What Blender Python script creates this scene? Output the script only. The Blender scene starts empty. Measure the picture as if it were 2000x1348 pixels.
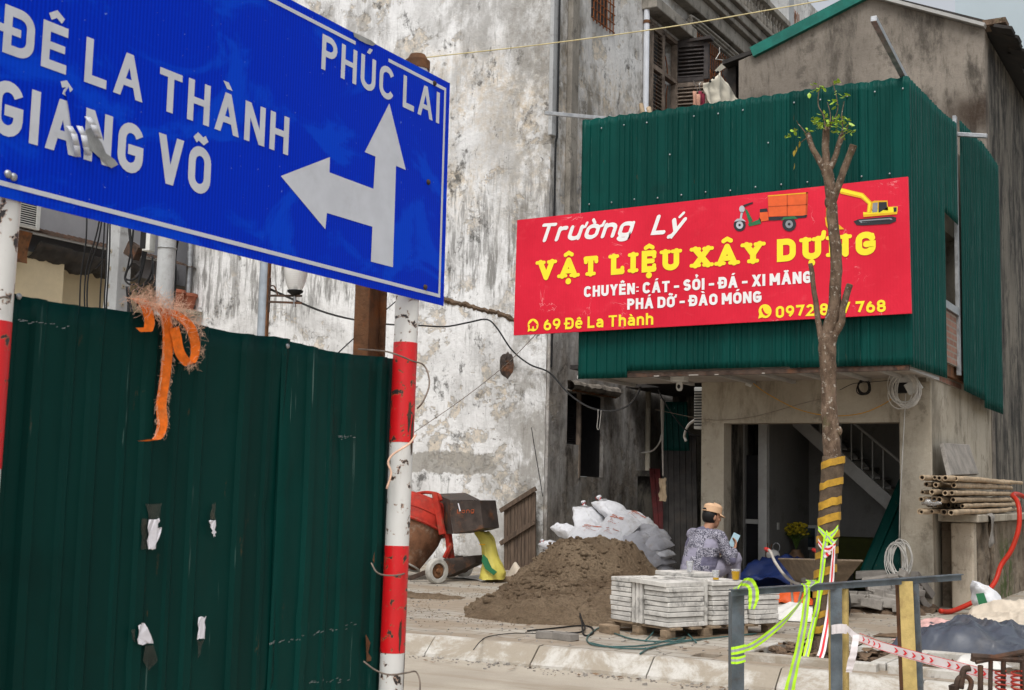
import bpy, math, random, unicodedata
from math import sin, cos, pi, radians, sqrt, atan2
from mathutils import Vector, Matrix, noise
SC = bpy.context.scene
COL = SC.collection
V = Vector
RND = random.Random(7)

# ------------------------------------------------------------------ camera
FPX, IW, IH = 2500.0, 2000, 1348
YAW, PITCH, ROLL = radians(30), radians(6.4), radians(1.3)
CAMP = V((0, 0, 1.4))
_F = V((-sin(YAW)*cos(PITCH), cos(YAW)*cos(PITCH), sin(PITCH)))
_R0 = V((cos(YAW), sin(YAW), 0)); _U0 = _R0.cross(_F)
_R = _R0*cos(ROLL) + _U0*sin(ROLL)
_U = -_R0*sin(ROLL) + _U0*cos(ROLL)
cam = bpy.data.cameras.new('camera')
camo = bpy.data.objects.new('camera', cam); COL.objects.link(camo)
cam.sensor_width = 36; cam.lens = 36*FPX/IW; cam.clip_end = 500; cam.clip_start = .05
M4 = Matrix((_R, _U, -_F)).transposed().to_4x4(); M4.translation = CAMP
camo.matrix_world = M4
cam.dof.use_dof = True; cam.dof.focus_distance = 13.0; cam.dof.aperture_fstop = 12
SC.camera = camo

# ------------------------------------------------------------------ sky, sun, exposure (overcast day)
SUN_EL, SUN_AZ = radians(57), radians(163)     # azimuth clockwise from +Y
w = bpy.data.worlds.new('World'); SC.world = w; w.use_nodes = True
nt = w.node_tree; bg = nt.nodes['Background']
sky = nt.nodes.new('ShaderNodeTexSky'); sky.sky_type = 'NISHITA'; sky.sun_disc = False
sky.sun_elevation = SUN_EL; sky.sun_rotation = SUN_AZ; sky.dust_density = 3.0; sky.air_density = 1.0
hs = nt.nodes.new('ShaderNodeHueSaturation'); hs.inputs['Saturation'].default_value = .22; hs.inputs['Value'].default_value = 1.0
nt.links.new(sky.outputs[0], hs.inputs['Color']); nt.links.new(hs.outputs[0], bg.inputs['Color'])
bg.inputs['Strength'].default_value = .135
sl = bpy.data.lights.new('sun', 'SUN'); sl.energy = 1.6; sl.angle = radians(20); sl.color = (1, .98, .95)
so = bpy.data.objects.new('sun', sl); COL.objects.link(so)
sd = V((sin(SUN_AZ)*cos(SUN_EL), cos(SUN_AZ)*cos(SUN_EL), sin(SUN_EL)))
so.rotation_euler = sd.to_track_quat('Z', 'Y').to_euler(); so.location = (0, 0, 30)
SC.view_settings.view_transform = 'Standard'; SC.view_settings.look = 'None'
SC.view_settings.exposure = .35; SC.view_settings.gamma = 1
SC.cycles.use_denoising = True; SC.cycles.max_bounces = 6; SC.cycles.diffuse_bounces = 3
SC.cycles.use_adaptive_sampling = True; SC.cycles.adaptive_threshold = .02

# ------------------------------------------------------------------ measuring: a photograph pixel on a real plane
def on(u, v, ax, c):
    d = _F + _R*((u-IW/2)/FPX) - _U*((v-IH/2)/FPX)
    return CAMP + d*((c-CAMP[ax])/d[ax])
def gp(u, v, z=.15): return on(u, v, 2, z)
def dp(u, v, depth): return CAMP + (_F + _R*((u-IW/2)/FPX) - _U*((v-IH/2)/FPX))*depth

# ------------------------------------------------------------------ mesh collector
class MB:
    def __init__(s): s.v = []; s.f = []; s.m = []; s.k = 0
    def add(s, vs, fs):
        o = len(s.v); s.v += [V(p) for p in vs]
        for f in fs: s.f.append([i+o for i in f]); s.m.append(s.k)
    def box(s, x0, x1, y0, y1, z0, z1):
        s.add([(x0,y0,z0),(x1,y0,z0),(x1,y1,z0),(x0,y1,z0),(x0,y0,z1),(x1,y0,z1),(x1,y1,z1),(x0,y1,z1)],
              [(0,3,2,1),(4,5,6,7),(0,1,5,4),(1,2,6,5),(2,3,7,6),(3,0,4,7)])
    def obox(s, c, size, rot=None):
        hx, hy, hz = size[0]/2, size[1]/2, size[2]/2
        R = rot or Matrix.Identity(3); c = V(c)
        s.add([c + R @ V(p) for p in [(-hx,-hy,-hz),(hx,-hy,-hz),(hx,hy,-hz),(-hx,hy,-hz),(-hx,-hy,hz),(hx,-hy,hz),(hx,hy,hz),(-hx,hy,hz)]],
              [(0,3,2,1),(4,5,6,7),(0,1,5,4),(1,2,6,5),(2,3,7,6),(3,0,4,7)])
    def bar(s, p, q, wd, h, up=(0,0,1)):
        p, q = V(p), V(q); d = (q-p); L = d.length; d.normalize()
        sd = d.cross(V(up))
        if sd.length < 1e-4: sd = d.cross(V((0,1,0)))
        sd.normalize(); u = sd.cross(d)
        R = Matrix((d, sd, u)).transposed()
        s.obox((p+q)/2, (L, wd, h), R)
    def tube(s, pts, r, n=8, cap=True, closed=False):
        pts = [V(p) for p in pts]; N = len(pts)
        rs = [r]*N if isinstance(r, (int, float)) else list(r)
        tang = []
        for i in range(N):
            a = pts[(i-1) % N] if (closed or i > 0) else pts[i]
            b = pts[(i+1) % N] if (closed or i < N-1) else pts[i]
            t = (b-a); t = t.normalized() if t.length > 1e-9 else V((0,0,1)); tang.append(t)
        ref = V((0,0,1)) if abs(tang[0].z) < .9 else V((1,0,0))
        u = tang[0].cross(ref).normalized(); rings = []
        for i in range(N):
            t = tang[i]; u = (u - t*u.dot(t))
            u = u.normalized() if u.length > 1e-6 else t.orthogonal().normalized()
            b = t.cross(u)
            rings.append([pts[i] + (u*cos(2*pi*k/n) + b*sin(2*pi*k/n))*rs[i] for k in range(n)])
        vs = [p for rg in rings for p in rg]; fs = []
        for i in range(N if closed else N-1):
            j = (i+1) % N
            for k in range(n): fs.append((i*n+k, i*n+(k+1) % n, j*n+(k+1) % n, j*n+k))
        if cap and not closed:
            fs.append(tuple(range(n-1, -1, -1))); fs.append(tuple((N-1)*n+k for k in range(n)))
        s.add(vs, fs)
    def lathe(s, prof, c, n=20, mat=None, cap=True):
        c = V(c); R = mat or Matrix.Identity(3); vs = []; fs = []
        for r, z in prof:
            for k in range(n): vs.append(c + R @ V((r*cos(2*pi*k/n), r*sin(2*pi*k/n), z)))
        for i in range(len(prof)-1):
            for k in range(n): fs.append((i*n+k, i*n+(k+1) % n, (i+1)*n+(k+1) % n, (i+1)*n+k))
        if cap:
            fs.append(tuple(range(n-1, -1, -1))); m = (len(prof)-1)*n; fs.append(tuple(m+k for k in range(n)))
        s.add(vs, fs)
    def prism(s, pts, dv):
        """planar polygon of 3D points pushed along dv"""
        pts = [V(p) for p in pts]; n = len(pts); dv = V(dv)
        s.add(pts + [p+dv for p in pts], [tuple(range(n)), tuple(range(2*n-1, n-1, -1))] + [(i, i+n, (i+1) % n+n, (i+1) % n) for i in range(n)])
    def grid(s, nx, ny, fn):
        vs = [fn(i/nx, j/ny) for j in range(ny+1) for i in range(nx+1)]
        s.add(vs, [(j*(nx+1)+i, j*(nx+1)+i+1, (j+1)*(nx+1)+i+1, (j+1)*(nx+1)+i) for j in range(ny) for i in range(nx)])
    def ball(s, c, r, n=12, m=8, R=None):
        r = (r, r, r) if isinstance(r, (int, float)) else r
        c = V(c); R = R or Matrix.Identity(3); vs = [c + R @ V((0,0,-r[2]))]; fs = []
        for j in range(1, m):
            a = -pi/2 + pi*j/m
            for k in range(n): vs.append(c + R @ V((r[0]*cos(a)*cos(2*pi*k/n), r[1]*cos(a)*sin(2*pi*k/n), r[2]*sin(a))))
        vs.append(c + R @ V((0,0,r[2]))); L = len(vs)-1
        for k in range(n):
            fs.append((0, 1+(k+1) % n, 1+k)); fs.append((L, 1+(m-2)*n+k, 1+(m-2)*n+(k+1) % n))
        for j in range(m-2):
            for k in range(n): fs.append((1+j*n+k, 1+j*n+(k+1) % n, 1+(j+1)*n+(k+1) % n, 1+(j+1)*n+k))
        s.add(vs, fs)
    def capsule(s, a, b, ra, rb, n=12):
        a, b = V(a), V(b); s.ball(a, ra, n, 8); s.ball(b, rb, n, 8); s.tube([a, b], [ra, rb], n)
    def build(s, name, mats, parent=None, smooth=False, solid=0, bevel=0, origin=None, remesh=0, subsurf=0, fix=False):
        me = bpy.data.meshes.new(name)
        o = bpy.data.objects.new(name, me); COL.objects.link(o)
        off = V((0,0,0))
        if parent is not None:
            o.parent = parent; off = V(WLOC.get(parent.name, (0,0,0)))
        if origin is not None:
            o.location = V(origin) - off; off = V(origin)
        WLOC[o.name] = off
        me.from_pydata([p-off for p in s.v], [], s.f)
        if fix:
            import bmesh
            bm = bmesh.new(); bm.from_mesh(me); bmesh.ops.recalc_face_normals(bm, faces=bm.faces); bm.to_mesh(me); bm.free()
        for m in (mats if isinstance(mats, (list, tuple)) else [mats]): me.materials.append(m)
        me.polygons.foreach_set('material_index', s.m)
        if smooth:
            me.polygons.foreach_set('use_smooth', [True]*len(me.polygons))
            if smooth != True: me.set_sharp_from_angle(angle=radians(smooth))
        if remesh:
            md = o.modifiers.new('remesh', 'REMESH'); md.mode = 'VOXEL'; md.voxel_size = remesh; md.use_smooth_shade = True
            sm = o.modifiers.new('smooth', 'SMOOTH'); sm.factor = .5; sm.iterations = 4
        if subsurf:
            md = o.modifiers.new('sub', 'SUBSURF'); md.levels = subsurf; md.render_levels = subsurf
        if solid:
            md = o.modifiers.new('solid', 'SOLIDIFY'); md.thickness = solid; md.offset = 0
        if bevel:
            md = o.modifiers.new('bevel', 'BEVEL'); md.width = bevel; md.segments = 2; md.limit_method = 'ANGLE'
        me.update()
        return o
WLOC = {}
def tag(o, label, cat, group=None):
    o['label'] = label; o['category'] = cat
    if group: o['group'] = group
    return o
def thing(name, label, cat, loc=(0,0,0), group=None):
    o = bpy.data.objects.new(name, None); COL.objects.link(o); o.location = loc; o.empty_display_size = .1
    WLOC[o.name] = V(loc)
    return tag(o, label, cat, group)
def structure(o): o['kind'] = 'structure'; return o
def dup(o, loc=None, rot=None, scale=None, label=None, parent=None):
    c = o.copy(); COL.objects.link(c)
    if parent is not None: c.parent = parent
    for ch in o.children: dup(ch, parent=c)
    if loc is not None: c.location = loc
    if rot is not None: c.rotation_euler = rot
    if scale is not None: c.scale = scale
    if label: c['label'] = label
    return c
def nz(x, y, z=0, s=1.0): return noise.noise(V((x*s, y*s, z*s)))
def fbm(x, y, z=0, s=1.0, o=4): return noise.fractal(V((x*s, y*s, z*s)), 1.0, 2.0, o)
def smooth_path(pts, n=6):
    pts = [V(p) for p in pts]; out = []
    P = [pts[0]*2-pts[1]] + pts + [pts[-1]*2-pts[-2]]
    for i in range(1, len(P)-2):
        a, b, c, d = P[i-1], P[i], P[i+1], P[i+2]
        for k in range(n):
            t = k/n
            out.append(.5*((2*b) + (c-a)*t + (2*a-5*b+4*c-d)*t*t + (3*b-a-3*c+d)*t**3))
    out.append(pts[-1]); return out
def sag(a, b, d, n=16):
    a, b = V(a), V(b)
    return [a.lerp(b, i/n) - V((0,0,d*4*(i/n)*(1-i/n))) for i in range(n+1)]

def wall_holes(mb, ax, c, t, u0, u1, z0, z1, holes=()):
    """wall slab whose face lies at axis ax = c, thickness t (signed, away from the face), with real openings"""
    us = sorted({u0, u1, *[h[0] for h in holes], *[h[1] for h in holes]})
    zs = sorted({z0, z1, *[h[2] for h in holes], *[h[3] for h in holes]})
    us = [q for q in us if u0 <= q <= u1]; zs = [q for q in zs if z0 <= q <= z1]
    def P(u, z, d):
        return (c+d, u, z) if ax == 0 else (u, c+d, z)
    def inh(a, b): return any(h[0] < a < h[1] and h[2] < b < h[3] for h in holes)
    cell = {}
    for i in range(len(us)-1):
        for j in range(len(zs)-1):
            cell[i, j] = not inh((us[i]+us[i+1])/2, (zs[j]+zs[j+1])/2)
    for (i, j), ok in cell.items():
        if not ok: continue
        a, b, p, q = us[i], us[i+1], zs[j], zs[j+1]
        for d in (0, t): mb.add([P(a,p,d), P(b,p,d), P(b,q,d), P(a,q,d)], [(0,1,2,3)])
        for (di, dj), e in {(-1,0): ((a,p),(a,q)), (1,0): ((b,p),(b,q)), (0,-1): ((a,p),(b,p)), (0,1): ((a,q),(b,q))}.items():
            if not cell.get((i+di, j+dj), False):
                mb.add([P(*e[0],0), P(*e[1],0), P(*e[1],t), P(*e[0],t)], [(0,1,2,3)])

# ------------------------------------------------------------------ material kit
class N:
    def __init__(s, name):
        s.mat = bpy.data.materials.new(name); s.mat.use_nodes = True
        s.t = s.mat.node_tree; s.b = s.t.nodes['Principled BSDF']; s._p = s._o = s._r = None
    def node(s, k): return s.t.nodes.new(k)
    def link(s, a, b):
        if isinstance(a, bpy.types.NodeSocket): s.t.links.new(a, b)
        elif isinstance(a, (tuple, list)) and len(a) == 3 and b.type == 'RGBA': b.default_value = (*a, 1)
        else: b.default_value = a
    @property
    def pos(s):
        if not s._p: s._p = s.node('ShaderNodeNewGeometry').outputs['Position']
        return s._p
    @property
    def obj(s):
        if not s._o: s._o = s.node('ShaderNodeTexCoord').outputs['Object']
        return s._o
    @property
    def rnd(s):
        if not s._r: s._r = s.node('ShaderNodeObjectInfo').outputs['Random']
        return s._r
    def map(s, vec, scale=(1,1,1), loc=(0,0,0), rot=(0,0,0)):
        m = s.node('ShaderNodeMapping'); s.link(vec, m.inputs['Vector'])
        m.inputs['Scale'].default_value = scale; m.inputs['Location'].default_value = loc; m.inputs['Rotation'].default_value = rot
        return m.outputs[0]
    def sep(s, vec):
        m = s.node('ShaderNodeSeparateXYZ'); s.link(vec, m.inputs[0]); return m.outputs
    def noise(s, vec, scale, detail=4, rough=.55, dist=0):
        m = s.node('ShaderNodeTexNoise'); s.link(vec, m.inputs['Vector']); m.inputs['Scale'].default_value = scale
        m.inputs['Detail'].default_value = detail; m.inputs['Roughness'].default_value = rough; m.inputs['Distortion'].default_value = dist
        return m.outputs['Fac']
    def vor(s, vec, scale, out='Distance', feature='F1'):
        m = s.node('ShaderNodeTexVoronoi'); s.link(vec, m.inputs['Vector']); m.inputs['Scale'].default_value = scale; m.feature = feature
        return m.outputs[out]
    def brick(s, vec, scale, bw=.5, bh=.25, mortar=.02, off=.5):
        m = s.node('ShaderNodeTexBrick'); s.link(vec, m.inputs['Vector']); m.inputs['Scale'].default_value = scale
        m.inputs['Mortar Size'].default_value = mortar; m.inputs['Brick Width'].default_value = bw; m.inputs['Row Height'].default_value = bh; m.offset = off
        m.inputs['Color1'].default_value = (0,0,0,1); m.inputs['Color2'].default_value = (1,1,1,1); m.inputs['Mortar'].default_value = (.5,.5,.5,1)
        return m.outputs['Color'], m.outputs['Fac']
    def ramp(s, fac, stops, interp='LINEAR'):
        m = s.node('ShaderNodeValToRGB'); s.link(fac, m.inputs[0]); e = m.color_ramp; e.interpolation = interp
        while len(e.elements) < len(stops): e.elements.new(.5)
        for el, (p, c) in zip(e.elements, stops):
            el.position = p; el.color = (c, c, c, 1) if isinstance(c, (int, float)) else (*c, 1)
        return m.outputs[0]
    def mix(s, fac, a, b, mode='MIX'):
        m = s.node('ShaderNodeMix'); m.data_type = 'RGBA'; m.blend_type = mode
        s.link(fac, m.inputs[0]); s.link(a, m.inputs[6]); s.link(b, m.inputs[7]); return m.outputs[2]
    def math(s, op, a, b=0.0):
        m = s.node('ShaderNodeMath'); m.operation = op; s.link(a, m.inputs[0]); s.link(b, m.inputs[1]); return m.outputs[0]
    def step(s, x, lo, hi):
        m = s.node('ShaderNodeMapRange'); m.interpolation_type = 'SMOOTHSTEP'; s.link(x, m.inputs[0])
        m.inputs[1].default_value = lo; m.inputs[2].default_value = hi; return m.outputs[0]
    def done(s, base, rough=.8, bump=None, bs=.4, bd=.02, metal=0, spec=None, trans=0, alpha=None):
        b = s.b; s.link(base, b.inputs['Base Color']); s.link(rough, b.inputs['Roughness']); s.link(metal, b.inputs['Metallic'])
        if spec is not None: b.inputs['Specular IOR Level'].default_value = spec
        if trans: b.inputs['Transmission Weight'].default_value = trans
        if alpha is not None: s.link(alpha, b.inputs['Alpha'])
        if bump is not None:
            m = s.node('ShaderNodeBump'); m.inputs['Strength'].default_value = bs; m.inputs['Distance'].default_value = bd
            s.link(bump, m.inputs['Height']); s.t.links.new(m.outputs[0], b.inputs['Normal'])
        return s.mat
def hexc(r, g, b):
    f = lambda c: (c/255/12.92) if c/255 <= .04045 else ((c/255+.055)/1.055)**2.4
    return (f(r), f(g), f(b))
def lerp3(a, b, t): return tuple(x+(y-x)*t for x, y in zip(a, b))
def plain(name, col, rough=.7, var=.25, scale=5, dirt=None, dirt_amt=.5, bump=.3, bd=.006, metal=0, obj=False, spec=.22, rndv=0, stretch=(1,1,1)):
    n = N(name); p = n.map(n.obj if obj else n.pos, stretch)
    a = n.noise(p, scale, 6, .6); lo = tuple(c*(1-var) for c in col); hi = tuple(min(1, c*(1+var)) for c in col)
    c = n.mix(n.step(a, .3, .7), lo, hi)
    if rndv: c = n.mix(1.0, c, n.ramp(n.rnd, [(0, 1-rndv), (1, 1)]), 'MULTIPLY')
    if dirt:
        d = n.noise(p, scale*.6, 8, .72); c = n.mix(n.math('MULTIPLY', n.step(d, .5, .68), dirt_amt), c, dirt)
    h = n.noise(p, scale*9, 5, .6)
    return n.done(c, n.ramp(a, [(.3, max(0, rough-.12)), (.7, min(1, rough+.12))]), h, bump, bd, metal, spec)
# ------------------------------------------------------------------ materials
def m_oldwall(name, white, side=False):
    n = N(name); p = n.pos; x, y, z = n.sep(p)
    big = n.noise(p, .36, 6, .6, .4); med = n.noise(p, 1.5, 10, .70, .2); fine = n.noise(p, 8, 9, .72); mid = n.noise(n.map(p, (1,1,.7), (8,2,5)), .95, 10, .72, .25)
    drip = n.noise(n.map(p, (5.5, 5.5, .75), (1,4,2)), 2.0, 9, .70, .15); drip2 = n.noise(n.map(p, (11, 11, 1.1), (3,7,1)), 2.2, 8, .68, .1)
    cream = (.66, .565, .44); grey = (.33, .32, .305); mould = (.085, .082, .076); cement = (.33, .31, .275)
    c = n.mix(n.math('MULTIPLY', n.step(mid, .40, .52), n.math('MULTIPLY', n.step(z, 5.4, 6.6), n.step(z, 9.2, 8.0))), white, n.mix(n.step(fine, .35, .65), white, cream))
    c = n.mix(n.math('MULTIPLY', n.step(n.noise(p, .62, 9, .68, .5), .45, .62), .55), c, n.mix(fine, grey, (.55,.545,.53)))   # cloudy grey weathering
    zw = n.math('ADD', z, n.math('MULTIPLY', n.math('SUBTRACT', n.noise(p, 1.3, 8, .7), .5), 1.8)); dm = n.math('ADD', n.math('MULTIPLY', n.math('MULTIPLY', n.step(zw, 6.8, 6.1), n.step(zw, 4.3, 4.6)), .9), n.math('MULTIPLY', n.step(n.noise(n.map(p, (1,1,.8), (6,1,9)), .8, 6, .65), .42, .6), .35))
    c = n.mix(n.math('MULTIPLY', n.math('MULTIPLY', n.step(drip, .44, .60), dm), .85), c, (.27,.265,.255))
    c = n.mix(n.math('MULTIPLY', n.step(drip2, .55, .68), .5), c, (.21,.205,.195))
    flake = n.math('MULTIPLY', n.step(med, .545, .57), n.step(big, .40, .52))
    c = n.mix(n.math('MULTIPLY', flake, .75), c, n.mix(n.step(fine, .42, .58), cement, cream))
    mo = n.math('MULTIPLY', n.step(n.noise(n.map(p, (1.3, 1.3, .8), (9, 3, 2)), 1.7, 11, .76, .3), .55, .63), n.step(n.noise(p, 6, 8, .74), .40, .56))
    c = n.mix(n.math('MULTIPLY', mo, .88), c, mould)
    spk = n.math('MULTIPLY', n.step(n.noise(p, 15, 5, .6), .64, .70), n.step(big, .42, .56)); c = n.mix(n.math('MULTIPLY', spk, .8), c, (.13,.12,.105))
    hi = n.math('MULTIPLY', n.step(z, 5.5, 9.5), n.step(n.noise(n.map(p, (.8,.8,.5), (2,7,1)), 1.2, 10, .72, .2), .42, .58))
    c = n.mix(n.math('MULTIPLY', hi, .15 if side else .6), c, n.mix(fine, (.12, .11, .095), (.30,.28,.25)))
    low = n.math('MULTIPLY', n.step(z, 1.6, .1), n.step(n.noise(p, 2.6, 9, .7), .38, .58))
    c = n.mix(n.math('MULTIPLY', low, .7), c, n.mix(fine, (.20,.185,.16), cement))
    if not side:
        wz = n.math('ADD', z, n.math('MULTIPLY', n.math('SUBTRACT', n.noise(p, 2.2, 9, .74), .5), .42))
        band = n.math('MULTIPLY', n.math('MULTIPLY', n.step(wz, 1.60, 1.63), n.step(wz, 1.97, 1.94)), n.step(n.math('ADD', x, n.math('MULTIPLY', n.noise(p, 3, 7), 1.6)), -9.4, -9.6))
        c = n.mix(n.math('MULTIPLY', band, .85), c, n.mix(fine, (.22,.21,.19), (.45,.42,.37)))
        ed = n.math('MULTIPLY', n.step(x, -10.9, -9.7), n.step(n.noise(n.map(p, (1,1,.7), (4,4,4)), 2.2, 10, .74, .2), .42, .56))
        c = n.mix(n.math('MULTIPLY', ed, .7), c, n.mix(fine, (.11,.10,.085), (.36,.33,.28)))
    else:
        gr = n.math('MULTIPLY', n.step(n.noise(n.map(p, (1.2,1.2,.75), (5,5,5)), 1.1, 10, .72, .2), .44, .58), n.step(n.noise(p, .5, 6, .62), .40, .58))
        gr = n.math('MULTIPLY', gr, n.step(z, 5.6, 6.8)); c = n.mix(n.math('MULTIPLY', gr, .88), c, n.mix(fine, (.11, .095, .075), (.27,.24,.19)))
        canopy_shade = n.math('MULTIPLY', n.step(z, 5.4, 3.4), n.ramp(n.noise(n.map(p, (1.6,1.6,.6)), 1.4, 9, .72, .2), [(.34,.35),(.62,.95)]))
        c = n.mix(canopy_shade, c, n.mix(n.step(n.noise(p, 2.6, 10, .74, .2), .36, .64), (.070,.055,.043), (.27,.235,.20)))  # shade under the canopy put into the colour, mixed with brown grime
    h = n.math('ADD', n.math('MULTIPLY', flake, -.9), n.math('ADD', n.noise(p, 14, 8, .7), n.math('ADD', n.math('MULTIPLY', mo, -.3), n.math('MULTIPLY', n.step(med, .45, .6), -.35))))
    return n.done(c, .92, h, .6, .022, spec=.2)
M = {}
M['wall_white'] = m_oldwall('lime washed old wall', (.82, .82, .815))
M['wall_side'] = m_oldwall('grimy side wall with canopy shade', (.76, .745, .72), True)
def m_concrete(name, a, b, dark, streaky=.5, scale=1.0, lo=.48, hi=.70):
    n = N(name); p = n.pos
    big = n.noise(p, .9*scale, 8, .65); fine = n.noise(p, 26*scale, 6, .7); st = n.noise(n.map(p, (1.9, 1.9, .60)), 1.6*scale, 10, .74, .25)
    c = n.mix(n.step(big, .32, .68), a, b)
    c = n.mix(n.math('MULTIPLY', n.step(st, lo, hi), streaky), c, dark)
    c = n.mix(n.math('MULTIPLY', n.step(n.noise(n.map(p, (1,1,1), (3,3,3)), 2.3*scale, 9, .72), .55, .63), .55), c, dark)
    if name.startswith('brown'):
        x, y, z = n.sep(p); q = n.node('ShaderNodeVectorMath'); q.operation = 'DISTANCE'; n.link(n.map(p, (1,1,1.5)), q.inputs[0]); q.inputs[1].default_value = (-3.35, 19.2, 7.05*1.5)
        c = n.mix(n.math('MULTIPLY', n.step(n.math('ADD', q.outputs['Value'], n.math('MULTIPLY', n.noise(p, 3, 6), .5)), .95, .35), .85), c, (.035,.02,.012))
        gn = n.noise(n.map(p, (9,9,2.5)), 3, 7, .75); c = n.mix(n.math('MULTIPLY', n.step(gn, .5, .7), .45), c, (.10,.085,.066))
    c = n.mix(n.math('MULTIPLY', n.step(fine, .45, .75), .25), c, tuple(q*.7 for q in b))
    return n.done(c, .9, n.math('ADD', fine, n.noise(p, 6*scale, 6, .6)), .5, .012, spec=.25)
M['concrete_brown'] = m_concrete('brown bare render', (.28, .245, .205), (.19, .165, .138), (.065, .056, .046), .95, 1.0, .45, .66)
M['concrete_shop'] = m_concrete('grey shop render', (.47, .425, .345), (.33, .29, .225), (.135, .112, .08), .65, .8, .46, .66)
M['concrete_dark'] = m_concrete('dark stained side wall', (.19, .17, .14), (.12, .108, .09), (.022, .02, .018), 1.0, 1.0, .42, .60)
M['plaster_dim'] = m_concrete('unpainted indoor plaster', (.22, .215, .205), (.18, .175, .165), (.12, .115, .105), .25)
M['low_wall'] = m_concrete('crumbling low wall', (.26, .21, .155), (.16, .125, .09), (.045, .036, .028), .9, 1.8)
M['pier_cream'] = m_concrete('flaking cream pier', (.56, .49, .39), (.44, .37, .28), (.10, .08, .06), .5, 2.2)
def _moss(m):
    t = m.node_tree; b = t.nodes['Principled BSDF']; src = b.inputs['Base Color'].links[0].from_socket; n = N.__new__(N); n.mat = m; n.t = t; n.b = b; n._p = n._o = n._r = None
    x, y, z = n.sep(n.pos); k = n.math('MULTIPLY', n.math('MULTIPLY', n.step(y, 16.9, 17.5), n.step(y, 18.6, 18.0)), n.math('MULTIPLY', n.step(z, 1.1, .6), n.step(n.noise(n.pos, 5, 7, .7), .42, .56)))
    t.links.new(n.mix(n.math('MULTIPLY', k, .85), src, (.05, .085, .015)), b.inputs['Base Color'])
_moss(M['low_wall'])
def m_green(name, base, grime, scratch):
    n = N(name); p = n.pos
    a = n.noise(n.map(p, (3,3,.5)), 1.6, 6, .6); b = n.noise(p, 2.2, 8, .7)
    c = n.mix(n.step(a, .35, .7), tuple(q*.86 for q in base), tuple(q*1.12 for q in base))
    c = n.mix(n.math('MULTIPLY', n.step(b, .56, .75), .4), c, grime)
    c = n.mix(1.0, c, n.ramp(n.rnd, [(0, .78), (1, 1)]), 'MULTIPLY')
    s = n.noise(n.map(p, (14, 14, .5)), 3.2, 4, .6)
    c = n.mix(n.math('MULTIPLY', n.step(s, .66, .74), scratch), c, (.20, .30, .27))
    rst = n.math('MULTIPLY', n.step(n.noise(n.map(p, (9,9,2.2), (7,1,3)), 2.0, 6, .7), .66, .72), .5*scratch*2)
    c = n.mix(rst, c, (.16, .075, .025))
    return n.done(c, n.ramp(b, [(.3, .42), (.7, .6)]), n.noise(p, 3.5, 3, .5), .25, .02, spec=.10)
M['clad'] = m_green('green painted cladding', (.002, .055, .045), (.006, .030, .026), .28)
M['fence'] = m_green('dark green fence paint', (.0002, .036, .0295), (.002, .018, .0145), .45)
def m_signblue():
    n = N('blue reflective sign film'); p = n.pos; x, y, z = n.sep(p)
    wv = n.math('SINE', n.math('MULTIPLY', y, 2*pi/.0135))
    c = n.mix(n.step(wv, -.7, .7), (.0004, .030, .56), (.0002, .022, .46))
    sm = n.noise(n.map(p, (1,1,1.6)), 2.6, 7, .62, .8)
    c = n.mix(n.math('MULTIPLY', n.step(sm, .49, .60), .55), c, (.002, .072, .68))
    c = n.mix(n.math('MULTIPLY', n.step(n.noise(p, 60, 3, .6), .70, .76), .5), c, (.25, .38, .7))
    return n.done(c, n.ramp(sm, [(.4, .38), (.65, .5)]), n.noise(p, 5, 3), .08, .01, spec=.04)
M['sign_blue'] = m_signblue()
M['sign_white'] = plain('white reflective film', (.56, .58, .63), .4, .06, 9, (.36,.36,.36), .25, .05)
M['sign_back'] = plain('bare sign metal', (.34, .34, .33), .45, .2, 20, (.12,.09,.06), .5, .2, metal=.6)
def m_banner():
    n = N('red printed canvas'); p = n.pos
    a = n.noise(p, 1.1, 6, .6); b = n.noise(n.map(p, (1,1,2)), 3.2, 6, .65, .5)
    c = n.mix(n.step(a, .35, .65), (.60, .008, .030), (.69, .013, .040)); c = n.mix(n.math('MULTIPLY', n.step(b, .55, .72), .25), c, (.78, .10, .12))
    sc = n.math('ABSOLUTE', n.math('SUBTRACT', n.noise(n.map(p, (1,1,1), (0,0,0), (0,.5,0)), 1.6, 4, .6, 1.2), .5)); msk = n.step(n.noise(p, 2.2, 3), .55, .65)
    c = n.mix(n.math('MULTIPLY', n.math('MULTIPLY', n.step(sc, .006, .001), msk), .5), c, (.85,.42,.42))
    wv = n.math('SINE', n.math('MULTIPLY', n.sep(p)[0], 2*pi/.034))
    c = n.mix(n.math('MULTIPLY', n.step(wv, .2, .9), .06), c, (.40,.004,.02))
    return n.done(c, .48, n.math('ADD', n.noise(n.map(p, (1,1,.6)), 2.4, 4, .6, .8), n.math('MULTIPLY', wv, .02)), .25, .03, spec=.25)
M['red_banner'] = m_banner()
M['print_white'] = plain('white print', (.80, .79, .78), .5, .03, 6, None, 0, .05)
M['print_yellow'] = plain('yellow print', (.88, .73, .035), .5, .04, 6, None, 0, .05)
for k, c in dict(ink_orange=(.72,.115,.03), ink_dark=(.03,.03,.035), ink_green=(.03,.16,.07), ink_grey=(.25,.26,.28), ink_steel=(.45,.46,.5), ink_brown=(.45,.07,.02), ink_amber=(.75,.42,.02)).items():
    M[k] = plain(k.replace('ink_', '')+' print', c, .5, .08, 12, None, 0, .05)
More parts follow.
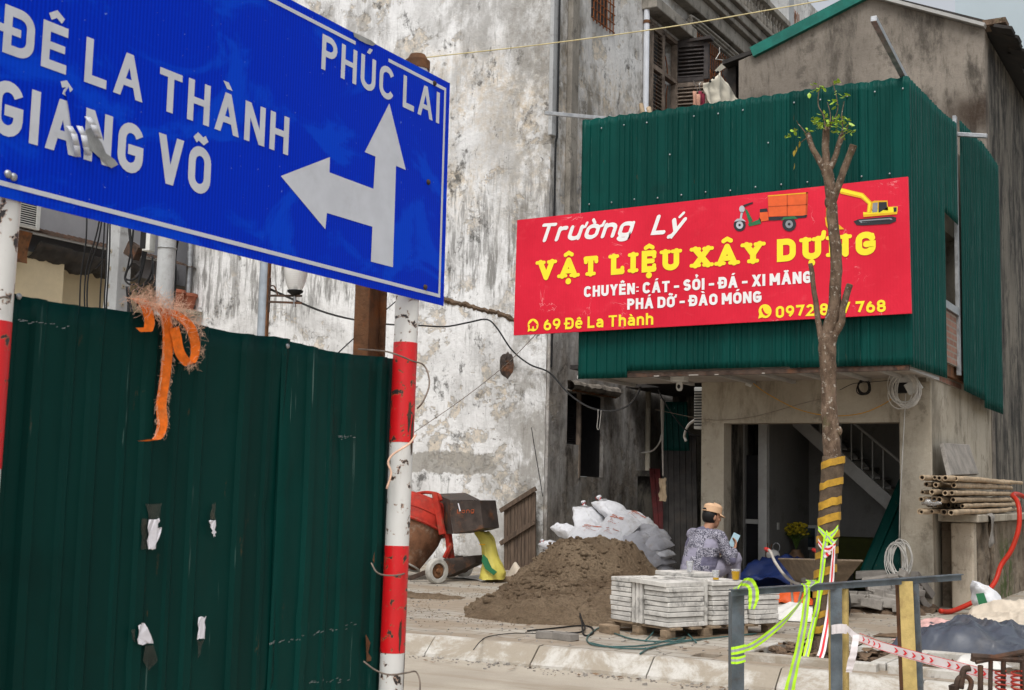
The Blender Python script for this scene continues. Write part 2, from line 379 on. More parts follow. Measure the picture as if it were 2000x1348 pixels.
def m_pole(name, col):
    n = N(name); p = n.pos
    g = n.noise(p, 26, 5, .6, .4); c = n.mix(n.noise(p, 12, 5), tuple(q*.9 for q in col), col)
    rim = n.step(g, .585, .60); hole = n.step(g, .612, .62)
    c = n.mix(n.math('MULTIPLY', rim, .7), c, (.33, .14, .05)); c = n.mix(hole, c, (.028, .024, .024))
    c = n.mix(n.math('MULTIPLY', n.step(n.noise(n.map(p, (1,1,.25)), 30, 6, .7), .6, .75), .3), c, (.3, .2, .12))
    return n.done(c, .42, n.math('MULTIPLY', rim, -1.0), .6, .004)
M['pole_white'] = m_pole('chipped white pole paint', (.72, .71, .68))
M['pole_red'] = m_pole('chipped red pole paint', (.66, .008, .012))
M['rust'] = plain('rusted steel', (.13, .062, .030), .85, .45, 9, (.25,.085,.025), .7, .6)
M['rust_dark'] = plain('dark rusted steel', (.060, .040, .030), .8, .45, 11, (.16,.06,.025), .6, .5)
M['steel'] = plain('galvanised steel', (.36, .37, .38), .45, .2, 14, (.2,.17,.13), .3, .15, metal=.75)
M['angle_steel'] = plain('blue grey angle steel', (.13, .155, .175), .5, .25, 12, (.10,.06,.035), .5, .3, metal=.4)
M['angle_yellow'] = plain('flaking yellow primer', (.50, .37, .14), .75, .2, 12, (.20,.11,.05), .45, .4)
def m_road():
    n = N('dusty asphalt road'); p = n.pos
    a = n.noise(p, .7, 8, .65); f = n.noise(p, 70, 4, .7); s = n.noise(n.map(p, (.5, 2.6, 1)), 1.6, 8, .65)
    c = n.mix(n.step(a, .34, .66), (.36, .315, .255), (.46, .41, .335))
    c = n.mix(n.math('MULTIPLY', n.step(s, .48, .68), .55), c, (.27, .215, .155))
    c = n.mix(n.math('MULTIPLY', n.step(f, .5, .72), .4), c, (.22, .185, .145))
    return n.done(c, .93, n.math('ADD', f, n.noise(p, 12, 6)), .4, .01, spec=.2)
M['road'] = m_road()
def m_paving():
    n = N('sandy concrete paving'); p = n.pos
    q = n.mix(.02, p, n.node('ShaderNodeTexNoise').outputs['Color'])
    bc, bf = n.brick(n.map(q, (1,1,1), (.1,.05,0)), 1.0, .40, .20, .011)
    a = n.noise(p, .8, 8, .66); f = n.noise(p, 48, 5, .7)
    c = n.mix(n.step(a, .35, .65), (.34, .305, .255), (.45, .415, .355))
    c = n.mix(n.math('MULTIPLY', bc, .30), c, (.28, .255, .22))
    c = n.mix(n.math('MULTIPLY', bf, .75), c, (.15, .125, .095))
    sn = n.noise(n.map(p, (.7, 1.5, 1), (2,0,0)), 1.1, 9, .68)
    c = n.mix(n.math('MULTIPLY', n.step(sn, .42, .58), .82), c, n.mix(f, (.24,.185,.13), (.34,.275,.205)))
    c = n.mix(n.math('MULTIPLY', n.step(f, .58, .74), .35), c, (.15, .12, .09))
    h = n.math('ADD', n.math('MULTIPLY', bf, -.8), f)
    return n.done(c, .93, h, .5, .012, spec=.2)
M['paving'] = m_paving()
def m_kerb():
    n = N('worn limewashed kerb'); p = n.pos
    a = n.noise(p, 2.1, 9, .72, .5); f = n.noise(p, 40, 5, .7)
    c = n.mix(n.step(a, .44, .60), (.33, .285, .225), (.53, .505, .46))
    c = n.mix(n.math('MULTIPLY', n.step(f, .5, .75), .4), c, (.25,.21,.16))
    return n.done(c, .9, n.math('ADD', a, f), .5, .01, spec=.2)
M['kerb'] = m_kerb()
def m_sand():
    n = N('damp building sand'); p = n.pos
    a = n.noise(p, 1.6, 6, .6); f = n.noise(p, 34, 6, .75); g = n.noise(p, 150, 3, .7)
    c = n.mix(n.step(a, .35, .65), (.225, .155, .096), (.36, .265, .172))
    c = n.mix(n.math('MULTIPLY', n.step(f, .44, .64), .6), c, (.135, .096, .064))
    c = n.mix(n.math('MULTIPLY', n.step(g, .6, .75), .35), c, (.40,.33,.25))
    return n.done(c, .95, n.math('ADD', f, n.math('MULTIPLY', g, .4)), 1.0, .07, spec=.15)
M['sand'] = m_sand()
def m_bag(name, col):
    n = N(name); p = n.obj
    a = n.noise(p, 5, 6, .65); wv = n.noise(n.map(p, (1, 1, 1)), 11, 5, .6, 1.0)
    c = n.mix(n.step(a, .3, .7), tuple(q*.9 for q in col), col)
    c = n.mix(n.math('MULTIPLY', n.step(n.noise(n.map(p, (1,1,1), (2,5,8)), 4, 8, .7), .52, .68), .45), c, (.33,.28,.22))
    c = n.mix(1.0, c, n.ramp(n.rnd, [(0, .80), (1, 1)]), 'MULTIPLY')
    wr = n.math('ABSOLUTE', n.math('SUBTRACT', n.noise(n.map(p, (1, 2.2, 1)), 6, 3, .6, 1.5), .5)); return n.done(c, .6, n.math('ADD', n.math('MULTIPLY', wr, 1.3), n.math('MULTIPLY', wv, .3)), .45, .035)
M['bag'] = m_bag('white woven sack', (.76, .76, .785))
M['bag_grey'] = m_bag('grey woven sack', (.52, .515, .55))
M['bag_yellow'] = m_bag('yellow woven sack', (.62, .53, .10))
M['tie_red'] = plain('red string', (.55,.03,.03), .7, .1, 20)
M['paver'] = plain('white concrete paver', (.60, .575, .53), .9, .16, 9, (.10,.095,.09), .8, .4, .006, rndv=.12)
M['pallet_wood'] = plain('weathered pallet wood', (.24, .175, .115), .85, .3, 8, (.09,.07,.05), .5, .4, stretch=(1,1,3))
M['plank'] = plain('old brown plank', (.115, .082, .06), .85, .35, 7, (.05,.035,.03), .5, .5, stretch=(4,4,.5))
M['bark'] = None
def m_bark():
    n = N('grey brown mottled bark'); p = n.pos
    a = n.noise(n.map(p, (1,1,.6)), 17, 8, .7); l = n.noise(p, 30, 4, .65); g = n.noise(p, 7, 5, .6)
    c = n.mix(n.step(a, .35, .65), (.082, .054, .036), (.19, .132, .092))
    c = n.mix(n.math('MULTIPLY', n.step(l, .58, .66), .8), c, (.40, .36, .30))
    c = n.mix(n.math('MULTIPLY', n.step(g, .58, .72), .45), c, (.09,.095,.04))
    return n.done(c, .92, n.math('ADD', a, n.noise(n.map(p, (1,1,.35)), 55, 5, .7)), .9, .012, spec=.2)
M['bark'] = m_bark()
M['cutwood'] = plain('sawn wood end', (.20,.14,.09), .9, .3, 30)
def m_leaf():
    n = N('fresh green leaf'); c = n.mix(n.noise(n.pos, 22, 3), (.20, .36, .015), (.38, .52, .05))
    n.b.inputs['Subsurface Weight'].default_value = 0
    return n.done(c, .45)
M['leaf'] = m_leaf()
M['leaf_dry'] = plain('yellowed leaf', (.30,.22,.03), .6, .3, 30)
M['burlap'] = plain('brown burlap', (.115, .082, .055), .95, .3, 18, (.06,.045,.03), .4, .8, .006)
M['tape_yellow'] = plain('faded yellow plastic tape', (.43, .245, .03), .55, .28, 14, (.22,.13,.03), .45, .15, .003)
M['neon'] = plain('neon yellow reflective tape', (.50, .88, .035), .5, .08, 9, None, 0, .15)
M['tape_grey'] = plain('grey reflective stripe', (.36, .37, .38), .35, .08, 12)
M['tape_white'] = plain('white barrier tape', (.74, .68, .68), .4, .08, 12)
M['tape_red'] = plain('red barrier tape print', (.70, .03, .04), .4, .1, 12)
M['orange_strap'] = plain('orange woven strap', (.80, .16, .012), .7, .2, 40, (.9,.35,.12), .3, .5, .004)
M['fray'] = plain('frayed pale threads', (.78, .50, .36), .8, .15, 30)
M['black_cable'] = plain('black cable', (.012,.012,.013), .5, .2, 9)
M['grey_cable'] = plain('pale grey cable', (.55,.53,.49), .6, .2, 9)
M['wire'] = plain('twisted tie wire', (.20,.16,.13), .6, .3, 20)
M['cream_cord'] = plain('pale yellow cord', (.58,.50,.27), .7, .15, 9)
M['orange_cord'] = plain('yellow orange cord', (.52,.27,.03), .6, .15, 9)
M['teal_strap'] = plain('dark teal strapping', (.045,.105,.10), .45, .2, 9)
M['hose_red'] = plain('red rubber hose', (.43,.026,.012), .45, .12, 8, (.3,.05,.02), .3, .1)

M['black'] = plain('black rubber', (.012,.012,.012), .6, .2, 9)
M['dark'] = plain('near black timber and unlit rooms', (.010,.0095,.011), .5, .3, 6)
M['shutter'] = plain('weathered brown shutter', (.21, .165, .13), .8, .35, 8, (.03,.025,.025), .5, .4, stretch=(1,1,.6))
M['shutter_blue'] = plain('faded dark shutter', (.060, .052, .050), .75, .3, 8, (.07,.05,.035), .5, .4)
M['grille'] = plain('rusty window grille', (.21, .072, .026), .8, .35, 14)
M['pipe_white'] = plain('white plastic pipe', (.62,.64,.68), .4, .06, 6)
M['grey_mould'] = m_concrete('mouldy cornice render', (.36,.33,.285), (.22,.20,.17), (.055,.05,.043), .7, 1.6)
M['cloth'] = plain('cream cotton cloth', (.64,.585,.47), .85, .06, 7, None, 0, .25, .006)
M['cloth_pink'] = plain('peach clothes', (.50,.27,.19), .85, .15, 9)
M['cloth_wine'] = plain('dark red clothes', (.19,.02,.04), .85, .15, 9)
M['roof_trim'] = plain('green roof flashing', (.012,.14,.11), .5, .18, 6, (.03,.08,.06), .4, .15)
M['roof_dark'] = plain('dark roof sheet', (.035,.032,.03), .8, .4, 6, (.08,.06,.045), .4, .4)
M['pale_blue'] = plain('pale blue grey render', (.43,.50,.535), .9, .03, .7, None, 0, .1)
M['grey_paint'] = plain('mid grey painted wall', (.255,.255,.27), .9, .07, 1.2, (.33,.33,.34), .4, .1)
M['cream_paint'] = plain('cream yellow house paint', (.62,.52,.345), .9, .06, 1.0, (.45,.38,.27), .4, .1)
M['ac_white'] = plain('off white enamel', (.58,.585,.56), .5, .08, 9, (.35,.30,.22), .3, .05)
M['post_concrete'] = m_concrete('pale concrete post', (.46,.47,.47), (.39,.395,.395), (.24,.235,.22), .3, 3)
M['lamp_grey'] = plain('galvanised lamp post', (.33,.37,.41), .45, .12, 9, (.25,.27,.3), .3, .1, metal=.3)
def m_glassy():
    n = N('ribbed frosted lantern'); z = n.sep(n.pos)[2]
    return n.done((.78,.77,.75), .25, n.math('SINE', n.math('MULTIPLY', z, 300)), .2, .004, trans=.35)
M['lantern'] = m_glassy()
M['terracotta'] = plain('terracotta', (.32,.105,.06), .8, .15, 9)
M['soffit'] = plain('dusty white soffit panel', (.33,.30,.265), .8, .12, 3, (.22,.19,.16), .4, .1)
M['frame_white'] = plain('dull white frame', (.38,.375,.36), .6, .1, 5, (.25,.23,.2), .4, .1)
def m_bricks():
    n = N('red brick infill'); p = n.map(n.pos, (1,1,1), (0,0,0), (0, radians(90), 0)); x, y, z = n.sep(n.pos)
    cb = n.node('ShaderNodeCombineXYZ'); n.t.links.new(y, cb.inputs[0]); n.t.links.new(z, cb.inputs[1])
    bc, bf = n.brick(cb.outputs[0], 1.0, .21, .075, .011)
    c = n.mix(bc, (.20,.075,.045), (.30,.13,.085)); c = n.mix(bf, c, (.24,.21,.175))
    c = n.mix(n.math('MULTIPLY', n.noise(n.pos, 5, 6), .35), c, (.25,.21,.17))
    return n.done(c, .9, n.math('MULTIPLY', bf, -1.0), .7, .01)
M['bricks'] = m_bricks()
M['mixer_red'] = plain('scuffed red mixer paint', (.37,.030,.018), .7, .3, 7, (.19,.09,.055), .95, .4)
M['mixer_rust'] = plain('cement crusted drum', (.16,.075,.04), .85, .35, 8, (.30,.23,.17), .7, .7)
M['mixer_dark'] = plain('rusty dark hood', (.055,.042,.036), .6, .35, 7, (.19,.075,.03), .7, .3)
M['tyre'] = plain('dusty rubber tyre', (.40,.38,.34), .9, .2, 12)
M['orange_paint'] = plain('orange paint mark', (.42,.09,.03), .6)
M['tarp_white'] = plain('dirty white sheet', (.60,.58,.54), .6, .1, 7, (.36,.31,.25), .5, .3)
M['tarp_dark'] = plain('slate grey tarpaulin', (.062,.070,.090), .32, .15, 3, (.16,.15,.14), .35, .2)
M['tarp_blue'] = plain('dark blue tarpaulin', (.012,.025,.10), .5, .2, 7)
M['tarp_cream'] = plain('cream woven sheeting', (.58,.50,.40), .75, .1, 9, (.38,.32,.25), .4, .4)
M['tarp_pink'] = plain('pink striped sacking', (.55,.33,.30), .75, .3, 11, (.62,.60,.58), .7, .4)
M['rubble'] = plain('broken grey concrete', (.30,.275,.245), .92, .2, 6, (.12,.11,.10), .6, .6, .01, rndv=.3)
M['bamboo'] = plain('dry bamboo', (.40,.30,.195), .7, .25, 9, (.17,.125,.085), .5, .3, rndv=.3)
M['bamboo_in'] = plain('bamboo hollow', (.05,.035,.025), .9)
M['skin'] = plain('tanned skin', (.36,.185,.115), .55, .06, 12)
M['hair'] = plain('black hair', (.010,.009,.009), .5, .2, 40)
M['cap'] = plain('tan cotton cap', (.60,.385,.235), .85, .06, 14)
M['cap_mesh'] = plain('black cap gap', (.012,.012,.012), .8)
def m_shirt():
    n = N('grey lilac patchwork shirt'); p = n.obj
    q = n.map(p, (1,1,1), (0,0,0), (0,0,radians(40)))
    x, y, z = n.sep(q); cb = n.node('ShaderNodeCombineXYZ'); n.t.links.new(n.math('ADD', x, n.math('MULTIPLY', y, .55)), cb.inputs[0]); n.t.links.new(z, cb.inputs[1])
    bc, bf = n.brick(cb.outputs[0], 1.0, .13, .095, .002, .5)
    sq = n.noise(p, 46, 3, .8, 1.8)
    fig = n.mix(n.step(sq, .48, .54), (.028,.028,.05), (.38,.365,.42))
    st = n.math('SINE', n.math('MULTIPLY', z, 420)); stripe = n.mix(n.step(st, -.2, .2), (.085,.08,.125), (.135,.125,.185))
    c = n.mix(n.step(bc, .50, .51), fig, n.mix(n.step(bc, .74, .75), stripe, (.25,.235,.30)))
    return n.done(c, .85, n.noise(p, 14, 4), .35, .02)
M['shirt'] = m_shirt()
M['trousers'] = plain('pale lilac grey trousers', (.24,.225,.28), .8, .08, 9, None, 0, .3, .01)
M['phone'] = plain('pale blue phone case', (.30,.44,.50), .4, .05, 9)
M['phone_edge'] = plain('phone screen glass', (.02,.02,.025), .15)
M['sandal'] = plain('brown plastic sandal', (.06,.035,.025), .6)
def m_cup(name, c, tr):
    n = N(name); return n.done(c, .12, None, trans=tr)
M['cup'] = m_cup('clear plastic cup', (.85,.86,.87), .75)
M['tea'] = m_cup('amber iced tea', (.62,.36,.02), .25)
M['barrow'] = plain('mortar caked barrow tray', (.215,.165,.115), .85, .25, 9, (.10,.075,.055), .5, .5)
M['barrow_pipe'] = plain('pale barrow handle', (.46,.42,.37), .6, .15, 9)
M['red_grip'] = plain('red rubber grip', (.60,.045,.04), .5, .08, 9)
M['fabric_green'] = plain('olive upholstery', (.045,.05,.012), .9, .15, 8)
M['flower'] = plain('yellow petals', (.40,.31,.02), .7, .2, 30)
M['vase'] = plain('glazed brown vase', (.22,.13,.075), .4, .3, 10)
M['photo'] = plain('dark photo print', (.03,.045,.06), .3, .5, 6)
M['paper'] = plain('white paper scrap', (.72,.70,.74), .7, .05, 9)
M['clear_tape'] = plain('dirty clear tape', (.055,.06,.05), .25, .3, 14, (.16,.13,.09), .5, .2)
M['clear_tape'].node_tree.nodes['Principled BSDF'].inputs['Alpha'].default_value = .38
M['moss'] = plain('moss', (.05,.085,.015), .95, .3, 20)
M['blue_crate'] = plain('blue plastic crate', (.02,.06,.28), .5, .1, 9)
M['spring_red'] = plain('red coil spring', (.36,.04,.025), .5, .2, 9)
M['soil'] = plain('clumped brown soil', (.13,.088,.058), .95, .35, 8, (.07,.05,.035), .5, .9, .02)
M['dead_leaf'] = plain('dead brown leaf', (.16,.105,.065), .8, .4, 14)
# ------------------------------------------------------------------ ground, road, pavement, kerb
def hz_slab(mb, u0, u1, y0, y1, top, t, holes):
    tmp = MB(); wall_holes(tmp, 0, 0, t, u0, u1, y0, y1, holes)
    mb.add([(p.y, p.z, top - p.x) for p in tmp.v], tmp.f)
PIT = (-3.42, -2.40, 9.50, 10.55); PIT2 = (-2.28, -1.25, 9.50, 10.55); DRAIN = (-3.80, -3.60, 9.42, 9.66)
b = MB(); b.box(-150, 150, -60, 150, -.6, -.02); structure(b.build('ground', M['soil']))
b = MB(); b.box(-60, 40, -25, 9.4, -.015, 0); structure(b.build('road', M['road']))
b = MB(); hz_slab(b, -40, 12, 9.28, 40, .15, .16, [PIT, PIT2, DRAIN]); structure(b.build('pavement', M['paving']))
b = MB()
x = -24.0; i = 0
while x < 6:
    L = 1.0; e = .006; dz = RND.uniform(-.006, .006)
    prof = [(9.06+RND.uniform(-.008,.008), -.01), (9.065, .025), (9.10, .055+dz), (9.19, .135+dz), (9.215, .152+dz), (9.285, .154+dz), (9.285, -.01)]
    n = len(prof); K = 8; vs = []
    for k in range(K+1):
        xx = x+e+(L-2*e)*k/K
        for j, (yy, zz) in enumerate(prof):
            q = .010*fbm(xx*3, yy*7, j*.3, 1.3) if 0 < j < 5 else 0
            vs.append((xx, yy+q, zz+q*.6))
    fs = [(k*n+j, k*n+j+1, (k+1)*n+j+1, (k+1)*n+j) for k in range(K) for j in range(n-1)]
    fs += [tuple(range(n-1, -1, -1)), tuple(K*n+j for j in range(n))]
    b.add(vs, fs); x += L
structure(b.build('kerb', M['kerb']))
# scatter of grit and crumbs lying about (uncountable)
b = MB()
for _ in range(1500):
    if RND.random() < .35: px, py, zz = RND.uniform(-9, 0), 9.06-abs(RND.gauss(0, .12)), 0
    else: px, py, zz = RND.uniform(-10, -1), RND.uniform(9.35, 15), .15
    s = RND.uniform(.004, .016) * (1.6 if RND.random() < .08 else 1)
    b.obox((px, py, zz+s*.3), (s*RND.uniform(.7,1.6), s, s*.7), Matrix.Rotation(RND.uniform(0,6), 3, 'Z') @ Matrix.Rotation(RND.uniform(-.4,.4), 3, 'X'))
o = b.build('grit', M['rubble']); o['kind'] = 'stuff'
b = MB()
for _ in range(150):
    px, py = RND.uniform(-8, 0), 9.0-abs(RND.gauss(0, .18)); s = RND.uniform(.015, .04)
    if RND.random() < .35: px, py = RND.uniform(-6, -1.2), RND.uniform(9.4, 11)
    z0 = .006 if py < 9.05 else .158
    R = Matrix.Rotation(RND.uniform(0,6), 3, 'Z') @ Matrix.Rotation(RND.uniform(-.5,.5), 3, 'X')
    b.add([V((px,py,z0+.006)) + R @ V(q) for q in [(-s,0,0),(0,-s*.4,.004),(s,0,.006),(0,s*.4,0)]], [(0,1,2,3)])
o = b.build('leaf_litter', M['dead_leaf']); o['kind'] = 'stuff'

# ------------------------------------------------------------------ old lime-washed house
XC, YW = -9.48, 17.5
t = thing('old_house', 'tall old house with peeling mould streaked white plaster and a rusty grilled balcony', 'building', (-9.48, 17.5, .15))
b = MB(); nx, nz_ = 40, 60
def _fw(i, j):
    xx, zz = -17.05 + (XC+17.05)*i, .1 + 14*j
    edge = .02*fbm(zz*3, 1, 2, 1.0) if i > .99 else 0
    return (xx+edge, YW + .012*fbm(xx, zz, 3, .9), zz)
b.grid(nx, nz_, _fw)
b.add([(-17.05,YW+.3,.1),(XC,YW+.3,.1),(XC,YW+.3,14.1),(-17.05,YW+.3,14.1)], [(0,1,2,3)])
b.add([(-17.05,YW,.1),(-17.05,YW+.3,.1),(-17.05,YW+.3,14.1),(-17.05,YW,14.1)], [(0,1,2,3)])
b.build('front_wall', M['wall_white'], t, smooth=True)
holes = [(18.23,18.69,2.13,2.98),(18.69,19.58,1.62,2.98),(18.86,19.72,9.42,10.6),(21.32,22.62,6.2,10.15),(22.98,27.2,6.2,10.75),(28.75,30.4,9.0,13.4)]
b = MB(); wall_holes(b, 0, XC, -.3, YW+.004, 34, .1, 14.1, holes); b.build('side_wall', M['wall_side'], t)
b = MB(); b.box(XC-.3, XC+.05, 17.52, 18.16, .1, 4.9); b.build('pilaster', M['wall_side'], t, bevel=.015)
b = MB(); b.box(XC+.001, XC+.10, 18.0, 18.26, 5.3, 14); b.build('pilaster', M['grey_mould'], t, bevel=.02)
b = MB(); b.box(XC-.02, XC+.05, 17.44, 17.60, 7.0, 14); b.build('corner_strip', M['post_concrete'], t, bevel=.01)
for (a, c, p, q) in holes: b = MB(); b.box(XC-1.6, XC-.9, a-.3, c+.3, p-.3, q+.3); b.build('unlit_room_box', M['dark'], t)  # near-black box stands in for the unlit room behind each opening
b = MB()   # broken lintel over the low window
def _lin(i, j):
    y = 18.12+1.75*i; a = 2*pi*j
    return (XC + .09 + .10*cos(a) + .02*fbm(y*4, j, 0), y, 3.07 + .075*sin(a) + .03*fbm(y*5, j*2, 4))
b.grid(26, 10, _lin); b.build('lintel', M['concrete_brown'], t)
b = MB(); b.tube([(XC+.12, 18.2+.1*k, 2.985+.012*fbm(k*.9, 1)) for k in range(17)], .018, 6); b.build('lintel_bar', M['rust'], t)
b = MB()   # slatted leaf in the low window
b.box(XC-.09, XC-.05, 18.235, 18.27, 2.14, 2.97); b.box(XC-.09, XC-.05, 18.64, 18.685, 2.14, 2.97)
for k in range(22): b.bar((XC-.07, 18.27, 2.17+k*.036), (XC-.07, 18.64, 2.17+k*.036), .035, .008, (1, 0, .7))
b.box(XC-.12, XC-.10, 18.24, 18.685, 2.14, 2.97); b.build('shutter', M['dark'], t)  # dark backing board added to stop bright gaps between the slats
b = MB(); b.box(XC-.12, XC-.06, 18.70, 19.57, 1.63, 2.97); b.build('board', M['dark'], t)
b = MB(); b.box(XC-.05, XC+.015, 18.665, 18.715, 1.6, 2.98); b.build('window_frame', M['shutter'], t)
b = MB()   # small grilled window high up
for k in range(7): yy = 18.9+k*.13; b.tube([(XC+.03, yy, 9.36), (XC+.03, yy, 10.6)], .011, 6)
for k in range(8): zz = 9.42+k*.16; b.tube([(XC+.03, 18.84, zz), (XC+.03, 19.74, zz)], .011, 6)
b.build('grille', M['grille'], t)
b = MB(); b.box(XC-.16, XC-.12, 18.86, 19.72, 9.42, 10.6); b.build('window_board', M['shutter_blue'], t)
def louvre(mb, x0, y0, x1, y1, z0, z1, fr=.07, rails=()):
    p, q = V((x0,y0,0)), V((x1,y1,0)); d = (q-p).normalized(); nrm = d.cross(V((0,0,1)))
    for c in (p+d*fr/2, q-d*fr/2): mb.bar(c+V((0,0,z0)), c+V((0,0,z1)), .045, fr, nrm.cross(V((0,0,1))))
    zs = [z0]+list(rails)+[z1]
    for zz in zs: mb.bar(p+d*fr+V((0,0,zz)), q-d*fr+V((0,0,zz)), .045, fr*1.2)
    z = z0+.08
    while z < z1-.06:
        if min(abs(z-r) for r in zs) > .06:
            mb.bar(p+d*fr+V((0,0,z)), q-d*fr+V((0,0,z)), .075, .014, V((0,0,1))+nrm*.9)
        z += .075
b = MB(); louvre(b, XC+.01, 21.36, XC+.01, 21.93, 6.3, 10.1, .08, (8.2, 9.35)); b.build('shutter', M['shutter'], t)
b = MB(); louvre(b, XC-.05, 22.6, XC+.62, 22.74, 6.3, 9.32, .09, (8.1,)); b.bar((XC-.05,22.66,7.8),(XC+.62,22.80,7.8),.012,2.9); b.build('shutter', M['shutter'], t)
b = MB(); louvre(b, XC-.05, 22.6, XC+.62, 22.74, 9.4, 10.12, .09); b.bar((XC-.05,22.66,9.76),(XC+.62,22.80,9.76),.012,.70); b.box(XC-.05, XC+.70, 22.62, 22.82, 10.16, 10.22); b.build('shutter', M['shutter_blue'], t)
b = MB()
for yy in (21.30, 21.95, 22.60): b.box(XC-.10, XC+.03, yy-.03, yy+.04, 6.2, 10.15)
b.box(XC-.10, XC+.03, 21.27, 22.65, 10.12, 10.2); b.box(XC-.10, XC+.02, 21.27, 22.65, 9.33, 9.4); b.build('door_frame', M['shutter'], t)
b = MB()   # scrollwork grille behind the door leaf
for k in range(5): yy = 22.0+k*.12; b.tube([(XC-.15, yy, 6.3), (XC-.15, yy, 9.1), (XC-.15, yy+.06, 9.3)], .012, 6)
for zz in (7.2, 8.0, 8.8, 9.5): b.tube([(XC-.15, 21.95, zz), (XC-.15, 22.6, zz)], .012, 6)
b.tube([(XC-.15, 22.28+.25*cos(a*pi/10), 9.5+.42*sin(a*pi/10)) for a in range(11)], .012, 6)
b.build('grille', M['grille'], t)
b = MB()   # loggia grille with pointed tops
for k in range(34):
    yy = 23.02+k*.125; b.tube([(XC+.02, yy, 6.3), (XC+.02, yy, 10.74)], .011, 5)
    if k % 2 == 0:
        for zt in (8.45, 9.9):
            b.tube([(XC+.02, yy, zt-.3), (XC+.02, yy+.01, zt), (XC+.02, yy+.06, zt+.16), (XC+.02, yy+.125, zt+.28), (XC+.02, yy+.19, zt+.16), (XC+.02, yy+.24, zt), (XC+.02, yy+.25, zt-.3)], .011, 5)
for zz in (7.1, 8.05, 9.2, 9.32, 10.5): b.tube([(XC+.03, 22.98, zz), (XC+.03, 27.2, zz)], .014, 5)
b.build('grille', M['grille'], t)
b = MB()   # rounded moulding over the loggia, then the cornice bands and the upper balcony
for k, (dx, dz) in enumerate([(.04, 0), (.08, .05), (.12, .10)]):
    b.tube(smooth_path([(XC+dx, 22.95, 10.3), (XC+dx, 23.05, 10.62+dz), (XC+dx, 23.4, 10.78+dz), (XC+dx, 26.8, 10.78+dz), (XC+dx, 27.15, 10.6+dz)], 6), .035, 6)
b.build('moulding', M['grey_mould'], t)
b = MB()
for z0, z1, dx in [(10.98,11.30,.22),(11.30,11.42,.34),(11.42,11.62,.42),(11.62,11.72,.52)]: b.box(XC-.02, XC+dx, 21.0+dx*.3, 31.2, z0, z1)
b.build('cornice', M['grey_mould'], t, bevel=.02)
b = MB(); b.box(XC-.02, XC+.30, 20.95, 22.95, 10.28, 10.5); b.build('door_hood', M['grey_mould'], t, bevel=.02)
bal = MB(); bal.lathe([(.055,0),(.055,.04),(.03,.06),(.06,.16),(.065,.22),(.04,.33),(.022,.42),(.04,.46),(.05,.5),(.05,.55)], (0,0,0), 10)
b0 = None
for k in range(24):
    yy = 23.2+k*.21
    if b0 is None: b0 = bal.build('baluster', M['grey_mould'], t, smooth=40); b0.location = V((XC+.36, yy, 11.72)) - WLOC[t.name]
    else: dup(b0, V((XC+.36, yy, 11.72)) - WLOC[t.name], parent=t)
b0.data.transform(Matrix.Translation(WLOC[t.name]))
b = MB(); b.box(XC+.22, XC+.5, 22.9, 28.3, 12.28, 12.42); b.box(XC+.2, XC+.52, 22.7, 22.98, 11.72, 12.5); b.build('balcony_rail', M['grey_mould'], t, bevel=.015)
b = MB(); b.box(XC-.05, XC+.45, 28.30, 28.72, 11.72, 14.1); b.build('column', M['post_concrete'], t, bevel=.02)
b = MB()
for k in range(13): b.tube([(XC+.05, 28.8+k*.13, 9.0), (XC+.05, 28.8+k*.13, 13.4)], .011, 5)
for zz in (11.9, 12.5, 13.0): b.tube([(XC+.05, 28.75, zz), (XC+.05, 30.4, zz)], .012, 5)
b.build('grille', M['grille'], t)
b = MB(); b.box(XC-.2, XC-.14, 28.75, 30.4, 9, 13.4); b.build('window_board', M['pale_blue'], t)
b = MB(); b.tube([(XC+.07, 21.02, 6), (XC+.07, 21.02, 14)], .055, 12); b.build('drainpipe', M['pipe_white'], t, smooth=40)
b = MB(); b.tube([(XC+.07, 21.02, 10.02), (XC+.07, 21.02, 10.08)], .064, 12); b.build('pipe_clip', M['rust'], t)
b = MB(); b.tube([(XC+.06, 21.3, .15), (XC+.06, 21.3, 3.4)], .05, 10); b.build('drainpipe', M['concrete_shop'], t, smooth=40)
b = MB(); b.tube([(XC+.085, 17.56, 14), (XC+.085, 17.56, 7.0), (XC+.06, 17.56, 6.9), (XC+.06, 17.56, 3.3)], .018, 8); b.build('cable_run', M['black_cable'], t)
b = MB()   # cut hole left in the plaster, and the broken string course
p0 = on(990, 712, 1, YW)
def _pt(i, j):
    a = 2*pi*i; r = j*(1+.25*fbm(cos(a)*2, sin(a)*2, 7)); return (p0.x+.13*r*cos(a), YW - .035*(1-j*j) - .02*(1-j)*fbm(a*3, j*5, 1, 2) - .003, p0.z+.21*r*sin(a))
b.grid(22, 6, _pt); b.build('mortar_patch', M['mixer_dark'], t)
b = MB(); pts = [on(u, v, 1, YW-.02) for u, v in [(862,583),(885,590),(915,597),(945,606),(975,613),(1004,625)]]
b.tube([p+V((0,.030,.03*fbm(i*1.7, 2))) for i, p in enumerate(smooth_path(pts, 8))], [.035+.045*abs(fbm(i*.9, 5)) for i in range(41)], 6); b.build('broken_ledge', M['soil'], t)

